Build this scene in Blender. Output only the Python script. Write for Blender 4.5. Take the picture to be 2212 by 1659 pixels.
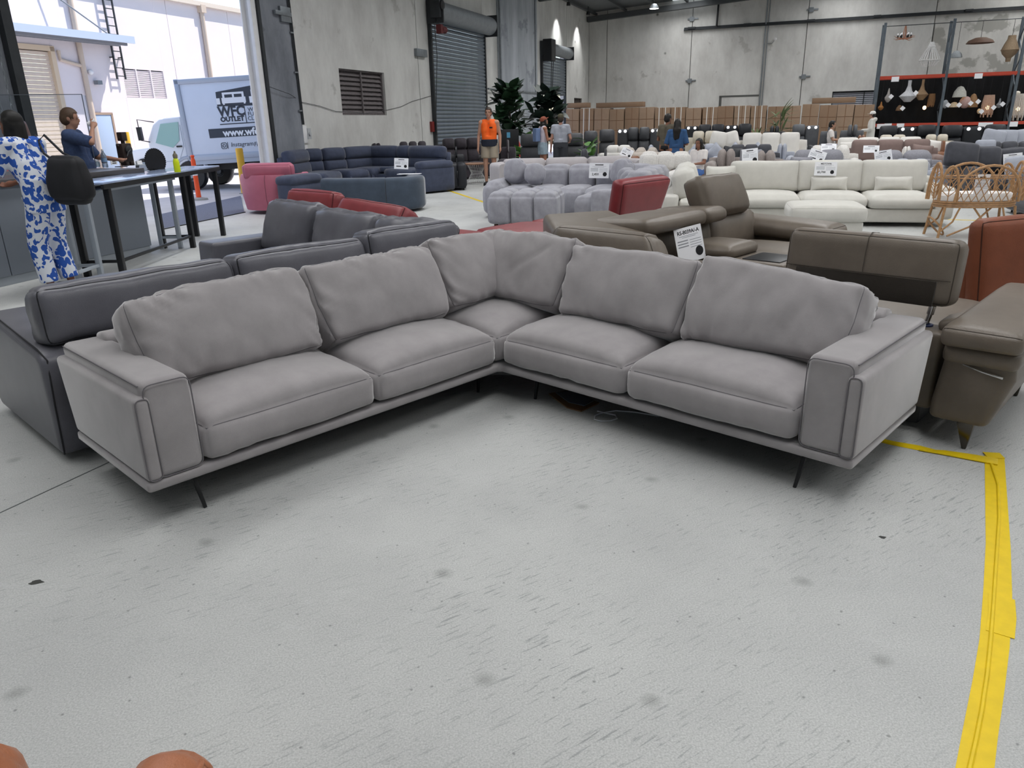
import bpy, bmesh, math, random
import numpy as np
from mathutils import Vector, Matrix, noise as mnoise

for _o in list(bpy.data.objects):
    bpy.data.objects.remove(_o)
scene = bpy.context.scene
COL = scene.collection
R = math.radians
rng = random.Random(7)

# ------------------------------------------------------------------ camera
IMG_W, IMG_H, FOC = 2212, 1659, 1600.0
CAM_H, PITCH, ROLL = 1.45, R(19.4), R(-1.32)
_f = np.array([0, math.cos(PITCH), -math.sin(PITCH)])
_r0 = np.array([1.0, 0, 0]); _u0 = np.cross(_r0, _f)
_r = math.cos(ROLL)*_r0 + math.sin(ROLL)*_u0
_u = -math.sin(ROLL)*_r0 + math.cos(ROLL)*_u0
cam_data = bpy.data.cameras.new('camera')
cam_data.sensor_fit = 'HORIZONTAL'; cam_data.sensor_width = 36.0
cam_data.lens = 36.0*FOC/IMG_W
cam_data.clip_start = 0.05; cam_data.clip_end = 500
cam = bpy.data.objects.new('camera', cam_data); COL.objects.link(cam)
m = Matrix(((_r[0], _u[0], -_f[0], 0), (_r[1], _u[1], -_f[1], 0), (_r[2], _u[2], -_f[2], CAM_H), (0, 0, 0, 1)))
cam.matrix_world = m
scene.camera = cam

# ------------------------------------------------------------------ world, sun, added roof fill, exposure
SUN_E, SKY_S, ROOF_FILL_W, EXPO = 6.0, 0.28, 1150.0, 0.0
world = bpy.data.worlds.new('world'); scene.world = world; world.use_nodes = True
nt = world.node_tree; nt.nodes.clear()
_sky = nt.nodes.new('ShaderNodeTexSky'); _sky.sky_type = 'NISHITA'; _sky.sun_disc = False
_sky.sun_elevation = R(58); _sky.sun_rotation = R(-60); _sky.air_density = 1.0; _sky.dust_density = 1.5
_bg = nt.nodes.new('ShaderNodeBackground'); _bg.inputs['Strength'].default_value = SKY_S
_wo = nt.nodes.new('ShaderNodeOutputWorld')
nt.links.new(_sky.outputs[0], _bg.inputs[0]); nt.links.new(_bg.outputs[0], _wo.inputs[0])
sun_data = bpy.data.lights.new('sun', 'SUN'); sun_data.energy = SUN_E; sun_data.angle = R(0.6)
sun_data.color = (1.0, 0.93, 0.88)
sun = bpy.data.objects.new('sun', sun_data); COL.objects.link(sun)
sun.rotation_euler = Vector((0.50*0.358+0.42*0.934, 0.50*0.934-0.42*0.358, 1.0)).to_track_quat('Z', 'Y').to_euler()   # light arrives from this direction
scene.view_settings.view_transform = 'Standard'; scene.view_settings.look = 'None'
scene.view_settings.gamma = 1.0; scene.view_settings.exposure = EXPO
scene.view_settings.use_curve_mapping = False

# building frame: left wall origin and direction, back corner
WALL_A = 69.0
WP0 = np.array([-5.75, 15.3]); WD = np.array([math.cos(R(WALL_A)), math.sin(R(WALL_A))])
WN_IN = np.array([WD[1], -WD[0]])                       # towards the inside
CORNER = WP0 + WD*28.15
def bld(s, t, z=0.0):                                    # s along left wall, t metres inside from it
    p = WP0 + WD*s + WN_IN*t
    return (float(p[0]), float(p[1]), z)
ROOF_Z0, ROOF_K = 6.62, 0.062
for _t in (5.0, 12.0, 19.0, 26.0):                       # added overhead fill lamps, paired with invented roof strips
    ld = bpy.data.lights.new('roof_fill', 'AREA'); ld.shape = 'RECTANGLE'; ld.size = 41; ld.size_y = 1.6; ld.spread = R(150)
    ld.energy = ROOF_FILL_W; ld.color = (1.0, 0.99, 0.985)
    lo = bpy.data.objects.new('roof_fill', ld); COL.objects.link(lo)
    lo.location = bld(6.8, _t, ROOF_Z0 + ROOF_K*_t - 0.06)
    lo.rotation_euler = (0, 0, R(WALL_A))

# ------------------------------------------------------------------ back-projection (measuring helpers)
def ray(x, y):
    v = _f*FOC + _r*(x - IMG_W/2) - _u*(y - IMG_H/2)
    return v/np.linalg.norm(v)
def on_z(x, y, z=0.0):
    v = ray(x, y); t = (z - CAM_H)/v[2]
    return np.array([0, 0, CAM_H]) + v*t
def on_y(x, y, Y):
    v = ray(x, y); return np.array([0, 0, CAM_H]) + v*(Y/v[1])

# ------------------------------------------------------------------ geometry helpers
class G:
    def __init__(s): s.v = []; s.f = []
    def add(s, v, f):
        b = len(s.v); s.v.extend([tuple(map(float, p)) for p in v]); s.f.extend([tuple(b+i for i in q) for q in f]); return s
    def box(s, c, d, rz=0.0, M=None):
        hx, hy, hz = d[0]/2, d[1]/2, d[2]/2
        vs = [(-hx,-hy,-hz),(hx,-hy,-hz),(hx,hy,-hz),(-hx,hy,-hz),(-hx,-hy,hz),(hx,-hy,hz),(hx,hy,hz),(-hx,hy,hz)]
        if rz: vs = [(x*math.cos(rz)-y*math.sin(rz), x*math.sin(rz)+y*math.cos(rz), z) for x,y,z in vs]
        if M: vs = [tuple(M @ Vector(p)) for p in vs]
        vs = [(p[0]+c[0], p[1]+c[1], p[2]+c[2]) for p in vs]
        return s.add(vs, [(3,2,1,0),(4,5,6,7),(0,1,5,4),(1,2,6,5),(2,3,7,6),(3,0,4,7)])
    def bx(s, x0, x1, y0, y1, z0, z1): return s.box(((x0+x1)/2,(y0+y1)/2,(z0+z1)/2), (abs(x1-x0),abs(y1-y0),abs(z1-z0)))
    def tube(s, pts, r, seg=6, closed=False, cap=True):
        P = [Vector(p) for p in pts]; n = len(P)
        rr = r if hasattr(r, '__len__') else [r]*n
        T = []
        for i in range(n):
            a = P[(i-1) % n] if (closed or i > 0) else P[i]; b = P[(i+1) % n] if (closed or i < n-1) else P[i]
            d = (b-a); T.append(d.normalized() if d.length > 1e-9 else Vector((0,0,1)))
        nrm = T[0].orthogonal().normalized(); vs = []; b0 = len(s.v)
        for i in range(n):
            nrm = (nrm - T[i]*nrm.dot(T[i]))
            nrm = nrm.normalized() if nrm.length > 1e-6 else T[i].orthogonal().normalized()
            bi = T[i].cross(nrm)
            for k in range(seg):
                a = 2*math.pi*k/seg
                vs.append(P[i] + (nrm*math.cos(a) + bi*math.sin(a))*rr[i])
        fs = []
        for i in range(n if closed else n-1):
            j = (i+1) % n
            for k in range(seg):
                l = (k+1) % seg
                fs.append((i*seg+k, i*seg+l, j*seg+l, j*seg+k))
        if cap and not closed:
            fs.append(tuple(range(seg-1, -1, -1))); fs.append(tuple((n-1)*seg+k for k in range(seg)))
        return s.add(vs, fs)
    def cyl(s, a, b, r0, r1=None, seg=16): return s.tube([a, b], [r0, r0 if r1 is None else r1], seg)
    def lathe(s, prof, seg=24, c=(0,0,0), close=True, sx=1.0, sy=1.0):
        vs = []; n = len(prof)
        for r, z in prof:
            for k in range(seg):
                a = 2*math.pi*k/seg; vs.append((c[0]+r*math.cos(a)*sx, c[1]+r*math.sin(a)*sy, c[2]+z))
        fs = []
        for i in range(n-1):
            for k in range(seg):
                l = (k+1) % seg; fs.append((i*seg+k, i*seg+l, (i+1)*seg+l, (i+1)*seg+k))
        if close:
            if prof[0][0] > 1e-4: fs.append(tuple(range(seg-1, -1, -1)))
            if prof[-1][0] > 1e-4: fs.append(tuple((n-1)*seg+k for k in range(seg)))
        return s.add(vs, fs)
    def ell(s, c, r, seg=14, rings=9):
        prof = [(max(math.sin(math.pi*i/rings), 1e-5), -math.cos(math.pi*i/rings)) for i in range(rings+1)]
        g = G().lathe(prof, seg, close=False)
        return s.add([(c[0]+x*r[0], c[1]+y*r[1], c[2]+z*r[2]) for x,y,z in g.v], g.f)
    def prism(s, poly, axis, a, b):                       # 2-D polygon extruded along an axis ('x','y','z')
        def P(u, v, w): return {'x': (w,u,v), 'y': (u,w,v), 'z': (u,v,w)}[axis]
        n = len(poly); vs = [P(u,v,a) for u,v in poly] + [P(u,v,b) for u,v in poly]
        fs = [tuple(range(n-1,-1,-1)), tuple(range(n, 2*n))] + [(i,(i+1)%n,n+(i+1)%n,n+i) for i in range(n)]
        return s.add(vs, fs)
    def move(s, t=(0,0,0), rz=0.0):
        c, q = math.cos(rz), math.sin(rz)
        s.v = [(x*c-y*q+t[0], x*q+y*c+t[1], z+t[2]) for x,y,z in s.v]; return s
    def merge(s, o): return s.add(o.v, o.f)

def to_mesh(name, g, bevel=0.0, seg=2, ang=38, smooth=True):
    me = bpy.data.meshes.new(name); me.from_pydata(g.v, [], g.f)
    bm = bmesh.new(); bm.from_mesh(me)
    bmesh.ops.recalc_face_normals(bm, faces=bm.faces)
    if bevel > 0:
        es = [e for e in bm.edges if len(e.link_faces) == 2 and e.calc_face_angle(0) > R(25)]
        bmesh.ops.bevel(bm, geom=es, offset=bevel, segments=seg, profile=0.5, affect='EDGES', clamp_overlap=True)
    bm.to_mesh(me); bm.free()
    if smooth:
        me.polygons.foreach_set('use_smooth', [True]*len(me.polygons))
        me.set_sharp_from_angle(angle=R(ang))
    me.update(); return me
def link(name, me, mat=None, parent=None, loc=(0,0,0), rot=(0,0,0)):
    o = bpy.data.objects.new(name, me); COL.objects.link(o)
    if mat is not None and me is not None and len(me.materials) == 0: me.materials.append(mat)
    o.location = loc; o.rotation_euler = rot
    if parent is not None: o.parent = parent
    return o
def obj(name, g, mat, parent=None, loc=(0,0,0), rot=(0,0,0), bevel=0.0, seg=2, ang=38, smooth=True):
    return link(name, to_mesh(name, g, bevel, seg, ang, smooth), mat, parent, loc, rot)
def tag(o, label, cat, group=None):
    o['label'] = label; o['category'] = cat
    if group: o['group'] = group
    return o
def thing(name, label, cat, loc=(0,0,0), rotz=0.0, group=None, rot=None):
    o = bpy.data.objects.new(name, None); COL.objects.link(o); o.empty_display_size = 0.1
    o.location = loc; o.rotation_euler = rot if rot else (0,0,rotz)
    return tag(o, label, cat, group)
def struct(o): o['kind'] = 'structure'; return o
def stuff(o): o['kind'] = 'stuff'; return o
def empty_struct(name, loc=(0,0,0), rotz=0.0):
    o = bpy.data.objects.new(name, None); COL.objects.link(o); o.location = loc; o.rotation_euler = (0,0,rotz); o.empty_display_size = 0.1
    return struct(o)
ORD = ['first','second','third','fourth','fifth','sixth','seventh','eighth','ninth','tenth','eleventh','twelfth','thirteenth','fourteenth','fifteenth','sixteenth','seventeenth','eighteenth','nineteenth','twentieth']

# soft upholstered block: rounded box with domes and puckers; returns mapping so that seams can follow it
def soft(w, d, h, r=0.04, dome=(0,0,0,0,0,0), wr=0.0, pk=0.0, seed=0, taper=None, pkf=70.0, ws=4.0):
    """dome = bulge on (-x,+x,-y,+y,-z,+z); wr = broad wrinkles; pk = pucker depth near edges."""
    H = np.array([w, d, h])/2; rr = min(r, H.min()*0.98); off = seed*7.31
    def M(P):
        P = np.asarray(P, float).copy()
        I = np.clip(P, -(H-rr), H-rr); D = P - I; L = np.linalg.norm(D, axis=1)
        # cube-surface to rounded
        msk = L > 1e-9
        D[msk] = D[msk]/L[msk][:, None]*rr
        Q = I + D
        U = np.clip(P/H, -1, 1)
        fall = lambda a, b: np.sqrt(np.clip(1-np.abs(a)**2.4, 0, 1))*np.sqrt(np.clip(1-np.abs(b)**2.4, 0, 1))
        for ax, (lo, hi) in enumerate(((dome[0],dome[1]),(dome[2],dome[3]),(dome[4],dome[5]))):
            a, b = [k for k in range(3) if k != ax]; ff = fall(U[:,a], U[:,b])
            if lo: Q[:,ax] -= lo*ff*np.clip(-U[:,ax], 0, 1)
            if hi: Q[:,ax] += hi*ff*np.clip(U[:,ax], 0, 1)
        N = P - np.clip(P, -(H-rr*1.02), H-rr*1.02); nl = np.linalg.norm(N, axis=1); nl[nl < 1e-9] = 1; N = N/nl[:,None]
        if wr:
            nz = np.array([mnoise.noise(Vector((p[0]*ws+off, p[1]*ws+off*.7, p[2]*ws))) + .5*mnoise.noise(Vector((p[0]*ws*2.3-off, p[1]*ws*2.1, p[2]*ws*2+off))) for p in P])
            Q += N*(nz*wr)[:,None]
        if pk:
            S = np.sort(H - np.abs(P), axis=1)                # distances to the faces; S[:,0] ~ 0
            edge = S[:,1]                                    # distance to the nearest edge
            t = (P[:,0]+P[:,1]*0.9+P[:,2]*0.8)
            md = np.array([mnoise.noise(Vector((p[0]*5+off, p[1]*5, p[2]*5))) for p in P])
            Q += N*(pk*np.exp(-edge/0.07)*np.clip(edge/0.012,0,1)*np.sin(t*pkf + md*6)*np.clip(md+0.35,0,1))[:,None]
        if taper is not None: Q = taper(Q, U)
        return Q
    return M, H
def spaced(n, half):
    t = np.linspace(0, 1, n+1)
    return half*np.sin((t-0.5)*math.pi*0.96)/math.sin(0.48*math.pi)
def soft_mesh(g, w, d, h, n=(14,12,6), c=(0,0,0), **k):
    M, H = soft(w, d, h, **k); key = {}; V = []; F = []
    xs = [spaced(n[i], H[i]) for i in range(3)]
    def vid(p):
        q = (round(p[0],5), round(p[1],5), round(p[2],5))
        if q not in key: key[q] = len(V); V.append(p)
        return key[q]
    for ax in range(3):
        a, b = [q for q in range(3) if q != ax]
        for sg in (-1, 1):
            for i in range(n[a]):
                for j in range(n[b]):
                    q = []
                    for (ii, jj) in ((i,j),(i+1,j),(i+1,j+1),(i,j+1)):
                        p = [0,0,0]; p[ax] = sg*H[ax]; p[a] = xs[a][ii]; p[b] = xs[b][jj]; q.append(vid(p))
                    F.append(tuple(q))
    Q = M(np.array(V)) + np.array(c)
    g.add(Q, F); return M, H
def seam(M, H, ax, sg, n=16, r=0.0035, lift=0.0, c=(0,0,0), inset=0.0):
    """piping loop round the face (ax, sg) of a soft block"""
    a, b = [q for q in range(3) if q != ax]; P = []
    def add(ua, ub):
        p = [0,0,0]; p[ax] = sg*H[ax]; p[a] = ua*H[a]; p[b] = ub*H[b]; P.append(p)
    ts = np.linspace(-1, 1, n+1)[:-1]
    for t in ts: add(t, -1)
    for t in ts: add(1, t)
    for t in ts: add(-t, 1)
    for t in ts: add(-1, -t)
    Q = M(np.array(P)) + np.array(c)
    return G().tube([tuple(q) for q in Q], r, 5, closed=True)
def cushion(name, parent, mat, w, d, h, loc=(0,0,0), rot=(0,0,0), n=(12,10,5), piping=None, pmat=None, pr=0.0035, **k):
    """one soft cushion part; piping = list of (axis, sign) faces whose outline carries a seam cord"""
    g = G(); M, H = soft_mesh(g, w, d, h, n, **k)
    o = obj(name, g, mat, parent, loc, rot, ang=75)
    if piping:
        gg = G()
        for ax, sg in piping: gg.merge(seam(M, H, ax, sg, r=pr))
        obj('piping', gg, pmat or mat, o, ang=80)
    return o
def text(body, size, mat, parent, loc=(0,0,0), rot=(0,0,0), ext=0.0006, align='CENTER', name='lettering', sx=1.0, bold=0.0, shear=0.0):
    cu = bpy.data.curves.new('t', 'FONT'); cu.body = body; cu.size = size; cu.extrude = ext; cu.align_x = align; cu.align_y = 'CENTER'
    cu.offset = bold; cu.shear = shear; cu.resolution_u = 2
    t = bpy.data.objects.new('t', cu); COL.objects.link(t)
    bpy.context.view_layer.update()
    me = bpy.data.meshes.new_from_object(t.evaluated_get(bpy.context.evaluated_depsgraph_get()))
    bpy.data.objects.remove(t); bpy.data.curves.remove(cu)
    for v in me.vertices: v.co.x *= sx
    me.materials.clear()
    return link(name, me, mat, parent, loc, rot)
def copy_tree(o, parent=None):
    c = o.copy(); COL.objects.link(c)
    if parent is not None: c.parent = parent
    for ch in [q for q in o.children]: copy_tree(ch, c)
    return c

# ------------------------------------------------------------------ materials
def srgb(c):
    if isinstance(c, str): c = [int(c[i:i+2], 16)/255 for i in (1,3,5)]
    return tuple(x/12.92 if x <= 0.04045 else ((x+0.055)/1.055)**2.4 for x in c)
MATS = {}
def mat(name, col, rough=0.6, metal=0.0, var=0.0, vscale=6.0, bump=0.0, bscale=120.0, sheen=0.0, spec=0.5, emit=0.0, alpha=1.0, trans=0.0, coat=0.0, dark=None, detail=4.0, ior=1.45):
    if name in MATS: return MATS[name]
    m = bpy.data.materials.new(name); m.use_nodes = True; nt = m.node_tree; b = nt.nodes['Principled BSDF']
    c = srgb(col); b.inputs['Base Color'].default_value = (*c, 1); b.inputs['Roughness'].default_value = rough
    b.inputs['Metallic'].default_value = metal; b.inputs['Specular IOR Level'].default_value = spec
    b.inputs['IOR'].default_value = ior
    if sheen: b.inputs['Sheen Weight'].default_value = sheen; b.inputs['Sheen Roughness'].default_value = 0.35
    if coat: b.inputs['Coat Weight'].default_value = coat; b.inputs['Coat Roughness'].default_value = 0.15
    if trans: b.inputs['Transmission Weight'].default_value = trans
    if alpha < 1: b.inputs['Alpha'].default_value = alpha
    if emit: b.inputs['Emission Color'].default_value = (*c, 1); b.inputs['Emission Strength'].default_value = emit
    tc = nt.nodes.new('ShaderNodeTexCoord')
    if var:
        n = nt.nodes.new('ShaderNodeTexNoise'); n.inputs['Scale'].default_value = vscale; n.inputs['Detail'].default_value = detail; n.inputs['Roughness'].default_value = 0.6
        nt.links.new(tc.outputs['Object'], n.inputs['Vector'])
        rp = nt.nodes.new('ShaderNodeValToRGB'); rp.color_ramp.elements[0].position = 0.3; rp.color_ramp.elements[1].position = 0.7
        c0 = srgb(dark) if dark else tuple(x*(1-var) for x in c); c1 = c if dark else tuple(min(1, x*(1+var)) for x in c)
        rp.color_ramp.elements[0].color = (*c0, 1); rp.color_ramp.elements[1].color = (*c1, 1)
        nt.links.new(n.outputs['Fac'], rp.inputs['Fac']); nt.links.new(rp.outputs['Color'], b.inputs['Base Color'])
    if bump:
        n2 = nt.nodes.new('ShaderNodeTexNoise'); n2.inputs['Scale'].default_value = bscale; n2.inputs['Detail'].default_value = 3
        nt.links.new(tc.outputs['Object'], n2.inputs['Vector'])
        bp = nt.nodes.new('ShaderNodeBump'); bp.inputs['Strength'].default_value = bump; bp.inputs['Distance'].default_value = 0.004
        nt.links.new(n2.outputs['Fac'], bp.inputs['Height']); nt.links.new(bp.outputs['Normal'], b.inputs['Normal'])
    MATS[name] = m; return m
def leather(name, col, rough=0.42, var=0.12): return mat(name, col, rough, var=var, vscale=7, bump=0.25, bscale=260, spec=0.45)
def fabric(name, col, var=0.10, sheen=0.25, bump=0.35, bscale=300, vscale=9): return mat(name, col, 0.9, var=var, vscale=vscale, bump=bump, bscale=bscale, sheen=sheen, spec=0.2)
def boucle(name, col): return mat(name, col, 0.95, var=0.12, vscale=45, bump=0.9, bscale=110, sheen=0.3, spec=0.15)
M_BLACK = mat('black_metal', '#17181b', 0.45, var=0.1)
M_CHROME = mat('chrome', '#c8c8c8', 0.15, 1.0)
M_GUN = mat('gunmetal', '#5a5650', 0.22, 1.0)
M_WHITE = mat('white_paint', '#e9e9ea', 0.5, var=0.04)
M_PAPER = mat('white_card', '#f3f4f8', 0.7)
M_INK = mat('black_ink', '#15151a', 0.7)
M_GREYINK = mat('grey_ink', '#8d9097', 0.7)
M_STEEL = mat('galvanised_steel', '#8b9196', 0.45, 0.6, var=0.15)
M_DARKSTEEL = mat('dark_steel', '#3c3f42', 0.5, 0.4, var=0.1)
M_PLASTIC = mat('black_plastic', '#121317', 0.4)
# ================================================================== the setting
def concrete_wall(name, c0, c1, patch=0.0, pc='#8b8b84', streak=1.0):
    m = bpy.data.materials.new(name); m.use_nodes = True; nt = m.node_tree; b = nt.nodes['Principled BSDF']
    b.inputs['Roughness'].default_value = 0.9; b.inputs['Specular IOR Level'].default_value = 0.2
    tc = nt.nodes.new('ShaderNodeTexCoord')
    mp = nt.nodes.new('ShaderNodeMapping'); mp.inputs['Scale'].default_value = (1, 1, 0.45*streak); nt.links.new(tc.outputs['Object'], mp.inputs[0])
    n = nt.nodes.new('ShaderNodeTexNoise'); n.inputs['Scale'].default_value = 1.1; n.inputs['Detail'].default_value = 9; n.inputs['Roughness'].default_value = 0.68
    nt.links.new(mp.outputs[0], n.inputs['Vector'])
    rp = nt.nodes.new('ShaderNodeValToRGB'); rp.color_ramp.elements[0].position = 0.33; rp.color_ramp.elements[1].position = 0.62
    rp.color_ramp.elements[0].color = (*srgb(c0),1); rp.color_ramp.elements[1].color = (*srgb(c1),1)
    nt.links.new(n.outputs['Fac'], rp.inputs['Fac']); out = rp.outputs['Color']
    # small pits and bolt plugs
    v = nt.nodes.new('ShaderNodeTexVoronoi'); v.inputs['Scale'].default_value = 0.62; nt.links.new(tc.outputs['Object'], v.inputs['Vector'])
    r2 = nt.nodes.new('ShaderNodeValToRGB'); r2.color_ramp.elements[0].position = 0.03; r2.color_ramp.elements[1].position = 0.06
    r2.color_ramp.elements[0].color = (1,1,1,1); r2.color_ramp.elements[1].color = (0,0,0,1); nt.links.new(v.outputs['Distance'], r2.inputs['Fac'])
    mx = nt.nodes.new('ShaderNodeMix'); mx.data_type = 'RGBA'; nt.links.new(r2.outputs['Color'], mx.inputs[0]); nt.links.new(out, mx.inputs[6]); mx.inputs[7].default_value = (*srgb('#70706b'),1); out = mx.outputs[2]
    # weathered patches
    n3 = nt.nodes.new('ShaderNodeTexNoise'); n3.inputs['Scale'].default_value = 0.75; n3.inputs['Detail'].default_value = 7; n3.inputs['Roughness'].default_value = 0.6
    nt.links.new(tc.outputs['Object'], n3.inputs['Vector'])
    r3 = nt.nodes.new('ShaderNodeValToRGB'); r3.color_ramp.elements[0].position = 0.62-patch; r3.color_ramp.elements[1].position = 0.655-patch
    r3.color_ramp.elements[0].color = (0,0,0,1); r3.color_ramp.elements[1].color = (0.75,0.75,0.75,1); nt.links.new(n3.outputs['Fac'], r3.inputs['Fac'])
    mx2 = nt.nodes.new('ShaderNodeMix'); mx2.data_type = 'RGBA'; nt.links.new(r3.outputs['Color'], mx2.inputs[0]); nt.links.new(out, mx2.inputs[6]); mx2.inputs[7].default_value = (*srgb(pc),1)
    nt.links.new(mx2.outputs[2], b.inputs['Base Color'])
    bp = nt.nodes.new('ShaderNodeBump'); bp.inputs['Strength'].default_value = 0.25; bp.inputs['Distance'].default_value = 0.01
    nt.links.new(n.outputs['Fac'], bp.inputs['Height']); nt.links.new(bp.outputs['Normal'], b.inputs['Normal'])
    return m
M_CONC = concrete_wall('painted_concrete', '#c3c2bf', '#dcdcd9', 0.0, '#b3b2ae')
M_CONC_PATCH = concrete_wall('patchy_concrete', '#c0bfbb', '#d8d7d2', 0.085, '#989790')
M_CONC_RAW = concrete_wall('raw_concrete', '#8f949b', '#b8bdc3', 0.02, '#868b92', 0.4)
M_CONC_COL = concrete_wall('grey_column_concrete', '#6f737b', '#8f939b', 0.03, '#646870')
M_JOINT = mat('joint_sealant', '#5d5e5c', 0.9)

def floor_material():
    m = bpy.data.materials.new('broom_finished_concrete'); m.use_nodes = True; nt = m.node_tree; b = nt.nodes['Principled BSDF']
    N, Lk = nt.nodes, nt.links
    b.inputs['Specular IOR Level'].default_value = 0.35
    tc = N.new('ShaderNodeTexCoord')
    def noise(scale, det, rgh, vec, dist=0.0):
        n = N.new('ShaderNodeTexNoise'); n.inputs['Scale'].default_value = scale; n.inputs['Detail'].default_value = det; n.inputs['Roughness'].default_value = rgh; n.inputs['Distortion'].default_value = dist
        Lk.new(vec, n.inputs['Vector']); return n.outputs['Fac']
    def ramp(v, p0, p1, c0, c1):
        r = N.new('ShaderNodeValToRGB'); r.color_ramp.elements[0].position = p0; r.color_ramp.elements[1].position = p1
        r.color_ramp.elements[0].color = (*c0,1); r.color_ramp.elements[1].color = (*c1,1); Lk.new(v, r.inputs['Fac']); return r.outputs['Color']
    def mix(f, a, bcol, mode='MIX'):
        x = N.new('ShaderNodeMix'); x.data_type = 'RGBA'; x.blend_type = mode
        if isinstance(f, float): x.inputs[0].default_value = f
        else: Lk.new(f, x.inputs[0])
        Lk.new(a, x.inputs[6])
        if isinstance(bcol, tuple): x.inputs[7].default_value = (*bcol,1)
        else: Lk.new(bcol, x.inputs[7])
        return x.outputs[2]
    P = tc.outputs['Object']
    base = ramp(noise(0.8, 8, 0.6, P), 0.3, 0.7, srgb('#a8a9a8'), srgb('#bcbdbb'))
    fine = noise(190, 4, 0.75, P)
    base = mix(0.55, base, ramp(fine, 0.36, 0.64, (0.33,0.335,0.335), (0.70,0.705,0.70)), 'OVERLAY')
    # broom strokes: noise stretched along one direction
    mr = N.new('ShaderNodeMapping'); mr.inputs['Rotation'].default_value = (0,0,R(-33)); Lk.new(P, mr.inputs[0]); mp = N.new('ShaderNodeMapping'); mp.inputs['Scale'].default_value = (11, 95, 1); Lk.new(mr.outputs[0], mp.inputs[0])
    st = noise(1.0, 5, 0.62, mp.outputs[0], 0.3)
    region = ramp(noise(0.9, 3, 0.5, P), 0.36, 0.6, (0,0,0), (1,1,1))
    strok = ramp(st, 0.36, 0.43, (0.7,0.7,0.7), (0,0,0))
    sm = N.new('ShaderNodeMath'); sm.operation = 'MULTIPLY'; Lk.new(strok, sm.inputs[0]); Lk.new(region, sm.inputs[1])
    base = mix(sm.outputs[0], base, srgb('#7d8080'))
    # soft stains
    v = N.new('ShaderNodeTexVoronoi'); v.voronoi_dimensions = '2D'; v.inputs['Scale'].default_value = 1.55; v.inputs['Randomness'].default_value = 1.0
    wob = N.new('ShaderNodeMapping'); Lk.new(P, wob.inputs[0]); nv = N.new('ShaderNodeTexNoise'); nv.inputs['Scale'].default_value = 6; Lk.new(P, nv.inputs['Vector'])
    av = N.new('ShaderNodeMixRGB'); av.inputs[0].default_value = 0.06; Lk.new(P, av.inputs[1]); Lk.new(nv.outputs['Color'], av.inputs[2]); Lk.new(av.outputs[0], v.inputs['Vector'])
    sp = ramp(v.outputs['Distance'], 0.012, 0.055, (0.42,0.42,0.42), (0,0,0))
    base = mix(sp, base, srgb('#6e706c'))
    # dark flecks
    v2 = N.new('ShaderNodeTexVoronoi'); v2.voronoi_dimensions = '2D'; v2.inputs['Scale'].default_value = 5.0; Lk.new(av.outputs[0], v2.inputs['Vector'])
    base = mix(ramp(v2.outputs['Distance'], 0.008, 0.026, (0.55,0.55,0.55), (0,0,0)), base, srgb('#4c4e4d'))
    # pale worn smears
    mp2 = N.new('ShaderNodeMapping'); mp2.inputs['Rotation'].default_value = (0,0,R(40)); mp2.inputs['Scale'].default_value = (1.6, 5, 1); Lk.new(P, mp2.inputs[0])
    base = mix(ramp(noise(1.6, 7, 0.7, mp2.outputs[0], 0.8), 0.60, 0.74, (0,0,0), (0.25,0.25,0.25)), base, srgb('#c9cccc'))
    Lk.new(base, b.inputs['Base Color'])
    Lk.new(ramp(noise(3, 4, 0.6, P), 0.3, 0.7, (0.5,0.5,0.5), (0.75,0.75,0.75)), b.inputs['Roughness'])
    bp = N.new('ShaderNodeBump'); bp.inputs['Strength'].default_value = 0.25; bp.inputs['Distance'].default_value = 0.004; Lk.new(st, bp.inputs['Height']); Lk.new(bp.outputs['Normal'], b.inputs['Normal'])
    return m
def quad_floor(s0, s1, t0, t1, z0, z1):
    g = G(); P = [bld(s0,t0), bld(s1,t0), bld(s1,t1), bld(s0,t1)]
    return g.prism([(p[0], p[1]) for p in P], 'z', z0, z1)
struct(obj('floor', quad_floor(-22, 28.15, -0.1, 31, -0.2, 0.0), floor_material()))
gj = G()
def strip(p, q, w, z0, z1, g=None):
    g = g or G(); p = Vector((p[0],p[1],0)); q = Vector((q[0],q[1],0)); d = (q-p).normalized(); n = Vector((-d.y, d.x, 0))*w/2
    g.prism([tuple((p-n)[:2]), tuple((q-n)[:2]), tuple((q+n)[:2]), tuple((p+n)[:2])], 'z', z0, z1); return g
def ext(a, b, k0, k1): a = np.array(a[:2]); b = np.array(b[:2]); d = b-a; return a-d*k0, b+d*k1
j0, j1 = on_z(0, 1108), on_z(140, 1043)
a, b_ = ext(j0, j1, 3, 14); strip(a, b_, 0.007, 0.0, 0.0012, gj)
j0, j1 = on_z(2075, 596), on_z(2150, 598)
a, b_ = ext(j0, j1, 8, 4); strip(a, b_, 0.012, 0.0, 0.0012, gj)
struct(obj('trim_1', gj, mat('floor_joint', '#5c5f60', 0.9)))

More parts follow.
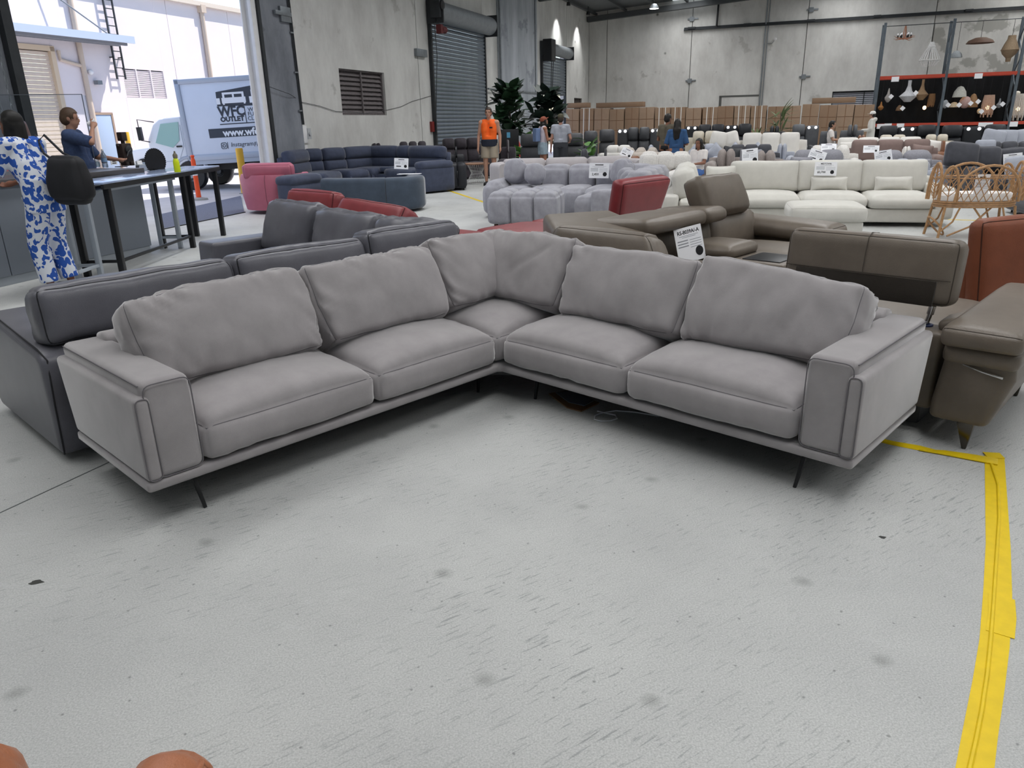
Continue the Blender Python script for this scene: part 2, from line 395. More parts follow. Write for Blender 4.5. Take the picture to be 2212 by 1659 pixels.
# ---- left wall (local: x along the wall, y outwards, z up)
wl = empty_struct('wall_left', (WP0[0], WP0[1], 0), R(WALL_A))
HT = 6.7
def panel(parent, m, x0, x1, z0, z1, y0=0.0, y1=0.2, name='panel', bevel=0.008):
    return obj(name, G().bx(x0, x1, y0, y1, z0, z1), m, parent, bevel=bevel, seg=1)
panel(wl, M_CONC, -22, -12.02, 0, HT); panel(wl, M_CONC, -12, -4.7, 0, HT)
panel(wl, M_CONC_COL, -4.68, -3.82, 0, HT, -0.02, 0.25)
panel(wl, M_CONC, -3.82, 1.62, 4.7, HT)
panel(wl, M_CONC_COL, 1.62, 2.82, 0, HT, -0.12, 0.06)
g = G()
for q in ((2.86,4.7,0,HT),(6.9,8.94,0,HT),(4.7,6.9,0,1.73),(4.7,6.9,2.81,HT)): g.bx(q[0],q[1],0,0.2,q[2],q[3])
obj('panel', g, M_CONC, wl)
panel(wl, M_CONC, 8.98, 9.74, 0, HT); panel(wl, M_CONC, 9.74, 13.94, 4.75, HT)
panel(wl, M_CONC, 13.94, 15.34, 0, HT); panel(wl, M_CONC_RAW, 15.37, 19.6, 0, HT, -0.1, 0.2)
panel(wl, M_CONC, 19.63, 20.3, 0, HT); panel(wl, M_CONC, 20.3, 23.75, 4.6, HT)
panel(wl, M_CONC, 23.75, 24.14, 0, HT)
g = G()
for q in ((24.18,25.5,0,HT),(26.95,28.3,0,HT),(25.5,26.95,0,2.0),(25.5,26.95,2.56,HT)): g.bx(q[0],q[1],0,0.2,q[2],q[3])
obj('panel', g, M_CONC, wl)
for x in (2.84, 8.96, 15.355, 19.615, 24.16): obj('joint', G().bx(x-0.03, x+0.03, 0.05, 0.2, 0, HT), M_JOINT, wl)
# white jamb of the big opening and its roller guide
struct(obj('trim_2', G().prism([(1.46,-0.16),(1.61,-0.16),(1.61,0.06),(1.40,0.06),(1.40,0.03),(1.50,0.03),(1.50,-0.08),(1.46,-0.08)], 'z', 0, 5.2), M_WHITE, wl, bevel=0.006))
obj('door_guide', G().bx(1.62, 1.70, -0.2, -0.125, 0, 5.2), M_DARKSTEEL, wl)
obj('door_guide', G().bx(-3.95, -3.80, -0.14, -0.03, 0, 5.2), M_DARKSTEEL, wl)

# louvre windows in the walls
def louvre(parent, name, x0, x1, z0, z1, n, mats, slat_mat, mull=1, y=0.06, dirn=-1):
    w = link(name, to_mesh('window_frame', G().bx(x0,x1,y,y+.12,z0,z0+.04).bx(x0,x1,y,y+.12,z1-.04,z1).bx(x0,x0+.04,y,y+.12,z0,z1).bx(x1-.04,x1,y,y+.12,z0,z1).bx(x0,x1,y+.11,y+.12,z0,z1)), mats, parent); struct(w)
    hh = (z1-z0-0.08)/n; sl = G().box((0,0,0), (x1-x0-.08, 0.012, hh*1.12), M=Matrix.Rotation(R(35*dirn), 3, 'X')); me = to_mesh('slat', sl, smooth=False)
    for i in range(n): link('slat', me, slat_mat, w, ((x0+x1)/2, y+.06, z0+.04+hh*(i+.5)))
    for k in range(mull):
        xm = x0+(x1-x0)*(k+1)/(mull+1); obj('mullion', G().bx(xm-.02,xm+.02,y-.01,y+.02,z0,z1), mats, w)
    return w
M_LOUV = mat('dusty_louvre', '#6d6768', 0.8, var=0.2, vscale=12)
louvre(wl, 'window_1', 4.7, 6.9, 1.73, 2.81, 9, M_LOUV, M_LOUV, 1)
M_LOUV2 = mat('brown_louvre', '#5b5350', 0.8, var=0.2)
louvre(wl, 'window_2', 25.5, 26.95, 2.0, 2.56, 6, M_LOUV2, M_LOUV2, 0)
# roller doors
M_CURT = mat('roller_curtain', '#6f7880', 0.5, 0.25, var=0.12, vscale=3)
M_CURTD = mat('roller_drum', '#878c90', 0.5, 0.3, var=0.1)
def roller(parent, name, x0, x1, zb, zt, drum_r, pitch, y=-0.06, drum_z=None):
    r = empty_struct(name); r.parent = parent
    n = int((zt-zb)/pitch); pr = [(y, 0.0)] + [(y-0.028*math.sin(math.pi*k/6), pitch*0.90*k/6) for k in range(1,6)] + [(y, pitch*0.90), (y+0.012, pitch*0.92), (y+0.012, pitch)]
    g = G(); vs = []
    for yy, zz in pr: vs += [(x0, yy, zz), (x1, yy, zz)]
    g.add(vs, [(2*i, 2*i+1, 2*i+3, 2*i+2) for i in range(len(pr)-1)]); me = to_mesh('slat', g, ang=60)
    for i in range(n): link('slat', me, M_CURT, r, (0, 0, zb+pitch*i))
    dz = drum_z or zt+drum_r*0.6
    obj('drum', G().cyl((x0-.1, y-drum_r*.7, dz), (x1+.1, y-drum_r*.7, dz), drum_r, seg=24), M_CURTD, r)
    for xx in (x0-.12, x1+.06): obj('bracket', G().bx(xx, xx+.06, y-drum_r*1.7, y+.05, dz-drum_r*1.15, dz+drum_r*1.15), M_DARKSTEEL, r)
    for xx in (x0-.09, x1): obj('guide', G().bx(xx, xx+.09, y-.05, y+.06, 0, zt), M_DARKSTEEL, r)
    return r
d1 = roller(wl, 'door_1', 9.78, 13.9, 0.02, 4.5, 0.29, 0.115, drum_z=4.62)
obj('motor', G().bx(9.55, 9.85, -0.5, -0.18, 4.42, 4.95), M_DARKSTEEL, d1, bevel=0.02)
obj('chain_wheel', G().lathe([(0.0,0),(0.14,0),(0.14,0.04),(0.05,0.06),(0,0.06)], 18), M_BLACK, d1, (9.7, -0.5, 4.75), (R(90),0,0))
obj('motor_block', G().cyl((9.72,-.42,4.12),(10.0,-.42,4.12),.1, seg=14).bx(9.58,9.74,-.5,-.34,4.0,4.24), mat('red_box','#5e2326',.6), d1)
obj('cable', G().tube([(9.62+.05*math.sin(i*.9), -.3, 4.4-.0-i*.02) for i in range(6)]+[(9.68,-.28,3.4),(9.7,-.12,1.6),(9.7,-.12,1.15)], .012), M_DARKSTEEL, d1)
d2 = roller(wl, 'door_2', 20.35, 23.7, 2.62, 4.3, 0.24, 0.12, drum_z=4.42)
obj('chain_hoist', G().bx(20.15,20.75,-.55,-.15,3.9,4.75), M_BLACK, d2, bevel=.03)
obj('chain', G().tube([(20.6,-.4,3.9),(20.55,-.35,1.2)],.015).tube([(20.85,-.4,3.9),(20.62,-.35,1.2)],.015), M_BLACK, d2)
# conduits, switch box, brackets on the left wall
def wallthing(name, label, cat, parts, grp=None):
    t = thing(name, label, cat, (WP0[0],WP0[1],0), R(WALL_A), grp)
    for n, g, m_ in parts: obj(n, g, m_, t, bevel=0.004 if n in ('box','plate') else 0)
    return t
cg = G()
for dx in (0, .05, .1): cg.cyl((2.90+dx*.5-.1, -0.14, 1.52), (2.66+dx, -0.14, 6.6), 0.012, seg=6)
wallthing('wall_conduit', 'three thin grey cable conduits running up the concrete wall beside the column', 'conduit', [('pipe', cg, M_DARKSTEEL)]+[('clip', G().bx(2.70,2.81,-.16,-.121,z,z+.03), M_STEEL) for z in (1.8,2.6,3.4,4.2)])
wallthing('switch_box', 'pale grey electrical isolator box on wall under the conduits', 'switch box', [('box', G().bx(2.84,2.99,-.1,-.002,1.12,1.5), M_WHITE), ('switch', G().bx(2.99,3.12,-.12,-.002,1.2,1.44).cyl((3.05,-.12,1.32),(3.05,-.15,1.32),.04), mat('grey_plastic','#b9bcbf',.5)), ('socket', G().bx(2.86,2.98,-.08,-.002,.98,1.08), M_WHITE), ('cable', G().tube([(2.85,-.03,.98),(2.9,-.05,.8),(2.9,-.05,.55),(2.88,-.05,.2)],.01).tube([(2.95,-.03,1.0),(3.05,-.05,.8),(3.02,-.05,.2)],.01), M_DARKSTEEL)])
wallthing('steel_bracket', 'small rusty steel bracket bolted high on the grey column', 'bracket', [('plate', G().bx(2.2,2.75,-.2,-.122,3.72,3.8).bx(2.4,2.75,-.18,-.122,3.6,3.9), M_STEEL)])
wallthing('steel_bracket', 'small grey steel bracket on wall left of the large roller door', 'bracket', [('plate', G().bx(8.75,9.4,-.1,0,3.35,3.55), M_STEEL)])
wallthing('red_call_point', 'small red box low on wall beside the large roller door', 'alarm box', [('box', G().bx(9.5,9.66,-.08,0,1.25,1.55), mat('alarm_red','#7a2320',.5))])
ch = G()
for k_, x_ in enumerate((-4.30, -4.12)):
    for i in range(34): ch.tube([(x_+.018*math.cos(a)*(i % 2), -.16+.018*math.cos(a)*(1-i % 2), 1.55+.088*i+.05*math.sin(a)) for a in np.linspace(0,6.283,9)[:-1]], .006, 4, closed=True)
ct_ = wallthing('hoist_chain', 'two steel hoist chains of the open roller door hanging at the dark column', 'chain', []); stuff(obj('chain_links', ch, M_STEEL, ct_))
gw = []
for i in range(13):
    u = i/12; gw.append((1.7+u*8.0, -.2 if u < .15 else -.02, 2.28 - 0.5*math.sin(math.pi*min(1,u*1.05)) + .02*math.sin(i*9)))
wallthing('loose_wire', 'thin loose wire sagging across the concrete wall over the louvre', 'wire', [('wire', G().tube(gw,.006,5), M_DARKSTEEL)])
wallthing('wall_pipe', 'horizontal grey pipe crossing the raw concrete panel between roller doors', 'pipe', [('pipe', G().cyl((14.0,-.14,2.62),(20.2,-.14,2.62),.03,seg=8).cyl((15.3,-.14,2.62),(15.3,-.14,6.6),.035,seg=8).cyl((15.05,-.14,2.62),(15.05,-.14,6.6),.03,seg=8).cyl((19.3,-.12,2.62),(19.3,-.12,6.6),.025,seg=8), M_STEEL)])

# ---- back wall (local: x along to the right, y outwards)
wb = empty_struct('wall_back', (CORNER[0], CORNER[1], 0), R(WALL_A-90))
xs = [0.0, 0.95, 5.18, 10.44, 15.7, 21.0, 26.0, 31.0]
for i in range(len(xs)-1):
    x0, x1 = xs[i]+.015, xs[i+1]-.015; mm = M_CONC_PATCH if i in (4, 5) else M_CONC
    zt = 8.6
    if i == 3:
        g = G()
        for q in ((x0,11.85,0,zt),(14.6,x1,0,zt),(11.85,14.6,0,1.7),(11.85,14.6,2.52,zt)): g.bx(q[0],q[1],0,.2,q[2],q[3])
        obj('panel', g, mm, wb)
    else: panel(wb, mm, x0, x1, 0, zt)
    if i: obj('joint', G().bx(xs[i]-.03, xs[i]+.03, .05, .2, 0, zt), M_JOINT, wb)
M_LOUV3 = mat('silver_louvre', '#9ea1aa', 0.5, 0.2, var=.05)
louvre(wb, 'window_3', 11.85, 14.6, 1.7, 2.52, 9, M_DARKSTEEL, M_LOUV3, 1)
def backthing(name, label, cat, parts, grp=None):
    t = thing(name, label, cat, (CORNER[0],CORNER[1],0), R(WALL_A-90), grp)
    for n, g, m_ in parts: obj(n, g, m_, t)
    return t
bm_ = G().bx(4.8, 20.5, -.14, 0, 5.52, 5.58).bx(4.8, 20.5, -.05, 0, 5.52, 5.66)
backthing('steel_beam', 'long dark steel angle fixed high along the back concrete wall', 'beam', [('angle', bm_, M_DARKSTEEL), ('hanger', G().bx(5.0,5.35,-.2,0,5.58,5.66).bx(7.6,7.95,-.2,0,5.58,5.66).bx(10.4,10.75,-.2,0,5.58,5.66).bx(13.2,13.5,-.2,0,5.58,5.66).bx(16.8,17.1,-.2,0,5.58,5.66), M_DARKSTEEL)])
backthing('wall_conduit', 'vertical grey conduit on the middle of the back wall', 'conduit', [('pipe', G().cyl((8.6,-.03,0),(8.6,-.03,8),.03,seg=8).cyl((8.72,-.03,0),(8.72,-.03,8),.02,seg=8), M_STEEL), ('arm', G().tube([(8.7,-.03,4.75),(8.95,-.06,4.74),(9.05,-.1,4.85)],.012), M_STEEL), ('sensor', G().ell((9.08,-.12,4.92),(.07,.07,.07)), M_WHITE)])
for i, (x, z, lb) in enumerate(((4.95,6.0,'above the beam at the second joint'),(5.0,3.22,'low at the second joint'),(10.35,6.05,'above the beam right of the conduit'),(10.3,3.2,'low right of the conduit'))):
    backthing('panel_clamp', 'small steel clamp plate across the back wall joint, '+lb, 'bracket', [('plate', G().bx(x,x+.5,-.06,0,z,z+.06).bx(x+.1,x+.3,-.08,0,z-.08,z+.12), M_STEEL)], 'panel clamps')
backthing('blocked_doorway', 'rendered outline of a blocked doorway above the cartons', 'wall patch', [('outline', G().bx(6.68,6.8,-.01,0,1.0,2.5).bx(6.68,8.55,-.01,0,2.42,2.5), M_JOINT)])
backthing('downlight_hanger', 'thin dark suspension rod above the steel beam', 'rod', [('rod', G().cyl((6.35,-.15,5.6),(6.42,-.15,8),.05,seg=6), M_BLACK)])

# right and front walls (front one with an added opening, sized to limit sky fill)
wr_ = empty_struct('wall_right'); struct(wr_)
g = G().prism([bld(-22,30.8)[:2], bld(28.15,30.8)[:2], bld(28.15,31)[:2], bld(-22,31)[:2]], 'z', 0, 8.8); obj('panel', g, M_CONC, wr_)
wf = empty_struct('wall_front')
for t0, t1, z0 in ((0,12,0),(12,16,3.2),(16,31,0)):
    g = G().prism([bld(-22.2,t0)[:2], bld(-22,t0)[:2], bld(-22,t1)[:2], bld(-22.2,t1)[:2]], 'z', z0, 8.8); obj('panel', g, M_CONC, wf)
# ---- ceiling
M_ROOF = mat('metal_roof_sheet', '#5d6062', 0.7, 0.1, var=0.08)
M_PURL = mat('purlin_steel', '#4b4e50', 0.6, 0.2)
ce = empty_struct('ceiling')
def roofz(t): return ROOF_Z0 + ROOF_K*t
sk = [(4.2,5.8),(11.2,12.8),(18.2,19.8),(25.2,26.8)]
edges = [-0.3] + [q for p in sk for q in p] + [31.0]
M_ROOF_GLOW = mat('added_roof_glow', '#e8f1f6', 0.5, emit=0.6)  # invented glowing roof strips, added to go with the fill lamps
for i in range(len(edges)-1):
    t0, t1 = edges[i], edges[i+1]
    vs = [bld(-22.3,t0,roofz(t0)), bld(28.4,t0,roofz(t0)), bld(28.4,t1,roofz(t1)), bld(-22.3,t1,roofz(t1))]
    vs += [(p[0],p[1],p[2]+.06) for p in vs]
    obj('added_glow_sheet' if i % 2 else 'roof_sheet', G().add(vs, [(3,2,1,0),(4,5,6,7),(0,1,5,4),(1,2,6,5),(2,3,7,6),(3,0,4,7)]), M_ROOF_GLOW if i % 2 else M_ROOF, ce)
for t in np.arange(0.4, 30.5, 1.5):
    a_, b2 = bld(-22,t,roofz(t)-.12), bld(28.1,t,roofz(t)-.12)
    obj('purlin', G().tube([a_, b2], .07, 4), M_PURL, ce)
for s_ in (-15,-8,-1,6,13,20,27.7):
    obj('rafter', G().tube([bld(s_,0.05,roofz(0)-.36), bld(s_,30.9,roofz(30.9)-.36)], .17, 4), M_PURL, ce)
# ================================================================== the grey suede corner sofa
SO = np.array([-0.0647, 3.8711]); SA = R(316.2)
def mloc(x, y, z=0.0):                                   # main sofa frame -> world
    c, s = math.cos(SA), math.sin(SA); return (SO[0]+x*c-y*s, SO[1]+x*s+y*c, z)
M_SUEDE = mat('warm_grey_suede', '#9a9697', 0.95, var=0.10, vscale=7, bump=0.16, bscale=420, sheen=0.9, spec=0.12, detail=6)
M_SEAM = mat('dark_grey_seam', '#6a676b', 0.9)
ms = thing('corner_sofa', 'large warm grey suede corner sofa with thin black legs in the foreground', 'sofa', (SO[0], SO[1], 0), SA)
# plinth: two thin wings
obj('plinth', G().prism([(0.02,0.0),(1.887,0.0),(1.882,0.80),(-0.79,0.80),(-0.79,-1.89),(0.0,-1.894),(0.0,-0.02)], 'z', 0.16, 0.20), M_SUEDE, ms, bevel=0.012, seg=3)
obj('underframe', G().prism([(0.02,0.08),(1.80,0.08),(1.80,0.74),(-0.72,0.74),(-0.72,-1.80),(-0.08,-1.80),(-0.08,0.0)], 'z', 0.125, 0.165), M_BLACK, ms)
for (x, y, dx, dy) in ((1.664,.035,.01,.05),(-.045,-1.68,-.05,-.01),(-.171,-.01,-.02,.03),(.15,.12,0,.03),(1.66,.70,0,0),(-.70,-1.66,0,0),(-.70,.70,0,0)):
    obj('leg', G().tube([(x,y,0),(x+dx,y+dy,.14)], [.009,.013], 4), M_BLACK, ms, bevel=0.002)
def seat(cx, cy, w, d, seed):
    cushion('seat_cushion', ms, M_SUEDE, w, d, 0.155, (cx, cy, 0.285), n=(22,20,7), piping=[(2,1)], pmat=M_SEAM, pr=0.0024, r=0.045, dome=(.008,.008,.014,.014,0,.098), wr=.008, pk=.007, seed=seed, ws=3.2, pkf=48)
seat(.418, .375, .80, .77, 1); seat(1.243, .375, .825, .77, 2)
seat(-.375, .375, .74, .77, 3)
seat(-.375, -.418, .77, .80, 4); seat(-.375, -1.243, .77, .825, 5)
def backc(axis, a0, a1, seed, off=-.485, z=.592, lean=28, h=.415, th=.19, yaw=0.0, slope=0.0, folds=()):
    w = a1-a0; mid = (a0+a1)/2
    # local cushion frame: x along width, y = thickness (front is -y), z = height
    def sag(Q, U):
        Q = Q.copy(); Q[:,0] *= 1 + 0.035*np.clip(-U[:,2],-1,1)*0 - 0.05*np.clip(U[:,2]*-1,0,1)
        Q[:,2] += -0.006*(np.abs(U[:,0])**3)*np.clip(U[:,2],0,1) + 0.0035*np.sin(U[:,0]*7+seed)*np.clip(U[:,2],0,1)**2 + slope*U[:,0]*np.clip(U[:,2],-.3,1)
        for u0, wd, dp, z0, zs, sk in folds: Q[:,1] += dp*np.exp(-((U[:,0]-u0-sk*U[:,2])/wd)**2)*np.exp(-((U[:,2]-z0)/zs)**2)*np.clip(-U[:,1],0,1)
        return Q
    if axis == 'x': loc, rz = (mid, -off, z), 0.0
    else: loc, rz = (off, mid, z), math.pi/2
    e = (Matrix.Rotation(rz+yaw, 3, 'Z') @ Matrix.Rotation(R(-lean), 3, 'X')).to_euler()
    cushion('back_cushion', ms, M_SUEDE, w, th, h, loc, tuple(e), n=(46,7,28), piping=[(1,-1),(1,1)], pmat=M_SEAM, pr=0.0023, r=0.04, dome=(.012,.012,.06,.05,.0,.004), wr=.015, pk=.013, seed=seed, taper=sag, ws=4.0, pkf=62)
backc('x', .115, .905, 11, slope=-.008, folds=[(-.1,.06,.008,.6,.3,.3),(.5,.06,.009,-.7,.25,-.2)]); backc('x', .90, 1.70, 12, yaw=R(-1), slope=-.03, folds=[(-.05,.035,.016,-.65,.28,.05),(.2,.04,.012,-.4,.4,-.05),(.42,.05,.014,-.1,.5,.08),(-.3,.03,.010,-.7,.22,.1),(-.62,.05,.018,-.75,.25,-.1),(.62,.05,.012,.1,.5,-.1),(-.45,.06,.008,.3,.4,.15)])
backc('x', -.57, .11, 13, folds=[(.2,.06,.012,.35,.25,.6),(.1,.06,.012,-.05,.22,.8),(-.35,.05,.010,.5,.3,-.3)], z=.612, off=-.52, h=.43)
backc('y', -.02, .60, 14, z=.612, off=-.525, h=.43)
backc('y', -.845, -.035, 15, folds=[(.05,.02,.005,.3,.35,-.1),(.22,.02,.005,.1,.5,-.05),(.32,.022,.005,.0,.5,.02),(-.05,.025,.005,-.1,.5,.0)]); backc('y', -1.705, -.86, 16, yaw=R(1), slope=.014, folds=[(-.38,.05,.012,-.75,.25,.1),(-.1,.06,.010,-.78,.2,.05),(-.6,.05,.010,-.5,.3,.3),(.5,.07,.008,.2,.5,.3)])
# low back boards behind the cushions (raked)
obj('back_board', G().prism([(.70,.2),(.80,.2),(.885,.60),(.80,.62),(.745,.60)], 'x', -.80, 1.70), M_SUEDE, ms, bevel=.02, seg=3)
obj('back_board', G().prism([(-.70,.2),(-.79,.2),(-.875,.60),(-.79,.62),(-.735,.60)], 'y', -1.71, .80), M_SUEDE, ms, bevel=.02, seg=3)
# arms: padded inner block plus thinner outer panel
def loop_tube(pts, r=.0024): return G().tube(pts, r, 5, closed=True)
def rounded(poly, rad, k=4):
    out = []; n = len(poly)
    for i in range(n):
        p = Vector(poly[i]); a = (Vector(poly[i-1])-p); b = (Vector(poly[(i+1)%n])-p)
        q0 = p + a.normalized()*rad; q1 = p + b.normalized()*rad
        for j in range(k+1):
            t = j/k; out.append(tuple(q0*(1-t)**2 + p*2*t*(1-t) + q1*t*t))
    return out
def arm(axis):
    s = 1 if axis == 'x' else -1
    def fr(a0, a1, z0, z1, lean=0.0):                     # outline of the front face, placed at depth ~0
        return [(a0,z0),(a1,z0),(a1+lean,z1),(a0+lean,z1)]
    pa = 'x' if axis == 'x' else 'y'
    in0, in1, out1 = (1.665,1.845,1.886)
    dep = (lambda u: u) if axis == 'x' else (lambda u: -u)
    prof = [(dep(.0),.2),(dep(.79),.2),(dep(.885),.585),(dep(.012),.585)]
    prof2 = [(dep(-.004),.2),(dep(.79),.2),(dep(.868),.535),(dep(-.004),.535)]
    A = obj('armrest', G().prism(prof, pa, s*in0, s*1.852), M_SUEDE, ms, bevel=.032, seg=4)
    B = obj('arm_side_panel', G().prism(prof2, pa, s*1.826, s*1.888), M_SUEDE, ms, bevel=.022, seg=4)
    def w3(u, z, d): return (s*u, dep(d), z) if axis == 'x' else (dep(d), s*u, z)
    g = G()
    f1 = rounded([(in0+.004,.205),(1.848,.205),(1.846,.575),(in0+.006,.575)], .035)
    g.merge(loop_tube([w3(u, z, .006 + .03*0) for u, z in f1]))
    t1 = rounded([(in0+.012,.04),(1.845,.04),(1.845,.83),(in0+.012,.83)], .03)
    g.merge(G().tube([w3(1.8505, .572, d) for d in (.03,.3,.6,.85)], .0028, 5))
    obj('piping', g, M_SEAM, A)
    f2 = rounded([(1.832,.205),(1.884,.205),(1.882,.53),(1.834,.53)], .022)
    obj('piping', loop_tube([w3(u, z, -.001) for u, z in f2]), M_SEAM, B)
arm('x'); arm('y')

# ---- things on the floor round the sofa
M_TAPE = mat('yellow_floor_tape', '#e3c312', 0.45, var=.06, vscale=20, spec=.4)
def ribbon(pts, w, z, g=None, thick=.0012):
    g = g or G(); P = [Vector((p[0],p[1],0)) for p in pts]; n = len(P); L = []; Rr = []
    for i in range(n):
        d = (P[min(i+1,n-1)]-P[max(i-1,0)]).normalized(); nn = Vector((-d.y,d.x,0)); ww = w[i] if hasattr(w,'__len__') else w
        L.append(P[i]+nn*ww/2); Rr.append(P[i]-nn*ww/2)
    vs = [(p.x,p.y,z) for p in L]+[(p.x,p.y,z) for p in Rr]+[(p.x,p.y,z+thick) for p in L]+[(p.x,p.y,z+thick) for p in Rr]
    fs = []
    for i in range(n-1):
        fs += [(i,i+1,n+i+1,n+i),(2*n+i,3*n+i,3*n+i+1,2*n+i+1),(i,2*n+i,2*n+i+1,i+1),(n+i,n+i+1,3*n+i+1,3*n+i)]
    fs += [(0,n,3*n,2*n),(n-1,2*n-1+0,4*n-1,3*n-1)]
    return g.add(vs, fs)
tp = [on_z(x,y) for x,y in ((2148,985),(2152,1080),(2156,1180),(2155,1280),(2148,1390),(2135,1480),(2118,1580),(2104,1672),(2085,1760))]
tt = thing('floor_tape', 'wide yellow floor tape covering a cable down the right foreground', 'floor tape', tuple(tp[3]))
o0 = tp[3]
obj('tape', ribbon([p-o0 for p in tp], [.075,.075,.075,.078,.074,.073,.073,.075,.075], .0004), M_TAPE, tt)
obj('overlap_strip', ribbon([on_z(x,y)-o0 for x,y in ((2163,1290),(2165,1330),(2160,1372))], .072, .0018), M_TAPE, tt)
obj('covered_cable', G().tube([tuple(on_z(x,y)-o0+np.array([0,0,.0015])) for x,y in ((2140,1000),(2156,1050),(2158,1120),(2150,1240),(2146,1300),(2140,1380),(2132,1460),(2120,1540),(2108,1600),(2092,1672),(2080,1750))], .0065, 7), M_TAPE, tt)
tp2 = [on_z(x,y) for x,y in ((1880,945),(1925,957),(1985,968),(2040,980),(2100,990),(2155,1000))]
t2 = thing('floor_tape', 'crumpled yellow tape strip running from under the sofa arm to the tape corner', 'floor tape', tuple(tp2[2]))
g = ribbon([p-tp2[2] for p in tp2[:4]], [.05,.05,.06,.03], .0005); obj('tape', g, M_TAPE, t2)
obj('crumpled_tape', ribbon([p-tp2[2] for p in [on_z(1985,974)]+tp2[3:]], [.01,.05,.065,.07], .002, thick=.006), M_TAPE, t2, bevel=.002)
obj('corner_piece', ribbon([on_z(2128,984)-tp2[2], on_z(2165,986)-tp2[2]], .06, .003), M_TAPE, t2)
M_CABLE = mat('white_cable', '#c9ccd2', .5)
cb = [(1290,888),(1312,893),(1330,897),(1333,904),(1318,909),(1298,910),(1284,906),(1286,897),(1300,892),(1330,887),(1370,890),(1420,898),(1480,900)]
tag(obj('white_cable', G().tube([tuple(on_z(x,y,.004)) for x,y in cb], .0035, 6), M_CABLE), 'thin white cable curled on the floor under the right seat', 'cable')
cb = [on_z(x,y) for x,y in ((1185,852),(1225,845),(1295,872),(1255,890),(1225,882))]
cc = sum(cb)/5
cd = thing('flattened_cardboard', 'flattened cardboard scrap with grey plastic lying under the grey sofa', 'cardboard', tuple(cc))
obj('sheet', G().prism([tuple((p-cc)[:2]) for p in cb], 'z', 0, .006), mat('kraft_card','#7a5a3c',.9), cd)
obj('plastic_film', G().prism([tuple((on_z(x,y)-cc)[:2]) for x,y in ((1200,851),(1240,847),(1284,868),(1262,880),(1228,872))], 'z', .007, .011), mat('grey_film','#5d6773',.4), cd)
def blob(px, py, w, h, name, label, colr, seed):
    p = on_z(px, py); pts = [(w*(1+.35*math.sin(seed+3*a))*math.cos(a), h*(1+.3*math.cos(seed*2+2*a))*math.sin(a)) for a in np.linspace(0, 2*math.pi, 11)[:-1]]
    tag(obj(name, G().prism(pts, 'z', 0, .0015), mat('leaf_scrap','#3a3b38',.8), loc=tuple(p)), label, 'debris')
blob(1906,1161,.011,.008,'dark_chip','small dark chip on the concrete floor left of the yellow tape',None,1)
blob(78,1258,.022,.012,'dry_leaf','small dark dried leaf on the floor at far left','',2)
# ================================================================== neighbouring sofas, laid out on the same diagonal as the grey one
class Th:
    """a thing whose parts are given in some plan frame (origin O, angle A); its Empty stands at (cx, cy) of that frame"""
    def __init__(s, name, label, cat, cx, cy, O=(SO[0], SO[1]), A=SA, group=None, z=0.0):
        c, q = math.cos(A), math.sin(A)
        s.c = (cx, cy); s.o = thing(name, label, cat, (O[0]+cx*c-cy*q, O[1]+cx*q+cy*c, z), A, group)
    def geo(s, name, g, m_, bevel=0.0, seg=2, parent=None, ang=38):
        g.v = [(x-s.c[0], y-s.c[1], z) for x,y,z in g.v] if parent is None else g.v
        return obj(name, g, m_, parent or s.o, bevel=bevel, seg=seg, ang=ang)
    def box(s, name, m_, x0, x1, y0, y1, z0, z1, bevel=0.012, seg=3): return s.geo(name, G().bx(x0,x1,y0,y1,z0,z1), m_, bevel, seg)
    def cu(s, name, m_, x0, x1, y0, y1, z0, z1, rot=(0,0,0), n=(10,8,5), **k):
        return cushion(name, s.o, m_, x1-x0, y1-y0, z1-z0, ((x0+x1)/2-s.c[0], (y0+y1)/2-s.c[1], (z0+z1)/2), rot, n, **k)
    def legs(s, m_, pts, h, r0=.012, r1=.02, name='leg'):
        for x, y in pts: s.geo(name, G().cyl((x,y,0),(x,y,h), r0, r1, 10), m_)

# ---- charcoal leather corner sofa, back to back with the grey one
L2 = leather('charcoal_leather', '#5f5f66', 0.31); L2S = mat('black_seam', '#26262a', .8)
s2 = Th('leather_corner_sofa', 'charcoal grey leather corner sofa standing back to back behind the suede sofa', 'sofa', -1.5, -.5)
PK = dict(r=.05, wr=.010, pk=.006)
s2.geo('base', G().prism([(-.96,-1.70),(-1.88,-1.70),(-1.88,-.12),(-3.06,-.12),(-3.06,.88),(-.96,.88)], 'z', .06, .34), L2, .02, 3)
s2.geo('back_board', G().bx(-1.14,-.955,-1.70,.88,.1,.545), L2, .03, 3)
s2.geo('back_board', G().bx(-3.06,-1.14,.72,.88,.1,.545), L2, .03, 3)
ax = s2.geo('armrest', G().prism([(-.945,.04),(-1.95,.04),(-2.1,.20),(-2.06,.52),(-1.75,.60),(-1.0,.535),(-.935,.50)], 'y', -1.93, -1.70), L2, .035, 4)
s2.geo('piping', G().tube([(-2.06,-1.915,.53),(-1.75,-1.915,.603),(-1.0,-1.915,.542),(-.945,-1.90,.5),(-.93,-1.915,.3),(-.945,-1.92,.05)], .004, 5), L2S)
s2.geo('armrest', G().prism([(-.12,.06),(.88,.06),(.90,.55),(.8,.60),(-.10,.60)], 'x', -3.34, -3.08), L2, .03, 4)
for y0, y1 in ((-1.68,-.86),(-.85,-.13)): s2.cu('seat_cushion', L2, -1.90,-1.14, y0, y1, .32,.45, r=.05, dome=(.01,.01,.01,.01,0,.04), wr=.006, piping=[(2,1)], pmat=L2S)
for x0, x1 in ((-3.06,-2.2),(-2.19,-1.15)): s2.cu('seat_cushion', L2, x0, x1, -.12,.70, .32,.45, r=.05, dome=(.01,.01,.01,.01,0,.04), wr=.006, piping=[(2,1)], pmat=L2S)
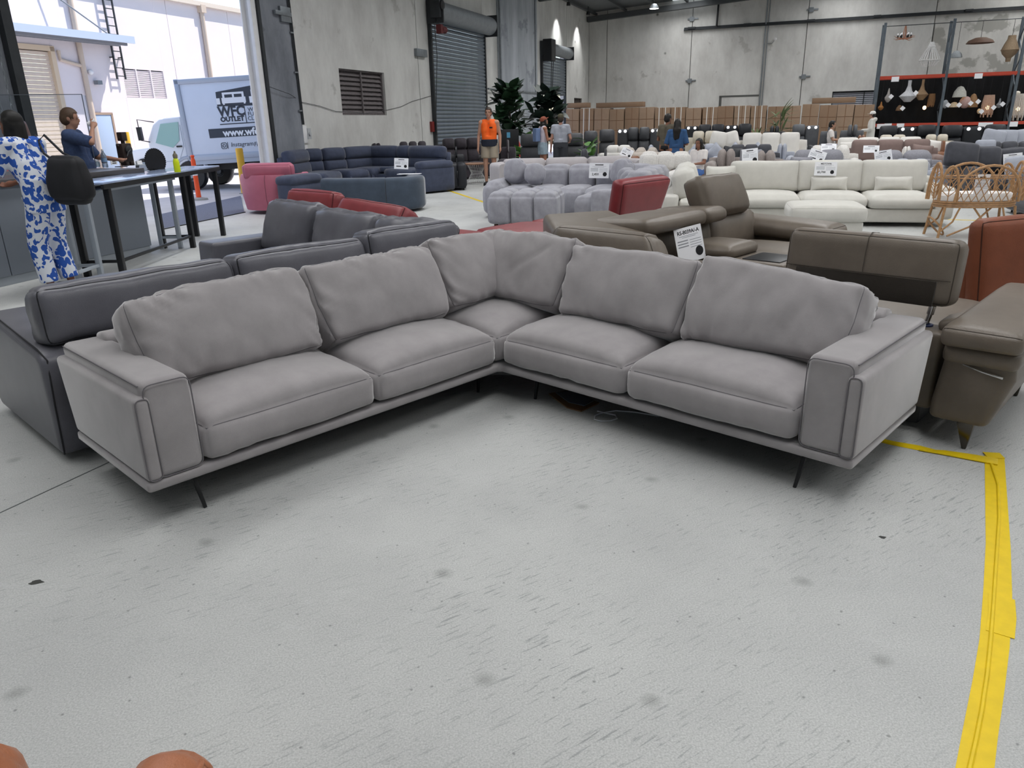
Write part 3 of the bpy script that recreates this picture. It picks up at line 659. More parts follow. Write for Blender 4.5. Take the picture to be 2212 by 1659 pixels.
for i, (y0, y1, zt) in enumerate(((-1.88,-.955,.80),(-.935,-.10,.812),(-.085,.66,.84))):
    s2.cu('back_cushion', L2, -1.19,-.985, y0, y1, .53, zt, rot=(0,R(-9),0), n=(7,24,12), dome=(.04,.03,.01,.01,0,.012), seed=20+i, piping=[(0,1),(0,-1)], pmat=L2S, pr=.004, **PK)
for i, (x0, x1, zt) in enumerate(((-3.10,-2.46,.87),(-2.38,-1.66,.84),(-1.62,-1.0,.835))):
    s2.cu('back_cushion', L2, x0, x1, .40,.62, .43, zt, rot=(R(-20),R(3-3*i),R(4)), n=(18,7,16), dome=(.02,.02,.07,.05,0,.02), seed=30+i, piping=[(1,1)], pmat=L2S, pr=.004, r=.05, wr=.022, pk=.012)
s2.legs(M_BLACK, ((-1.05,-1.6),(-1.8,-1.6),(-1.05,.8),(-2.95,.8),(-2.95,0)), .08, .03, .03)

# ---- taupe leather motion sofa behind the right wing
L4 = leather('taupe_leather', '#6a6157', 0.40); L4M = fabric('brown_mesh', '#37322d', bump=.8, bscale=700); L4S = mat('taupe_seam', '#463f38', .8)
s4 = Th('motion_corner_sofa', 'taupe leather corner sofa with adjustable headrests behind the suede sofa', 'sofa', .6, 1.9)
s4.box('back_frame', L4, 1.12,1.905,.945,1.12,.13,.505, .025, 4)
s4.geo('back_frame', G().prism([(.98,.13),(1.12,.13),(1.14,.53),(.99,.53)], 'x', -.42, 1.12), L4, .02, 3)
s4.box('base', L4, -.42,1.9,1.12,1.95,.13,.36); s4.box('base', L4, -.45,.58,1.95,3.45,.13,.36)
s4.cu('seat_cushion', L4, 1.12,1.88,1.18,1.96,.34,.46, r=.04, dome=(0,0,0,0,0,.03)); s4.cu('seat_cushion', L4, .30,1.1,1.18,1.93,.34,.44, r=.04, dome=(0,0,0,0,0,.02))
# raised headrest of the near recliner: padded slab, mesh insert, chrome strut in a cup
hr = s4.cu('headrest', L4, 1.10,1.905,1.015,1.165,.60,.905, rot=(R(-7),0,R(-1)), n=(22,6,14), r=.045, dome=(.004,.004,.012,.02,0,.006), wr=.003, piping=[(1,-1)], pmat=L4S, pr=.0035)
obj('mesh_insert', G().box((0,-.083,-.095), (.66,.012,.115)), L4M, hr, bevel=.005)
obj('seam', G().tube([(0,-.091,-.03),(0,-.090,.06),(0,-.082,.135),(0,-.05,.158),(0,.05,.158)], .002, 5).tube([(-.385,-.085,-.03),(0,-.0905,-.032),(.385,-.085,-.03)], .0025, 5), L4S, hr)
s4.geo('strut', G().cyl((1.80,1.05,.50),(1.815,1.06,.585), .011, .011, 10).cyl((1.81,1.058,.56),(1.815,1.06,.60), .016, .016, 10), M_CHROME)
s4.geo('strut_cup', G().lathe([(0,.506),(.034,.506),(.034,.512),(.022,.513),(.02,.508),(0,.508)], 16, (1.80,1.05,0)), mat('blue_cup','#28345c',.3))
s4.cu('headrest_flap', L4, 1.86,1.96,1.0,1.2,.50,.56, rot=(0,R(-20),0), r=.025)
# right arm
s4.geo('armrest', G().prism([(1.915,.20),(1.95,.50),(2.21,.50),(2.225,.36),(2.15,.125),(1.915,.125)], 'y', .865, 1.98), L4, .03, 4)
s4.cu('arm_pad', L4, 1.925,2.235,.80,2.0,.485,.575, n=(10,20,6), r=.03, dome=(.004,.004,.01,.01,0,.022), wr=.003, piping=[(2,1)], pmat=L4S, pr=.003)
s4.cu('arm_pad_lower', L4, 1.935,2.228,.835,1.99,.405,.492, n=(8,18,4), r=.03, dome=(.008,.012,.01,.0,0,0))
s4.geo('chrome_trim', G().tube([(2.02,.862,.405),(2.10,.852,.388),(2.18,.852,.374)], .005, 6), M_CHROME)
for x, y in ((2.075,.90),(2.10,1.83)):
    s4.geo('leg', G().add([(x-.006,y-.006,0),(x+.012,y-.006,0),(x+.012,y+.008,0),(x-.006,y+.008,0),(x-.045,y-.02,.14),(x+.03,y-.02,.14),(x+.03,y+.03,.14),(x-.045,y+.03,.14)], [(3,2,1,0),(4,5,6,7),(0,1,5,4),(1,2,6,5),(2,3,7,6),(3,0,4,7)]), M_GUN, .004)
s4.legs(M_BLACK, ((1.5,1.05),(.2,1.15),(-.35,1.2),(.5,3.3)), .14, .03, .03)
s4.box('mechanism', M_BLACK, 1.35,1.85,1.0,1.8,.03,.13, .01)
# corner backs
s4.cu('back_cushion', L4, -.50,.34,1.00,1.18,.46,.795, rot=(R(-14),0,0), n=(18,6,12), r=.05, dome=(.01,.03,.02,.02,0,.015), wr=.004, piping=[(1,-1),(1,1)], pmat=L4S, taper=lambda Q,U: Q+np.stack([.10*U[:,2]*np.clip(U[:,0],0,1)*-1, 0*U[:,0], 0*U[:,0]],1))
wt = [(-.96,1.46,.815),(-.80,2.08,.80),(-.12,1.72,.735),(-.06,1.40,.725),(-.50,1.04,.79)]; nw = len(wt)
s4.geo('corner_back', G().add([(x,y,.48) for x,y,z in wt]+wt, [tuple(range(nw-1,-1,-1)), tuple(range(nw,2*nw))]+[(i,(i+1)%nw,nw+(i+1)%nw,nw+i) for i in range(nw)]), L4, .05, 4, ang=60)
s4.box('back_frame', L4, -.66,-.46,1.0,3.45,.13,.55, .03)
for y0, y1 in ((1.55,2.36),(2.36,2.66)): s4.cu('headrest', L4, -.62,-.10,y0,y1,.68,.79, rot=(0,R(-4),0), n=(10,10,5), r=.04, dome=(.0,.02,.0,.0,0,.015), wr=.004)
for y0, y1 in ((1.78,2.30),(2.30,2.62),(2.62,3.38)): s4.cu('back_cushion', L4, -.46,-.20,y0,y1,.40,.70, rot=(0,R(-9),0), r=.05, dome=(0,.03,0,0,0,.01), wr=.004)
s4.cu('headrest', L4, -.40,-.24,2.55,3.20,.68,1.02, rot=(0,R(-24),0), n=(6,14,10), r=.045, dome=(.01,.05,.01,.01,0,.0), wr=.012, pk=.005, seed=4, piping=[(0,-1)], pmat=L4S)
s4.cu('seat_cushion', L4, -.25,.64,1.92,2.12,.33,.46, r=.04, dome=(0,.01,0,0,0,.03)); s4.cu('seat_cushion', L4, -.25,.60,2.62,3.30,.33,.46, r=.05, dome=(0,.01,0,0,0,.04), n=(10,10,5))
s4.cu('seat_cushion', L4, .62,1.12,1.96,2.16,.33,.455, r=.04, dome=(0,.01,0,0,0,.02))
s4.box('console', L4, -.20,.62,2.13,2.60,.33,.50, .015)
s4.cu('console_lid', L4, -.18,.22,2.15,2.58,.49,.575, n=(10,10,5), r=.035, dome=(.01,.01,.01,.01,0,.02), piping=[(2,-1)], pmat=L4S)
s4.box('cupholder_tray', M_PLASTIC, .28,.56,2.20,2.52,.498,.507, .004)
s4.cu('armrest', L4, -.50,.62,3.36,3.72,.13,.50, r=.05); s4.cu('arm_pad', L4, -.48,.46,3.32,3.70,.48,.62, rot=(0,R(2),0), n=(12,8,5), r=.05, dome=(0,.02,.02,.02,0,.02), piping=[(0,1)], pmat=L4S)

# ---- price cards (white sheet with print and a round stamp)
def card(name, label, loc, rot, w, h, title, price=None, group='price cards', stamp=True):
    t = thing(name, label, 'price card', loc, 0, group, rot=rot)
    obj('sheet', G().box((0,0,0),(w,.002,h)), M_PAPER, t)
    F = (R(90),0,0); f = -.0014
    if title in ('MIDTOWN', 'RS-8039A/-A'): text(title, h*.15, M_INK, t, (0, f, h*.36), F, bold=.0008, ext=.0003)
    else: obj('title_line', G().box((0,f+.0006,h*.37),(w*.42,.0012,h*.06)), M_INK, t)
    g = G()
    for i in range(2): g.box((0,f+.0006,h*(.26-.04*i)),(w*(.7-.2*i),.0012,h*.012))
    for i in range(4): g.box((w*.22,f+.0006,h*(.12-.07*i)),(w*.42,.0012,h*.014))
    for i in range(3): g.box((-w*.24,f+.0006,h*(.13-.08*i)),(w*.38,.0012,h*.03))
    stuff(obj('printed_lines', g, M_GREYINK, t))
    if price and price not in ('$2,700', '$1,600', '2,450'): obj('price_line', G().box((-w*.18,f+.0006,-h*.25),(w*.34,.0012,h*.09)), M_INK, t)
    elif price: text(price, h*.21, M_INK, t, (-w*.18, f, -h*.25), F, bold=.001, ext=.0003)
    if stamp: obj('round_stamp', G().lathe([(0,0),(h*.14,0),(h*.14,.001),(0,.001)], 20), M_INK, t, (w*.30, f, -h*.24), F)
    return t
p = mloc(-.04, 2.02, .60); card('price_card', 'white price card with hand lettering propped on the taupe sofa backrest', p, (R(-12),R(-7),SA+R(72)), .25, .25, 'RS-8039A/-A', None)

# ---- burgundy leather sofa further back
L3 = leather('burgundy_leather', '#83363a', 0.40); L3S = mat('burgundy_seam','#4e1c20',.8)
s3 = Th('burgundy_sofa', 'burgundy leather corner sofa with tilted headrests behind the leather sofas', 'sofa', -2.8, 2.3)
s3.box('base', L3, -4.3,-2.1,1.3,2.4,.10,.34, .03); s3.box('base', L3, -2.75,-1.75,2.3,4.15,.10,.34, .03)
s3.cu('seat_cushion', L3, -4.25,-3.2,1.45,2.42,.30,.44, r=.05, dome=(0,0,0,.02,0,.03)); s3.cu('seat_cushion', L3, -3.18,-2.08,1.45,2.42,.30,.44, r=.05, dome=(0,.02,0,.02,0,.03))
s3.cu('seat_cushion', L3, -2.75,-1.72,2.45,3.25,.30,.45, r=.05, dome=(0,.02,0,.0,0,.03)); s3.cu('seat_cushion', L3, -2.75,-1.74,3.27,4.12,.30,.45, r=.05, dome=(0,.02,0,.0,0,.03))
s3.cu('back_cushion', L3, -4.28,-2.1,1.18,1.42,.2,.66, rot=(R(-6),0,0), r=.06, n=(16,5,7))
s3.cu('headrest', L3, -3.98,-3.24,1.12,1.28,.60,.885, rot=(R(-14),R(0),R(3)), n=(16,6,9), r=.05, dome=(.03,.03,.015,.02,0,.015), wr=.006, pk=.004, piping=[(1,-1),(1,1)], pmat=L3S, pr=.005)
s3.cu('headrest', L3, -3.08,-2.25,1.10,1.32,.60,.81, rot=(R(-32),R(3),R(5)), n=(18,6,8), r=.05, dome=(.03,.03,.015,.02,0,.015), wr=.006, pk=.004, piping=[(1,-1),(1,1)], pmat=L3S, pr=.005)
h3 = s3.cu('backrest', L3, -1.80,-1.64,3.42,4.22,.42,.90, rot=(0,R(14),0), n=(6,16,12), r=.05, dome=(.03,.012,.01,.01,0,.01), wr=.003, piping=[(0,1)], pmat=L3S, pr=.005, taper=lambda Q,U: Q*np.stack([1+0*U[:,2], 1+.10*U[:,2], 1+0*U[:,2]],1))
obj('pocket_seam', G().tube([(.09,-.26,-.1),(.092,0,-.1),(.09,.27,-.1)], .004, 5), L3S, h3)
s3.legs(M_BLACK, ((-4.1,1.4),(-4.1,2.2),(-1.85,4.0),(-2.6,4.0),(-2.2,1.4)), .11, .02, .03)

# ---- brown leather armchair at the right edge
L5 = leather('saddle_brown_leather', '#7c442c', 0.5); L5S = mat('brown_seam','#3f2012',.8)
c5 = Th('leather_armchair', 'saddle brown leather armchair with tall back at the right edge', 'armchair', .42, .45, O=(2.83,4.42), A=R(4))
c5.cu('backrest', L5, 0,.80,0,.14,.30,.86, rot=(R(-6),R(-3),0), n=(14,5,12), r=.05, dome=(.01,.01,.015,.02,0,.01), wr=.003, piping=[(1,-1),(1,1)], pmat=L5S, pr=.004)
c5.cu('seat_cushion', L5, .1,.7,.12,.78,.32,.46, r=.05, dome=(0,0,0,.02,0,.03)); c5.box('base', L5, .02,.78,.05,.80,.14,.34, .03)
for x0 in (0,.70): c5.cu('armrest', L5, x0,x0+.11,.08,.80,.30,.60, r=.045)
c5.legs(M_BLACK, ((.08,.1),(.72,.1),(.08,.74),(.72,.74)), .15)
# ---- tan leather armchair whose arm ends show at the bottom left corner
L6 = leather('tan_leather', '#a4694a', 0.36)
pa, pb = on_z(-95, 1625, .62), on_z(318, 1650, .60)
c6 = thing('tan_armchair', 'tan leather armchair whose two arm ends show at the bottom left corner', 'armchair', (pa[0]+.22, pa[1]-.42, 0), R(-3))
def c6p(n_, x0,x1,y0,y1,z0,z1, **k): return cushion(n_, c6, L6, x1-x0, y1-y0, z1-z0, ((x0+x1)/2,(y0+y1)/2,(z0+z1)/2), **k)
dx = pb[0]-pa[0]
c6p('armrest', -.22-.09,-.22+.065,-.30,.46,.12,.625, r=.075, dome=(.01,.01,0,.02,0,.02), n=(8,14,10))
c6p('armrest', dx-.22-.055,dx-.22+.075,-.30,.455,.12,.615, r=.065, dome=(.01,.01,0,.02,0,.02), n=(8,14,10), piping=[(0,1)], pr=.006, pmat=L6)
c6p('seat_cushion', -.155,dx-.275,-.2,.35,.26,.42, r=.05, dome=(0,0,0,.02,0,.03)); c6p('backrest', -.22,dx-.22,-.40,-.22,.2,.85, r=.06)
obj('base', G().bx(-.28,dx-.16,-.36,.36,.08,.28), L6, c6, bevel=.02)
for x in (-.24,dx-.2):
    for y in (-.3,.33): obj('leg', G().cyl((x,y,0),(x,y,.1),.015,.02,8), M_BLACK, c6)
# ================================================================== people: one continuous body surface each, clothes and hair as children
def remesh(g, voxel, it=3, fac=.5):
    me = bpy.data.meshes.new('tmp'); me.from_pydata(g.v, [], g.f)
    bm = bmesh.new(); bm.from_mesh(me); bmesh.ops.recalc_face_normals(bm, faces=bm.faces); bm.to_mesh(me); bm.free()
    o = bpy.data.objects.new('tmp', me); COL.objects.link(o)
    md = o.modifiers.new('r', 'REMESH'); md.mode = 'VOXEL'; md.voxel_size = voxel
    sm = o.modifiers.new('s', 'SMOOTH'); sm.iterations = it; sm.factor = fac
    bpy.context.view_layer.update()
    res = bpy.data.meshes.new_from_object(o.evaluated_get(bpy.context.evaluated_depsgraph_get()))
    bpy.data.objects.remove(o); bpy.data.meshes.remove(me)
    res.polygons.foreach_set('use_smooth', [True]*len(res.polygons)); return res
def cap(g, a, b, r0, r1, sx=1.0, sy=1.0):                # tapered capsule
    a = Vector(a); b = Vector(b); d = (b-a); L = d.length; d = d.normalized() if L > 1e-6 else Vector((0,0,1))
    pts = []; rad = []
    for i in range(5): t = i/4*math.pi/2; pts.append(a - d*r0*math.cos(t)); rad.append(max(r0*math.sin(t), .0008))
    for i in range(5): t = i/4*math.pi/2; pts.append(b + d*r1*math.sin(t)); rad.append(max(r1*math.cos(t), .0008))
    g.tube(pts, rad, 12)
def cone(g, a, b, r0, r1, sx=1.0, sy=1.0, seg=20):       # flat-ended (for hems), elliptical
    s = G().tube([a, b], [r0, r1], seg); cx, cy = (a[0]+b[0])/2, (a[1]+b[1])/2
    g.add([((x-cx)*sx+cx, (y-cy)*sy+cy, z) for x,y,z in s.v], s.f)
DEF = dict(pel=(0,0,.95), che=(0,0,1.24), nek=(0,-.01,1.46), hed=(0,.02,1.62), shL=(-.185,0,1.42), shR=(.185,0,1.42), elL=(-.235,-.02,1.14), elR=(.235,-.02,1.14), wrL=(-.25,.06,.90), wrR=(.25,.06,.90), hiL=(-.09,0,.92), hiR=(.09,0,.92), knL=(-.10,.02,.50), knR=(.10,.02,.50), anL=(-.10,-.02,.09), anR=(.10,-.02,.09), toL=(-.11,.14,.035), toR=(.11,.14,.035))
def SKIN(name, c): return mat('skin_'+name, c, .55, var=.04, vscale=20, spec=.35)
def person(name, label, loc, rz, skin, pose=None, h=1.75, vox=.013, female=False, head_yaw=0.0, head_pitch=0.0, slim=1.0):
    J = {k: Vector(v) for k, v in DEF.items()}
    for k, v in (pose or {}).items(): J[k] = Vector(v)
    t = thing(name, label, 'person', loc, rz); sc = h/1.75; t.scale = (sc,sc,sc)
    g = G(); W = slim
    sh = .9 if female else 1.0
    cap(g, J['shL']*1+Vector((0,0,-.01)), J['shR']+Vector((0,0,-.01)), .062*W, .062*W)
    mid = (J['shL']+J['shR'])/2
    for sx in (-1, 1):
        s = 'L' if sx < 0 else 'R'; off = Vector(((J['sh'+s]-mid).x*.5, (J['sh'+s]-mid).y*.5, 0))
        cap(g, mid+off+Vector((0,.005,-.06)), J['che']+off*.95+Vector((0,.01,0)), .088*W, .095*W*sh)
        cap(g, J['che']+off*.95, J['pel']+off*.8+Vector((0,0,.06)), .092*W*sh, .09*W)
        cap(g, J['pel']+off*.9+Vector((0,-.01,.03)), J['hi'+s]+Vector((0,-.015,-.03)), .105*W, .10*W)
        cap(g, J['hi'+s], J['kn'+s], .088*W, .055*W); cap(g, J['kn'+s], J['an'+s]+Vector((0,0,.02)), .056*W, .036*W)
        cap(g, (J['kn'+s]*.68+J['an'+s]*.32)+Vector((0,-.015,0)), (J['kn'+s]*.5+J['an'+s]*.5), .052*W, .04*W)
        cap(g, J['an'+s]+Vector((0,-.015,-.045)), J['to'+s]+Vector((0,0,.0)), .036, .03)
        cap(g, J['sh'+s], J['el'+s], .052*W, .038*W); cap(g, J['el'+s], J['wr'+s], .04*W, .026*W)
        # hand: palm, four fingers, thumb
        d = (J['wr'+s]-J['el'+s]).normalized(); side = d.cross(Vector((0,1,0))); side = side.normalized() if side.length > .2 else Vector((1,0,0))
        fw = side.cross(d).normalized(); w0 = J['wr'+s]
        cap(g, w0+d*.03, w0+d*.075, .026, .03)
        for k in range(4):
            o_ = fw*(-.027+.018*k)*1.0; ln = (.062,.07,.066,.05)[k]
            p0 = w0+d*.085+o_; p1 = p0+d*ln*.55+side*sx*-.008; p2 = p1+d*ln*.45+side*sx*-.022
            cap(g, p0, p1, .0095, .009); cap(g, p1, p2, .009, .0078)
        cap(g, w0+d*.04+fw*.025, w0+d*.075+fw*.05, .012, .010); cap(g, w0+d*.075+fw*.05, w0+d*.105+fw*.048, .010, .008)
    cap(g, J['nek']+Vector((0,0,-.05)), J['hed']+Vector((0,-.01,-.06)), .056*W, .05*W)
    HM = Matrix.Rotation(head_yaw, 4, 'Z') @ Matrix.Rotation(-head_pitch, 4, 'X'); HM.translation = J['hed']
    hg = G(); hg.ell((0,-.005,.025),(.074,.095,.095)); hg.ell((0,.018,-.035),(.058,.072,.08)); hg.ell((0,.055,-.085),(.03,.03,.028))
    hg.add(*(lambda q: (q.v, q.f))(G().ell((0,.095,-.012),(.012,.018,.026),8,6))); hg.ell((0,.088,-.052),(.024,.012,.012),8,6)
    for sx in (-1,1): hg.ell((sx*.074,-.005,0),(.012,.022,.032),8,6)
    g.add([tuple(HM @ Vector(p)) for p in hg.v], hg.f)
    body = link('body', remesh(g, vox), skin, t)
    eg = G()
    for sx in (-1,1): eg.ell((sx*.03,.086,.008),(.011,.006,.006),8,6); eg.ell((sx*.031,.088,.028),(.019,.005,.004),8,6)
    stuff(link('eyes_and_brows', to_mesh('eyes', eg.add([],[])), mat('eye_dark','#2a1c16',.4), t)).matrix_local = HM
    ml = link('mouth', to_mesh('mouth', G().ell((0,.098,-.052),(.02,.004,.006),8,6)), mat('lip','#a4605a',.5), t); ml.matrix_local = HM
    return t, J, HM
def garment(t, name, g, m_, vox=.013, it=3): return link(name, remesh(g, vox, it), m_, t)
def hair(t, HM, m_, long=0.0, vox=.012, top=1.0, J=None, bun=False):
    g = G(); g.ell((0,-.010,.036),(.084,.105,.100*top)); g.ell((0,-.035,-.005),(.084,.085,.088))
    if long:
        cap(g, (0,-.06,0), (0,-.085,-long*.45), .07, .085); cap(g, (-.03,-.085,-long*.4), (-.04,-.09,-long), .075, .045); cap(g, (.03,-.085,-long*.4), (.04,-.09,-long*.95), .075, .045)
        for sx in (-1,1): cap(g, (sx*.065,0,.03), (sx*.07,-.02,-long*.55), .03, .03)
    o = link('hair', remesh(g, vox, 2), m_, t); o.matrix_local = HM
    # uncover the face
    bm = bmesh.new(); bm.from_mesh(o.data)
    dl = [v for v in bm.verts if (v.co.y > .058 and v.co.z < .068) or (v.co.y > .035 and v.co.z < -.0 and abs(v.co.x) < .066)]
    bmesh.ops.delete(bm, geom=dl, context='VERTS'); bm.to_mesh(o.data); bm.free(); return o
def cap_hat(t, HM, m_, back=False, bm_=None):
    g = G(); g.lathe([(.094,.03),(.097,.05),(.09,.09),(.065,.122),(.03,.136),(.0001,.139)], 20, (0,-.008,0), sx=.9, sy=1.08); g.f.append(tuple(range(19,-1,-1)))
    o = link('cap_crown', to_mesh('cap_crown', g), m_, t); o.matrix_local = HM
    b = G(); s = -1 if back else 1
    pts = [(-.075,.055*s),(-.07,.10*s),(-.045,.15*s),(0,.168*s),(.045,.15*s),(.07,.10*s),(.075,.055*s)]
    b.prism(pts, 'z', .034, .041); o2 = link('cap_brim', to_mesh('cap_brim', b), bm_ or m_, t); o2.matrix_local = HM
    return o
def shirt_g(J, sleeve=.6, hem=.93, r=1.0, neck=True, female=False):
    g = G(); mid = (J['shL']+J['shR'])/2
    kk = 1.0 if sleeve > 0 else .62
    cap(g, mid+(J['shL']-mid)*kk+Vector((0,0,.004)), mid+(J['shR']-mid)*kk+Vector((0,0,.004)), .07*r, .07*r)
    for s in 'LR':
        off = Vector(((J['sh'+s]-mid).x*.5, (J['sh'+s]-mid).y*.5, 0))
        cap(g, mid+off+Vector((0,.004,-.06)), J['che']+off*.95+Vector((0,.01,0)), .105*r, .11*r)
        cap(g, J['che']+off*.95, J['pel']+off*.8+Vector((0,0,.12)), .11*r, .108*r)
        if sleeve > 0: e = J['sh'+s].lerp(J['el'+s], sleeve); d = (e-J['sh'+s]); cone(g, tuple(J['sh'+s]), tuple(e), .066*r, .064*r)
        if sleeve > 1.0: pass
    lo = Vector((J['pel'].x, J['pel'].y, hem)); cone(g, tuple(J['pel']+Vector((0,0,.16))), tuple(lo), .195*r*.95, .2*r*.95, 1.0, .66)
    return g
def shorts_g(J, to=.75, r=1.0, wide=.095):
    g = G(); cone(g, tuple(J['pel']+Vector((0,0,.09))), tuple(J['pel']+Vector((0,-.005,-.05))), .185*r, .20*r, 1.0, .66)
    for s in 'LR':
        k = J['hi'+s].lerp(J['kn'+s], to) if to <= 1 else J['kn'+s].lerp(J['an'+s], to-1)
        if to > 1: cone(g, tuple(J['hi'+s]+Vector((0,-.008,0))), tuple(J['kn'+s]), .105*r, wide*.86); cap(g, J['kn'+s], J['kn'+s]+Vector((0,0,-.02)), wide*.86, wide*.86); cone(g, tuple(J['kn'+s]), tuple(k), wide*.86, wide*.8)
        else: cone(g, tuple(J['hi'+s]+Vector((0,-.008,0))), tuple(k), .108*r, wide*r)
    return g
def shoes(t, J, m_, name='shoe'):
    for s in 'LR':
        g = G(); cap(g, J['an'+s]+Vector((0,-.03,-.04)), J['to'+s]+Vector((0,.01,.005)), .046, .04); g.bx(J['an'+s].x-.045, J['an'+s].x+.045, J['an'+s].y-.075, J['to'+s].y+.04, 0, .03)
        garment(t, name, g, m_, .012)
# ================================================================== sales counter, tables and the people at the left
M_CTR = mat('grey_laminate', '#7b828c', .5, var=.05, vscale=2); M_CTRTOP = mat('dark_counter_top', '#4d4a4c', .4, var=.1)
CO = on_z(0, 632)[:2]; CE = on_z(362, 546)[:2]; cdv = CE-CO; CA = math.atan2(cdv[1], cdv[0]); CL = float(np.linalg.norm(cdv))
# frame: x along the counter towards its right end, y away from the camera side (behind), z up
ct = Th('sales_counter', 'grey laminate sales counter with dark top behind the woman', 'counter', 1.0, .3, O=CO+np.array([-math.sin(CA),math.cos(CA)])*.22, A=CA)
for i, (x0, x1) in enumerate(((-2.6,-1.2),(-1.19,.35),(.36,CL))): ct.box('front_panel', M_CTR, x0, x1, 0, .03, .09, .97, .004)
ct.box('kick_board', mat('grey_kick','#9aa1a8',.6), -2.6, CL-.02, .015, .04, 0, .09, .003); ct.box('end_panel', M_CTR, CL-.03, CL, .03, .62, 0, .97, .004)
ct.box('back_panel', M_CTR, -2.6, CL-.03, .6, .63, 0, .97, .004)
ct.box('counter_top', M_CTRTOP, -2.65, CL+.05, -.05, .68, .97, 1.03, .004)
M_TBLUE = mat('glossy_blue_top', '#7f93bd', .12, var=.25, vscale=3, spec=.8, dark='#b9c6de')
# black frame bar table: long side through the measured feet
TA = np.array([-4.13, 7.90]); TB = np.array([-4.14, 10.9]); td = TB-TA; TAng = math.atan2(td[1], td[0]); TL = float(np.linalg.norm(td))
tb = Th('bar_table', 'long black framed bar table with glossy blue top beside the counter', 'table', TL/2, .3, O=TA, A=TAng)
tb.box('table_top', M_TBLUE, -.15, TL+.1, -.05, .44, .955, .975, .003); tb.box('apron', M_BLACK, -.15, TL+.1, -.052, -.02, .905, .955, .003); tb.box('apron', M_BLACK, -.15, TL+.1, .41, .44, .905, .955, .003); tb.box('apron', M_BLACK, TL+.07, TL+.1, -.02, .41, .905, .955, .003)
for x in (0, TL*.63, TL):
    for y in (0, .38): tb.box('leg', M_BLACK, x-.03, x+.03, y-.03, y+.03, 0, .91, .003)
tb.box('stretcher', M_BLACK, .03, TL*.63-.03, -.015, .015, .14, .17, .002)
for x in (0, TL*.63): tb.box('stretcher', M_BLACK, x-.015, x+.015, .03, .35, .14, .17, .002)
WT = Th('white_frame_table', 'white steel framed table standing under the black bar table', 'table', .9, .25, O=(-4.28,7.74), A=TAng)
M_WF = mat('pale_steel_frame', '#a9b1ba', .5)
WT.box('table_top', M_WF, -.55, 2.1, -.04, .30, .862, .89, .003)
for x in (0, 2.02):
    for y in (0, .24): WT.box('leg', M_WF, x-.025, x+.025, y-.025, y+.025, 0, .862, .003)
WT.box('stretcher', M_WF, -.42, 0, -.015, .015, .13, .16, .002); WT.box('stretcher', M_WF, -.015, .015, .02, .22, .13, .16, .002); WT.box('stretcher', M_WF, 2.005, 2.035, .02, .22, .13, .16, .002)
# ---- things on the counter
CT_Z = 1.03
def cpos(px, py, y): # point on counter top plane at depth offset y of the counter frame from pixel column
    p = on_z(px, py, CT_Z); return p
def cth(name, label, cat, px, py, z=CT_Z, rz=CA, group=None):
    p = on_z(px, py, z); return thing(name, label, cat, (p[0], p[1], z), rz, group)
M_ACR = mat('clear_acrylic', '#eef3f6', .03, trans=1.0, ior=1.03, spec=.3); M_ACRE = mat('acrylic_edge', '#59606a', .2)
pl_ = on_z(-60, 372, CT_Z); pr = on_z(208, 362, CT_Z); wv = pr-pl_; wl_ = float(np.linalg.norm(wv[:2])); aa = math.atan2(wv[1], wv[0])
sg = thing('acrylic_screen', 'tall clear acrylic sneeze screen standing on the sales counter', 'screen', (pr[0], pr[1], CT_Z), aa)
SH = on_y(196, 204, pr[1])[2]-CT_Z
obj('pane', G().bx(-wl_, 0, -.003, .003, 0, SH), M_ACR, sg); obj('side_pane', G().bx(-.003, .003, .003, .30, 0, SH), M_ACR, sg)
obj('edge', G().bx(-wl_, .004, -.004, .004, SH, SH+.008), M_ACRE, sg); obj('edge', G().bx(-.005,.005,-.005,.005,0,SH), M_ACRE, sg); obj('edge', G().bx(-.004,.004,.29,.30,0,SH), M_ACRE, sg)
obj('foot', G().bx(-.12,-.02,-.05,.05,0,.008), M_ACRE, sg)
t = cth('mug', 'teal blue ceramic mug on the counter below the screen', 'mug', 187, 362)
gm = G().lathe([(.038,0),(.047,.03),(.048,.085),(.044,.1),(.041,.1),(.04,.02),(0,.015)], 20); obj('bowl', gm, mat('teal_glaze','#3f6478',.3,var=.1), t)
obj('handle', G().tube([(.045,0,.08),(.075,0,.07),(.075,0,.035),(.045,0,.025)], .007, 8), MATS['teal_glaze'], t)
t = cth('glass_jar', 'small clear glass jar with white lid beside the mug', 'jar', 210, 361); obj('glass', G().lathe([(.03,0),(.04,.01),(.04,.06),(.03,.07)],16), mat('jar_glass','#a9bcc9',.1,trans=.6), t); obj('lid', G().lathe([(0,.07),(.034,.07),(.034,.085),(0,.085)],16), M_WHITE, t)
t = cth('water_bottle', 'clear plastic water bottle standing on the counter', 'bottle', 228, 362)
obj('bottle', G().lathe([(.03,0),(.034,.01),(.034,.045),(.03,.05),(.034,.06),(.034,.13),(.026,.165),(.013,.19),(.013,.205)],16), mat('pet_plastic','#b7c8dc',.12,trans=.7), t); obj('label_band', G().lathe([(.0348,.07),(.0348,.115)],16,close=False), mat('bottle_label','#7fa0c6',.5), t); obj('cap', G().lathe([(0,.205),(.014,.205),(.014,.222),(0,.222)],12), M_WHITE, t)
t = cth('desk_sign', 'small white desk sign lettered in black on the counter', 'sign', 247, 356); obj('board', G().box((0,0,.045),(.11,.01,.085)), M_PAPER, t, bevel=.003)
for i, w_ in enumerate((.035,.06,.07)): obj('printed_line', G().box((0,-.0056,.07-.024*i),(w_,.001,.012)), M_INK, t)
M_TIKI = mat('dark_bronze', '#2b211d', .5, var=.3, vscale=14)
t = cth('radio_sculpture', 'dark metal robot shaped sculpture with a dial chest on the counter', 'sculpture', 275, 358)
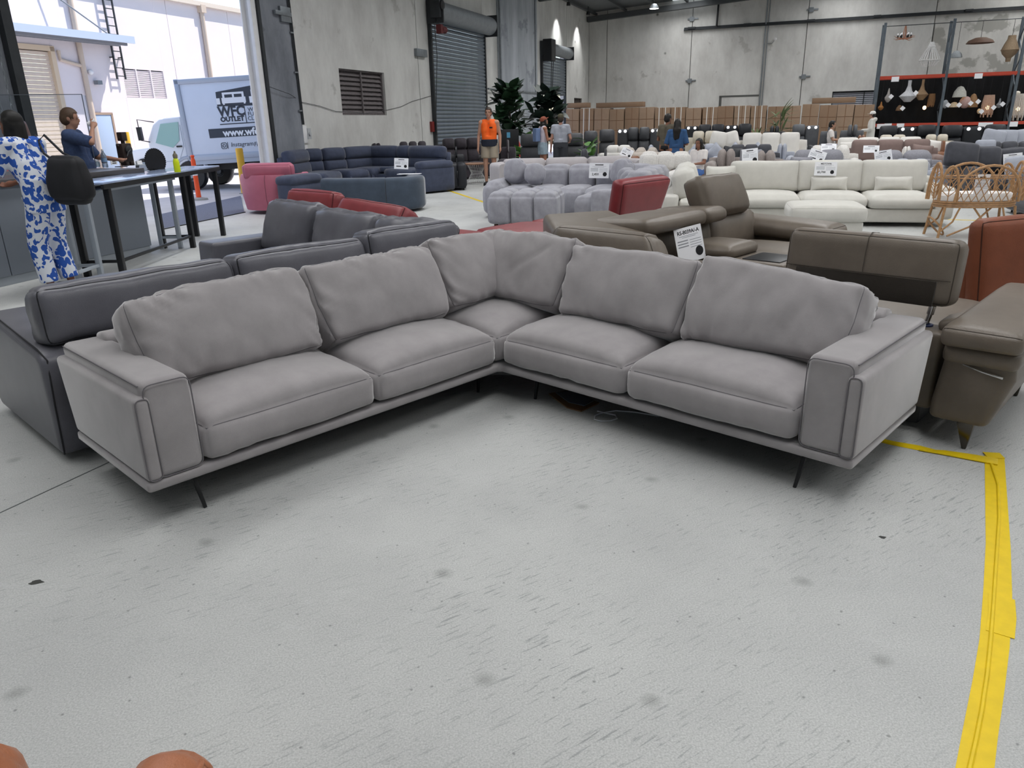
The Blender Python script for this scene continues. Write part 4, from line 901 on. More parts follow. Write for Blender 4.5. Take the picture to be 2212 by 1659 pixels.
obj('body', G().box((0,0,.16),(.17,.10,.24)), M_TIKI, t, bevel=.012); obj('dial', G().lathe([(0,0),(.055,0),(.055,.02),(.03,.03),(0,.03)],20), M_DARKSTEEL, t, (.01,-.052,.2), (R(90),0,0)); obj('crank', G().tube([(.01,-.09,.2),(-.05,-.1,.17),(-.08,-.1,.12)],.008), M_DARKSTEEL, t)
obj('neck', G().cyl((0,0,.28),(0,0,.31),.025), M_TIKI, t); obj('head', G().box((0,0,.365),(.09,.08,.11)), M_TIKI, t, bevel=.008); obj('antler', G().cyl((-.07,0,.35),(.07,0,.35),.012), M_TIKI, t); obj('foot', G().bx(-.07,-.015,-.06,.04,0,.05), M_TIKI, t, bevel=.008); obj('foot', G().bx(.015,.07,-.06,.04,0,.05), M_TIKI, t, bevel=.008); obj('shoulder_bar', G().cyl((-.11,0,.25),(.11,0,.25),.015), M_TIKI, t)
for i, (px, w_) in enumerate(((288,'left'),(303,'right'))):
    t = cth('card_holder', 'small clear card holder with white business cards, %s of the pair' % w_, 'card holder', px, 357, group='card holders'); obj('holder', G().box((0,0,.006),(.1,.06,.012)).box((0,.02,.03),(.1,.004,.05)), M_ACRE if i < 0 else mat('holder_plastic','#c9d2da',.2), t); obj('cards', G().box((0,.005,.035),(.088,.008,.05), M=Matrix.Rotation(R(-10),3,'X')), M_PAPER, t)
t = cth('saw_blade_stand', 'black toothed disc stand leaning on the bar table end', 'disc', 338, 366, .977, rz=CA)
pts = []
for k in range(72):
    a_ = 2*math.pi*k/72; r_ = .155 if k % 2 else .165; pts.append((r_*math.cos(a_), r_*math.sin(a_)))
obj('disc', G().prism(pts, 'z', 0, .012), M_PLASTIC, t, (0,0,.105), (R(90),0,R(-10))); obj('prop', G().tube([(0,.0,.11),(.02,.12,.0)],.008), M_PLASTIC, t); obj('base', G().bx(-.06,.06,-.02,.1,0,.008), M_PLASTIC, t)
p = on_z(384, 372, .975); t = thing('drink_bottle', 'bright yellow drink bottle with grey cap on the bar table', 'bottle', tuple(p)); obj('bottle', G().lathe([(0,0),(.036,0),(.038,.02),(.036,.12),(.028,.15),(.02,.165)],18), mat('hi_vis_plastic','#cfe021',.3,emit=.0), t); obj('cap', G().lathe([(0,.165),(.026,.165),(.028,.2),(.015,.22),(0,.22)],16), mat('bottle_cap','#6e6a58',.5), t); obj('spout', G().cyl((0,0,.22),(0,0,.245),.012,.009), MATS['bottle_cap'], t)
t = cth('gift_bag', 'red and white patterned paper bag on the counter at the left edge', 'bag', -4, 371); obj('bag', G().add([(-.1,-.05,0),(.1,-.05,0),(.1,.05,0),(-.1,.05,0),(-.11,-.06,.34),(.11,-.06,.34),(.11,.06,.34),(-.11,.06,.34)],[(3,2,1,0),(0,1,5,4),(1,2,6,5),(2,3,7,6),(3,0,4,7)]), mat('red_pattern_paper','#c9454c',.6,var=.6,vscale=16,dark='#efe4e6'), t); obj('handle', G().tube([(-.05,-.05,.33),(-.04,-.05,.4),(.04,-.05,.4),(.05,-.05,.33)],.004), M_WHITE, t)
t = cth('phone', 'black phone lying on the counter beside the sculpture', 'phone', 262, 361); obj('slab', G().box((0,0,.005),(.07,.14,.01)), M_PLASTIC, t, bevel=.003)

# ---- woman in blue and white patterned clothes
def pattern_cloth():
    m = bpy.data.materials.new('blue_white_print'); m.use_nodes = True; nt = m.node_tree; b = nt.nodes['Principled BSDF']; b.inputs['Roughness'].default_value = .85; b.inputs['Specular IOR Level'].default_value = .2
    tc = nt.nodes.new('ShaderNodeTexCoord'); mp = nt.nodes.new('ShaderNodeMapping'); mp.inputs['Scale'].default_value = (1,1,.75); mp.inputs['Rotation'].default_value = (0,R(20),0); nt.links.new(tc.outputs['Object'], mp.inputs[0])
    n = nt.nodes.new('ShaderNodeTexNoise'); n.inputs['Scale'].default_value = 9; nt.links.new(mp.outputs[0], n.inputs['Vector'])
    mx = nt.nodes.new('ShaderNodeMixRGB'); mx.inputs[0].default_value = .10; nt.links.new(mp.outputs[0], mx.inputs[1]); nt.links.new(n.outputs['Color'], mx.inputs[2])
    def vor(scale, p0, p1, feat='F1'):
        v = nt.nodes.new('ShaderNodeTexVoronoi'); v.inputs['Scale'].default_value = scale; v.feature = feat; nt.links.new(mx.outputs[0], v.inputs['Vector'])
        r = nt.nodes.new('ShaderNodeValToRGB'); r.color_ramp.interpolation = 'CONSTANT'; r.color_ramp.elements[0].position = 0; r.color_ramp.elements[0].color = (0,0,0,1); r.color_ramp.elements[1].position = p0; r.color_ramp.elements[1].color = (1,1,1,1)
        e = r.color_ramp.elements.new(p1); e.color = (0,0,0,1); nt.links.new(v.outputs['Distance'], r.inputs['Fac']); return r.outputs['Color']
    a1 = vor(18, .11, .55); a2 = vor(24, .0, .42)
    ad = nt.nodes.new('ShaderNodeMixRGB'); ad.blend_type = 'LIGHTEN'; ad.inputs[0].default_value = 1; 
    n2 = nt.nodes.new('ShaderNodeTexNoise'); n2.inputs['Scale'].default_value = 5; nt.links.new(tc.outputs['Object'], n2.inputs['Vector'])
    r2 = nt.nodes.new('ShaderNodeValToRGB'); r2.color_ramp.interpolation = 'CONSTANT'; r2.color_ramp.elements[1].position = .55; nt.links.new(n2.outputs['Fac'], r2.inputs['Fac'])
    m1 = nt.nodes.new('ShaderNodeMixRGB'); nt.links.new(r2.outputs['Color'], m1.inputs[0]); nt.links.new(a1, m1.inputs[1]); nt.links.new(a2, m1.inputs[2])
    c = nt.nodes.new('ShaderNodeMixRGB'); nt.links.new(m1.outputs[0], c.inputs[0]); c.inputs[1].default_value = (*srgb('#d3d8e2'),1); c.inputs[2].default_value = (*srgb('#2f56a8'),1)
    nt.links.new(c.outputs[0], b.inputs['Base Color']); return m
M_PRINT = pattern_cloth()
wp_ = on_z(128, 632)
FACE_L = R(82)                                           # facing direction: +y local turned towards the counter
pose = dict(wrR=(.20,.40,1.06), elR=(.27,.16,1.12), wrL=(-.18,.42,1.06), elL=(-.27,.18,1.12), pel=(0,-.07,.95), hiL=(-.09,-.07,.92), hiR=(.09,-.07,.92), nek=(0,.06,1.45), hed=(0,.11,1.60), shL=(-.185,.04,1.415), shR=(.185,.04,1.415), che=(0,.0,1.24), anR=(.09,-.09,.10), toR=(.10,.06,.05), knR=(.095,-.01,.50))
t, J, HM = person('person', 'woman with long dark hair in blue and white patterned shirt and trousers at the counter', (wp_[0], wp_[1], 0), R(78), SKIN('brown','#7a5140'), pose, 1.68, .011, True, head_yaw=R(8), head_pitch=R(-12))
garment(t, 'shirt', shirt_g(J, .85, .80, 1.10), M_PRINT, .011); garment(t, 'trousers', shorts_g(J, 1.9, 1.05, .105), M_PRINT, .012)
hair(t, HM, mat('black_hair','#0d0b0a',.6,var=.2,vscale=60), .40, .011)
shoes(t, J, M_PLASTIC, 'sandal')
bg = thing('shoulder_bag', 'large black shoulder bag hanging at the side of the woman in patterned clothes', 'bag', tuple(np.array(on_y(148, 380, wp_[1]-.12))), R(78))
cushion('bag_body', bg, mat('black_nylon','#17181d',.7,var=.2), .17,.40,.40, (0,0,-.02), n=(8,14,14), r=.07, dome=(.03,.03,.02,.02,.03,0), wr=.018, seed=9, taper=lambda Q,U: Q*np.stack([1-.35*np.clip(U[:,2],0,1), 1-.22*np.clip(U[:,2],0,1), 1+0*U[:,2]],1))
sh_ = Matrix.Rotation(R(78),3,'Z') @ (Vector((.17,-.02,1.50))*1.68/1.75); sv = Vector((wp_[0]+sh_.x, wp_[1]+sh_.y, sh_.z))-Vector(bg.location); sv = Matrix.Rotation(R(-78),3,'Z') @ sv
for dy in (-.05,.05): obj('strap', G().tube([(0,dy*2.6,.14),(sv.x*.5,sv.y*.5+dy*2,sv.z*.55),(sv.x,sv.y+dy,sv.z),(sv.x-.06,sv.y+dy*.6,sv.z-.05)], .011, 8), MATS['black_nylon'], bg)

# ---- man behind the counter, leaning back and drinking from a white cup
mp_ = on_y(168, 300, 9.75)
pose = dict(che=(0,-.04,1.24), nek=(0,-.07,1.46), hed=(0,-.04,1.62), shL=(-.19,-.05,1.42), shR=(.19,-.05,1.42), elR=(.30,.22,1.34), wrR=(.14,.22,1.49), elL=(-.27,.10,1.16), wrL=(-.16,.36,1.12))
t, J, HM = person('person', 'bearded man in blue denim shirt drinking from a white cup behind the counter', (mp_[0], mp_[1], 0), R(-76), SKIN('fair','#a9806c'), pose, 1.75, .013, head_pitch=R(8))
garment(t, 'denim_shirt', shirt_g(J, .98, .86, 1.12), mat('navy_denim','#38486a',.9,var=.25,vscale=22)); garment(t, 'trousers', shorts_g(J, 1.9), mat('dark_trousers','#23252b',.9)); hair(t, HM, mat('brown_hair','#4d3a2b',.6,var=.2,vscale=50)); shoes(t, J, M_PLASTIC)
garment(t, 'singlet', G().merge((lambda q: (cap(q, J['nek']+Vector((0,.05,-.06)), J['nek']+Vector((0,.085,-.14)), .05,.06), q)[1])(G())), mat('coral_cloth','#d9564b',.8))
cw = Vector((.035,.16,1.55)); M3 = Matrix.Rotation(R(-76),3,'Z'); cwp = M3 @ cw
tc_ = thing('paper_cup', 'white paper cup held to the mouth of the bearded man', 'cup', (mp_[0]+cwp.x, mp_[1]+cwp.y, cwp.z), 0, rot=(R(-70),0,R(-76))); obj('cup', G().lathe([(0,0),(.028,0),(.037,.09),(.035,.09),(.026,.006),(0,.006)],16), M_PAPER, tc_); obj('lid', G().lathe([(0,.095),(.036,.095),(.04,.088)],16), M_PAPER, tc_)
c7 = Th('bar_chair', 'tall brown leather high back bar chair behind the counter', 'chair', 0, 0, O=(mp_[0]-.42, mp_[1]+.12), A=R(-76))
c7.cu('backrest', leather('worn_brown','#6b4430',.5), -.27,.27,-.36,-.24,.86,1.62, rot=(R(8),0,0), r=.05, n=(10,4,12)); c7.cu('seat', MATS['worn_brown'], -.26,.26,-.28,.22,.74,.84, r=.04); c7.legs(M_BLACK, ((-.2,-.25),(.2,-.25),(-.2,.2),(.2,.2)), .76)
# ================================================================== outside the open door
WOUT = -WN_IN
F0 = WP0 + WOUT*14.0
struct(obj('ground_outside', G().prism([bld(-30,-.1)[:2], bld(40,-.1)[:2], bld(40,-40)[:2], bld(-30,-40)[:2]], 'z', -.25, -.02), mat('pale_driveway', '#b3b3b6', .9, var=.12, vscale=.7)))
M_FAC = mat('white_rendered_wall', '#e9e0e1', .8, var=.03, vscale=.6); M_CREAM = mat('cream_shutter', '#d9c9b8', .6, var=.05); M_TRIMB = mat('beige_downpipe', '#cdbcab', .6)
fb = thing('warehouse_building', 'white rendered warehouse across the driveway with cream roller shutter', 'building', (F0[0], F0[1], 0), R(WALL_A))
for x0, x1 in ((-14,-2),(-1.98,5.0),(8.5,9.62),(9.64,11.4),(13.55,14.2),(14.22,17.85),(17.87,24),(24.02,32)): obj('wall_panel', G().bx(x0,x1,0,.3,-.02,6.5), M_FAC, fb, bevel=.006, seg=1)
obj('wall_panel', G().bx(5.0,8.5,0,.3,4.15,6.5), M_FAC, fb); obj('wall_panel', G().bx(11.4,13.55,0,.3,-.02,2.72).bx(11.4,13.55,0,.3,3.76,6.5), M_FAC, fb)
obj('roof_edge', G().bx(-14,32,-.22,.4,6.45,6.62), mat('cream_fascia','#dccfc0',.6), fb)
sl = to_mesh('shutter_slat', G().prism([(.12,0),(.08,.02),(.08,.11),(.12,.13)], 'x', 5.0, 8.5), smooth=False)
for i in range(30): link('shutter_slat', sl, M_CREAM, fb, (0,0,.02+.138*i))
obj('shutter_frame', G().bx(8.45,8.62,-.06,.1,0,4.3).bx(4.9,8.62,-.06,.1,4.15,4.32), mat('peach_frame','#d8c3a8',.6), fb)
obj('canopy', G().bx(4.0,11.3,-1.0,0,4.66,4.72).bx(4.0,11.3,-1.04,-.96,4.56,4.80), mat('pale_blue_fascia','#b9c6d8',.5), fb)
obj('canopy_soffit', G().bx(4.0,11.25,-.96,0,4.60,4.66).bx(4.0,11.25,-.7,-.6,4.5,4.6).bx(4.0,11.25,-.35,-.25,4.5,4.6), mat('grey_soffit','#8d9096',.7), fb)
obj('tie_rod', G().cyl((10.2,-.95,4.8),(8.3,-.0,6.4),.025,seg=6), M_STEEL, fb); obj('tie_rod', G().cyl((6.2,-.95,4.8),(4.3,-.0,6.4),.025,seg=6), M_STEEL, fb)
lv = obj('louvre', G().bx(11.4,13.55,.12,.2,2.72,3.76), M_DARKSTEEL, fb)
ls = to_mesh('louvre_blade', G().box((0,0,0),(2.1,.02,.06), M=Matrix.Rotation(R(35),3,'X')), smooth=False)
for i in range(14): link('louvre_blade', ls, M_FAC, lv, (12.475,.05,2.76+.072*i))
for x in (11.42,12.12,12.84,13.53): obj('mullion', G().bx(x-.025,x+.025,0,.1,2.72,3.76), M_FAC, lv)
ld_ = obj('ladder_rail', G().bx(10.95,11.0,-.2,-.15,3.35,7.2), M_DARKSTEEL, fb); obj('ladder_rail', G().bx(11.35,11.4,-.2,-.15,3.35,7.2), M_DARKSTEEL, fb)
rg = to_mesh('ladder_rung', G().bx(10.97,11.38,-.19,-.16,0,.03), smooth=False)
for i in range(13): link('ladder_rung', rg, M_DARKSTEEL, fb, (0,0,3.45+.29*i))
obj('ladder_bracket', G().bx(10.95,11.0,-.2,0,4.1,4.14).bx(11.35,11.4,-.2,0,4.1,4.14), M_DARKSTEEL, fb)
for x in (9.63, 16.15): obj('downpipe', G().cyl((x,-.1,0),(x,-.1,6.3),.09,seg=10).bx(x-.14,x+.14,-.24,-.0,6.2,6.5), M_TRIMB, fb)
obj('downpipe', G().tube([(8.75,-.08,4.2),(8.75,-.08,3.9),(9.55,-.08,3.75)],.06,8), M_TRIMB, fb)
obj('entry_door', G().bx(9.78,10.5,-.03,.05,0,2.08), mat('pale_blue_door','#a9bcd4',.5), fb, bevel=.01); obj('door_frame', G().bx(9.7,10.58,-.05,0,2.08,2.16).bx(10.5,10.58,-.05,0,0,2.1), mat('brown_frame','#a58f7d',.6), fb)
obj('flood_light', G().box((10.1,-.15,3.2),(.2,.2,.14)), M_STEEL, fb); obj('camera_dome', G().ell((9.9,-.1,3.55),(.1,.1,.1)), M_WHITE, fb)
# yellow bollards
M_YEL = mat('bollard_yellow', '#e2b13a', .5, var=.05)
def bollard(p, h, r, label):
    t = thing('bollard', label, 'bollard', tuple(p), 0, 'yellow bollards'); obj('post', G().lathe([(0,0),(r,0),(r,h-.03),(r*.9,h),(0,h)],18), M_YEL, t); obj('base_plate', G().lathe([(0,0),(r*1.6,0),(r*1.6,.015),(0,.015)],18), M_STEEL, t)
q = on_z(516, 320, 1.03); bollard((q[0],q[1],-.02), 1.05, .085, 'yellow steel bollard behind the pink swivel chair')
q = on_z(240, 285, 1.15); q = np.array(bld(10.35*1.0,-13.2)); bollard((q[0],q[1],-.02), 1.47, .09, 'yellow bollard by the blue door of the building outside')
q = on_z(430, 430, 0)
t = thing('traffic_post', 'orange flexible traffic post with white bands outside the door', 'traffic post', (q[0],q[1],-.02)); HP = on_y(411, 333, q[1])[2]
obj('base', G().lathe([(0,0),(.2,0),(.18,.04),(.06,.06),(0,.06)],20), mat('black_rubber','#9a9a98',.8), t); M_ORG = mat('safety_orange','#f4592a',.5)
obj('post', G().lathe([(.055,.05),(.05,.4),(.05,HP-.12),(.03,HP-.06),(.045,HP-.02),(.03,HP),(0,HP)],16), M_ORG, t); obj('band', G().lathe([(.0525,HP*.55),(.0525,HP*.68)],16,close=False), M_PAPER, t)
# door mat strip at the threshold
mt = [on_z(x,y) for x,y in ((345,497),(528,459),(520,424),(338,466))]; mc = sum(mt)/4
t = thing('entrance_mat', 'blue grey ribbed entrance mat along the open doorway', 'mat', tuple(mc)); obj('mat', G().prism([tuple((p_-mc)[:2]) for p_ in mt], 'z', 0, .012), mat('blue_grey_mat','#5f6577',.95,var=.25,vscale=60), t)
obj('edge_trim', strip((mt[0]-mc), (mt[1]-mc), .05, 0, .014), M_PLASTIC, t)
# small car behind the truck
cp = on_y(335, 316, 27.0)
t = thing('white_car', 'white hatchback parked behind the delivery truck', 'car', (cp[0]+1.2, 27.0, -.02), R(4)); M_CAR = mat('car_white','#eef0f3',.25,coat=.5)
obj('body', G().prism([(-2.0,.35),(-1.98,.75),(-1.6,.92),(-.9,1.0),(-.2,1.5),(1.2,1.52),(1.9,1.0),(2.0,.4),(1.7,.25),(-1.8,.25)], 'y', -.8, .8), M_CAR, t, bevel=.06, seg=3); obj('window', G().prism([(-.75,1.03),(-.17,1.42),(1.1,1.44),(1.6,1.05)], 'y', -.81, .81), mat('car_glass','#46535c',.1), t)
for x in (-1.3,1.3): w_ = obj('wheel', G().lathe([(.12,-.1),(.31,-.1),(.31,.1),(.12,.1)],20), M_PLASTIC, t, (x,-.75,.31), (R(90),0,0)); obj('hub', G().lathe([(0,.09),(.2,.1),(.2,.11),(0,.13)],10), M_STEEL, w_)
# ---- delivery truck
TY = 20.0; B0 = on_y(380, 174, TY); B1 = on_y(397, 347, TY)
tk = thing('delivery_truck', 'white box truck with WFC OUTLET lettering parked outside the open door', 'truck', (B1[0]+.20, TY, -.02), 0, rot=(0,R(-2.2),R(-1)))
M_TB = mat('truck_box_white','#d3dcea',.5,var=.04,vscale=.8); M_TR = mat('truck_rail','#aab2c0',.4,.3); M_CAB = mat('cab_white','#e4e9ef',.3,coat=.4)
BZ0, BZ1 = B1[2]+.02, B0[2]+.02; BL = 3.3
obj('cargo_box', G().bx(0,BL,0,2.1,BZ0,BZ1), M_TB, tk, bevel=.02)
obj('top_rail', G().bx(-.03,BL+.02,-.03,.06,BZ1-.1,BZ1+.02), M_TR, tk, bevel=.015); obj('corner_post', G().bx(-.04,.09,-.03,.1,BZ0,BZ1+.03), M_TR, tk, bevel=.02); obj('bottom_rail', G().bx(-.02,BL,-.03,.08,BZ0-.02,BZ0+.12), M_TR, tk, bevel=.01); obj('lower_skirt', G().bx(.05,BL,-.01,.06,BZ0-.12,BZ0), M_TR, tk)
obj('chassis', G().bx(-1.2,BL,.5,.7,.45,BZ0).bx(-1.2,BL,1.4,1.6,.45,BZ0).bx(1.6,2.2,.25,.6,.35,BZ0-.02), M_PLASTIC, tk)
def wheel(x, y): 
    w_ = obj('wheel', G().lathe([(.16,-.11),(.34,-.12),(.37,-.08),(.37,.08),(.34,.12),(.16,.11)],24), M_PLASTIC, tk, (x,y,.37), (R(90),0,0)); obj('hub', G().lathe([(.0,.12),(.07,.13),(.08,.08),(.2,.06),(.21,.11),(.16,.11)],16), M_STEEL, w_)
for x in (-.05, 2.6):
    for y in (.12, 1.95): wheel(x, y)
CZ = on_y(350, 250, TY)[2]; CX = on_y(318, 300, TY)[0]-B1[0]-.2
cab = [(-.06,.42),(-.06,CZ),(CX+.42,CZ-.02),(CX+.22,CZ-.16),(CX+.02,1.30),(CX-.02,.85),(CX,.45),(CX+.25,.38)]
obj('cab', G().prism(cab, 'y', .05, 2.0), M_CAB, tk, bevel=.05, seg=3)
dw = obj('cab_window', G().prism([(-.14,CZ-.13),(CX+.44,CZ-.15),(CX+.22,1.22),(-.40,1.08),(-.20,1.24)], 'y', .03, .06), mat('tinted_window','#9dc4bf',.08,spec=.8), tk)
obj('windscreen', G().prism([(CX+.36,CZ-.12),(CX+.3,CZ-.12),(CX+.06,1.34),(CX+.1,1.30)], 'y', .2, 1.85), mat('windscreen_glass','#5d7377',.08), tk)
obj('steering_wheel', G().tube([(CX+.55+.13*math.cos(a)*.3, .4, 1.45+.17*math.sin(a)) for a in np.linspace(0,2*math.pi,13)[:-1]],.015,6,closed=True), M_PLASTIC, tk)
obj('mirror', G().tube([(CX+.1,.0,1.25),(CX-.06,-.12,1.3),(CX-.06,-.12,1.8),(CX+.3,.0,CZ-.1)],.014,6).bx(CX-.1,CX-.0,-.18,-.08,1.3,1.62), M_PLASTIC, tk)
obj('door_line', G().tube([(-.12,.045,CZ-.2),(-.12,.045,1.1),(-.3,.045,.75),(CX+.3,.045,.75)],.008,4), M_TR, tk); obj('door_handle', G().bx(-.3,-.16,.02,.06,1.08,1.12), M_PLASTIC, tk)
obj('wheel_arch', G().tube([(-.05+.46*math.cos(a), .07, .37+.46*math.sin(a)) for a in np.linspace(.3,math.pi-.3,9)],.05,6), M_TR, tk); obj('bumper', G().bx(CX-.04,CX+.2,.05,2.0,.35,.6), M_TR, tk, bevel=.02)
obj('lamp', G().bx(CX-.03,CX+.05,.06,.3,.65,.85), M_CHROME, tk)
M_SIGN = mat('signage_charcoal','#3d434d',.6); M_SIGNW = mat('signage_white','#eef2f8',.6)
tmi = None
def onbox(px, py, off=-.006):
    bpy.context.view_layer.update(); p = on_y(px, py, TY-.0); q = tk.matrix_world.inverted() @ Vector(p); return (q.x, off, q.z)
pts = [onbox(*q_)[0::2] for q_ in ((466,199),(541,185),(600,174),(604,226),(470,230))]
lg = obj('logo_panel', G().prism(pts, 'y', -.006, .0), M_SIGN, tk)
a0 = onbox(481,224); a1 = onbox(533,222); wlg = a1[0]-a0[0]
gb = G().bx(a0[0],a1[0],-.011,-.007,a0[2],a0[2]+wlg*.22).bx(a0[0]+wlg*.05,a1[0]-wlg*.05,-.0115,-.0075,a0[2]+wlg*.22,a0[2]+wlg*.42).bx(a0[0]+wlg*.03,a0[0]+wlg*.1,-.011,-.007,a0[2]-wlg*.05,a0[2]).bx(a1[0]-wlg*.1,a1[0]-wlg*.03,-.011,-.007,a0[2]-wlg*.05,a0[2])
lb = obj('bed_symbol', gb, M_SIGNW, lg); obj('bed_pillows', G().bx(a0[0]+wlg*.14,a0[0]+wlg*.46,-.0135,-.0118,a0[2]+wlg*.22,a0[2]+wlg*.34).bx(a0[0]+wlg*.54,a0[0]+wlg*.86,-.0135,-.0118,a0[2]+wlg*.22,a0[2]+wlg*.34), M_SIGN, lg)
a2 = onbox(541,222); obj('armchair_symbol', G().bx(a2[0],a2[0]+wlg*.6,-.011,-.007,a2[2],a2[2]+wlg*.25).bx(a2[0]+wlg*.1,a2[0]+wlg*.5,-.0115,-.0075,a2[2]+wlg*.25,a2[2]+wlg*.5), M_SIGNW, lg)
a3 = onbox(471,226); obj('drawers_symbol', G().bx(a3[0]-.02,a3[0]+wlg*.12,-.011,-.007,a3[2],a3[2]+wlg*.24), M_SIGNW, lg)
F90 = (R(90),0,0)
def tx(s_, px, py, size, m_, al='LEFT', **k): x, y_, z = onbox(px, py); return text(s_, size, m_, tk, (x,-.004,z), F90, align=al, ext=.002, **k)
tx('WFC', 472, 243, .33, M_SIGN, bold=.012, sx=.92); tx('OUTLET', 477, 259, .155, M_SIGN, bold=.008, sx=1.05)
x, _y, z = onbox(531, 247); obj('divider', G().bx(x-.01,x+.01,-.006,0,z-.2,z+.2), M_SIGN, tk)
for i, s_ in enumerate(('WA','FU','CL')): tx(s_, 536, 237+9.6*i, .135, M_SIGN)
x, _y, z = onbox(476, 269); obj('rule', G().bx(x,x+1.5,-.006,0,z-.012,z+.012), M_SIGN, tk)
x, _y, z = onbox(452, 289); obj('web_band', G().bx(x,x+2.6,-.006,0,z-.11,z+.11), M_SIGN, tk)
x, _y, z = onbox(483, 288); text('www.wfc.co', .24, M_SIGNW, tk, (x,-.008,z), F90, align='LEFT', ext=.002, bold=.008)
x, _y, z = onbox(485, 315); obj('camera_icon', G().tube([(x+dx_*.07,-.006,z+dz_*.07) for dx_,dz_ in ((-.7,-1),(.7,-1),(1,-.7),(1,.7),(.7,1),(-.7,1),(-1,.7),(-1,-.7))],.009,4,closed=True).tube([(x+.035*math.cos(a),-.006,z+.035*math.sin(a)) for a in np.linspace(0,6.28,9)[:-1]],.008,4,closed=True), M_SIGN, tk)
x2, _y, z2 = onbox(493, 314); obj('divider', G().bx(x2-.006,x2+.006,-.006,0,z2-.08,z2+.08), M_SIGN, tk)
tx('Instagram', 499, 313, .15, M_SIGN, shear=.2); tx('Fi', 549, 312, .15, M_SIGN, shear=.2)
# greenery and a terracotta wall seen under the half open far roller door
q = bld(22.4,-6.0); hd = thing('hedge', 'sunlit green hedge outside the half open roller door', 'hedge', q, R(WALL_A))
rr_ = random.Random(3); M_HEDGE = mat('sunlit_foliage','#8fae52',.7,var=.5,vscale=7)
gh = G()
for i in range(60):
    hp = (rr_.uniform(-3,3), rr_.uniform(-.5,.5), rr_.uniform(1.8,3.4)); gh.ell(hp, (.4,.3,.3), 7, 5)
stuff(obj('foliage', gh, M_HEDGE, hd)); obj('stem', G().cyl((-1.5,0,0),(-1.5,0,2),.08).cyl((1.2,0,0),(1.2,0,2),.08), mat('bark','#5d4a3a',.9), hd)
q = bld(22.4,-4.6); t = thing('terracotta_wall', 'low terracotta garden wall in front of the hedge outside', 'garden wall', q, R(WALL_A)); obj('wall', G().bx(-4,4,0,.2,0,1.75), mat('terracotta','#b0694c',.8,var=.1), t); obj('coping', G().bx(-4,4,-.05,.25,1.75,1.85), mat('coping','#c98b6c',.8), t)
# ================================================================== furniture on the far side of the showroom floor
BA = R(-20.0)
def sweep(path, prof, g=None, cap=True):
    """closed profile [(n, z)] swept along a plan path; n is measured to the left of the path"""
    g = g or G(); P = [Vector((p[0],p[1],0)) for p in path]; n = len(P); k = len(prof); vs = []
    for i in range(n):
        d = (P[min(i+1,n-1)]-P[max(i-1,0)]).normalized(); nn = Vector((-d.y,d.x,0))
        for a, z in prof: q = P[i]+nn*a; vs.append((q.x,q.y,z))
    fs = [(i*k+j, i*k+(j+1)%k, (i+1)*k+(j+1)%k, (i+1)*k+j) for i in range(n-1) for j in range(k)]
    if cap: fs += [tuple(range(k-1,-1,-1)), tuple((n-1)*k+j for j in range(k))]
    return g.add(vs, fs)
def rprof(n0, n1, z0, z1, r, k=4): return rounded([(n0,z0),(n1,z0),(n1,z1),(n0,z1)], r, k)
def arc(c, r, a0, a1, n): return [(c[0]+r*math.cos(R(a0+(a1-a0)*i/n)), c[1]+r*math.sin(R(a0+(a1-a0)*i/n))) for i in range(n+1)]
# ---- pink swivel tub chair
M_PINK = mat('dusty_pink_leather', '#b4667a', .5, var=.06, bump=.15, bscale=300)
q = on_z(588, 462); pc = (q[0]+.0, q[1]+.45)
pk = thing('tub_chair', 'dusty pink swivel tub chair with loose lumbar cushion near the doorway', 'armchair', (pc[0],pc[1],0), R(0))
path = arc((0,0), .56, 150, 390, 26)
obj('shell', sweep(path, [(.0,.07),(.09,.07),(.12,.3),(.10,.64),(.05,.68),(-.03,.68),(-.06,.6),(-.04,.3)]), M_PINK, pk, ang=60)
obj('base', G().lathe([(0,.07),(.5,.07),(.54,.2),(.5,.36),(0,.38)],28), M_PINK, pk); cushion('seat_cushion', pk, M_PINK, .84,.8,.14, (0,.06,.44), r=.06, dome=(.02,.02,.02,.02,0,.03))
obj('swivel_plate', G().lathe([(0,0),(.22,0),(.2,.03),(.05,.05),(.05,.08),(0,.08)],20), M_BLACK, pk)
obj('seam', G().tube([(0,-.60,.08),(0,-.665,.3),(0,-.66,.6),(0,-.6,.68)], .006, 5), mat('pink_seam','#7d4453',.8), pk)
cushion('lumbar_cushion', pk, M_PINK, .86,.20,.26, (0.02,-.40,.74), (R(8),0,R(2)), n=(14,6,8), r=.06, dome=(.02,.02,.03,.05,0,.01), wr=.01, pk=.006, seed=3, piping=[(1,-1)], pmat=MATS['pink_seam'], pr=.004)
# ---- slate blue curved sofa seen from behind
M_TEAL = mat('slate_blue_velvet', '#414c5a', .85, var=.18, vscale=5, sheen=.5, bump=.15, bscale=300)
tv = thing('curved_sofa', 'low slate blue velvet curved sofa seen from behind near the swivel chair', 'sofa', (-2.45,13.9,0))
def tl(pts): return [(x+2.45, y-13.9) for x,y in pts]
pA = tl([(-3.30,13.52),(-3.0,13.38),(-2.6,13.30),(-2.12,13.26)]); pB = tl([(-2.11,13.26),(-1.85,13.30),(-1.62,13.45),(-1.50,13.70),(-1.50,14.0),(-1.62,14.3),(-1.8,14.5)])
pr_ = rprof(.0,.30,.04,.60,.09,4)
obj('back_shell', sweep(pA, pr_), M_TEAL, tv, ang=60); obj('end_shell', sweep(pB, pr_), M_TEAL, tv, ang=60)
obj('seat', G().prism(tl([(-3.25,13.7),(-2.2,13.5),(-1.75,13.6),(-1.7,14.2),(-2.2,14.5),(-3.4,14.4)]), 'z', .06,.40), M_TEAL, tv, bevel=.05, seg=4)
obj('foot', G().bx(-.6,.6,-.3,.3,0,.06), M_BLACK, tv)
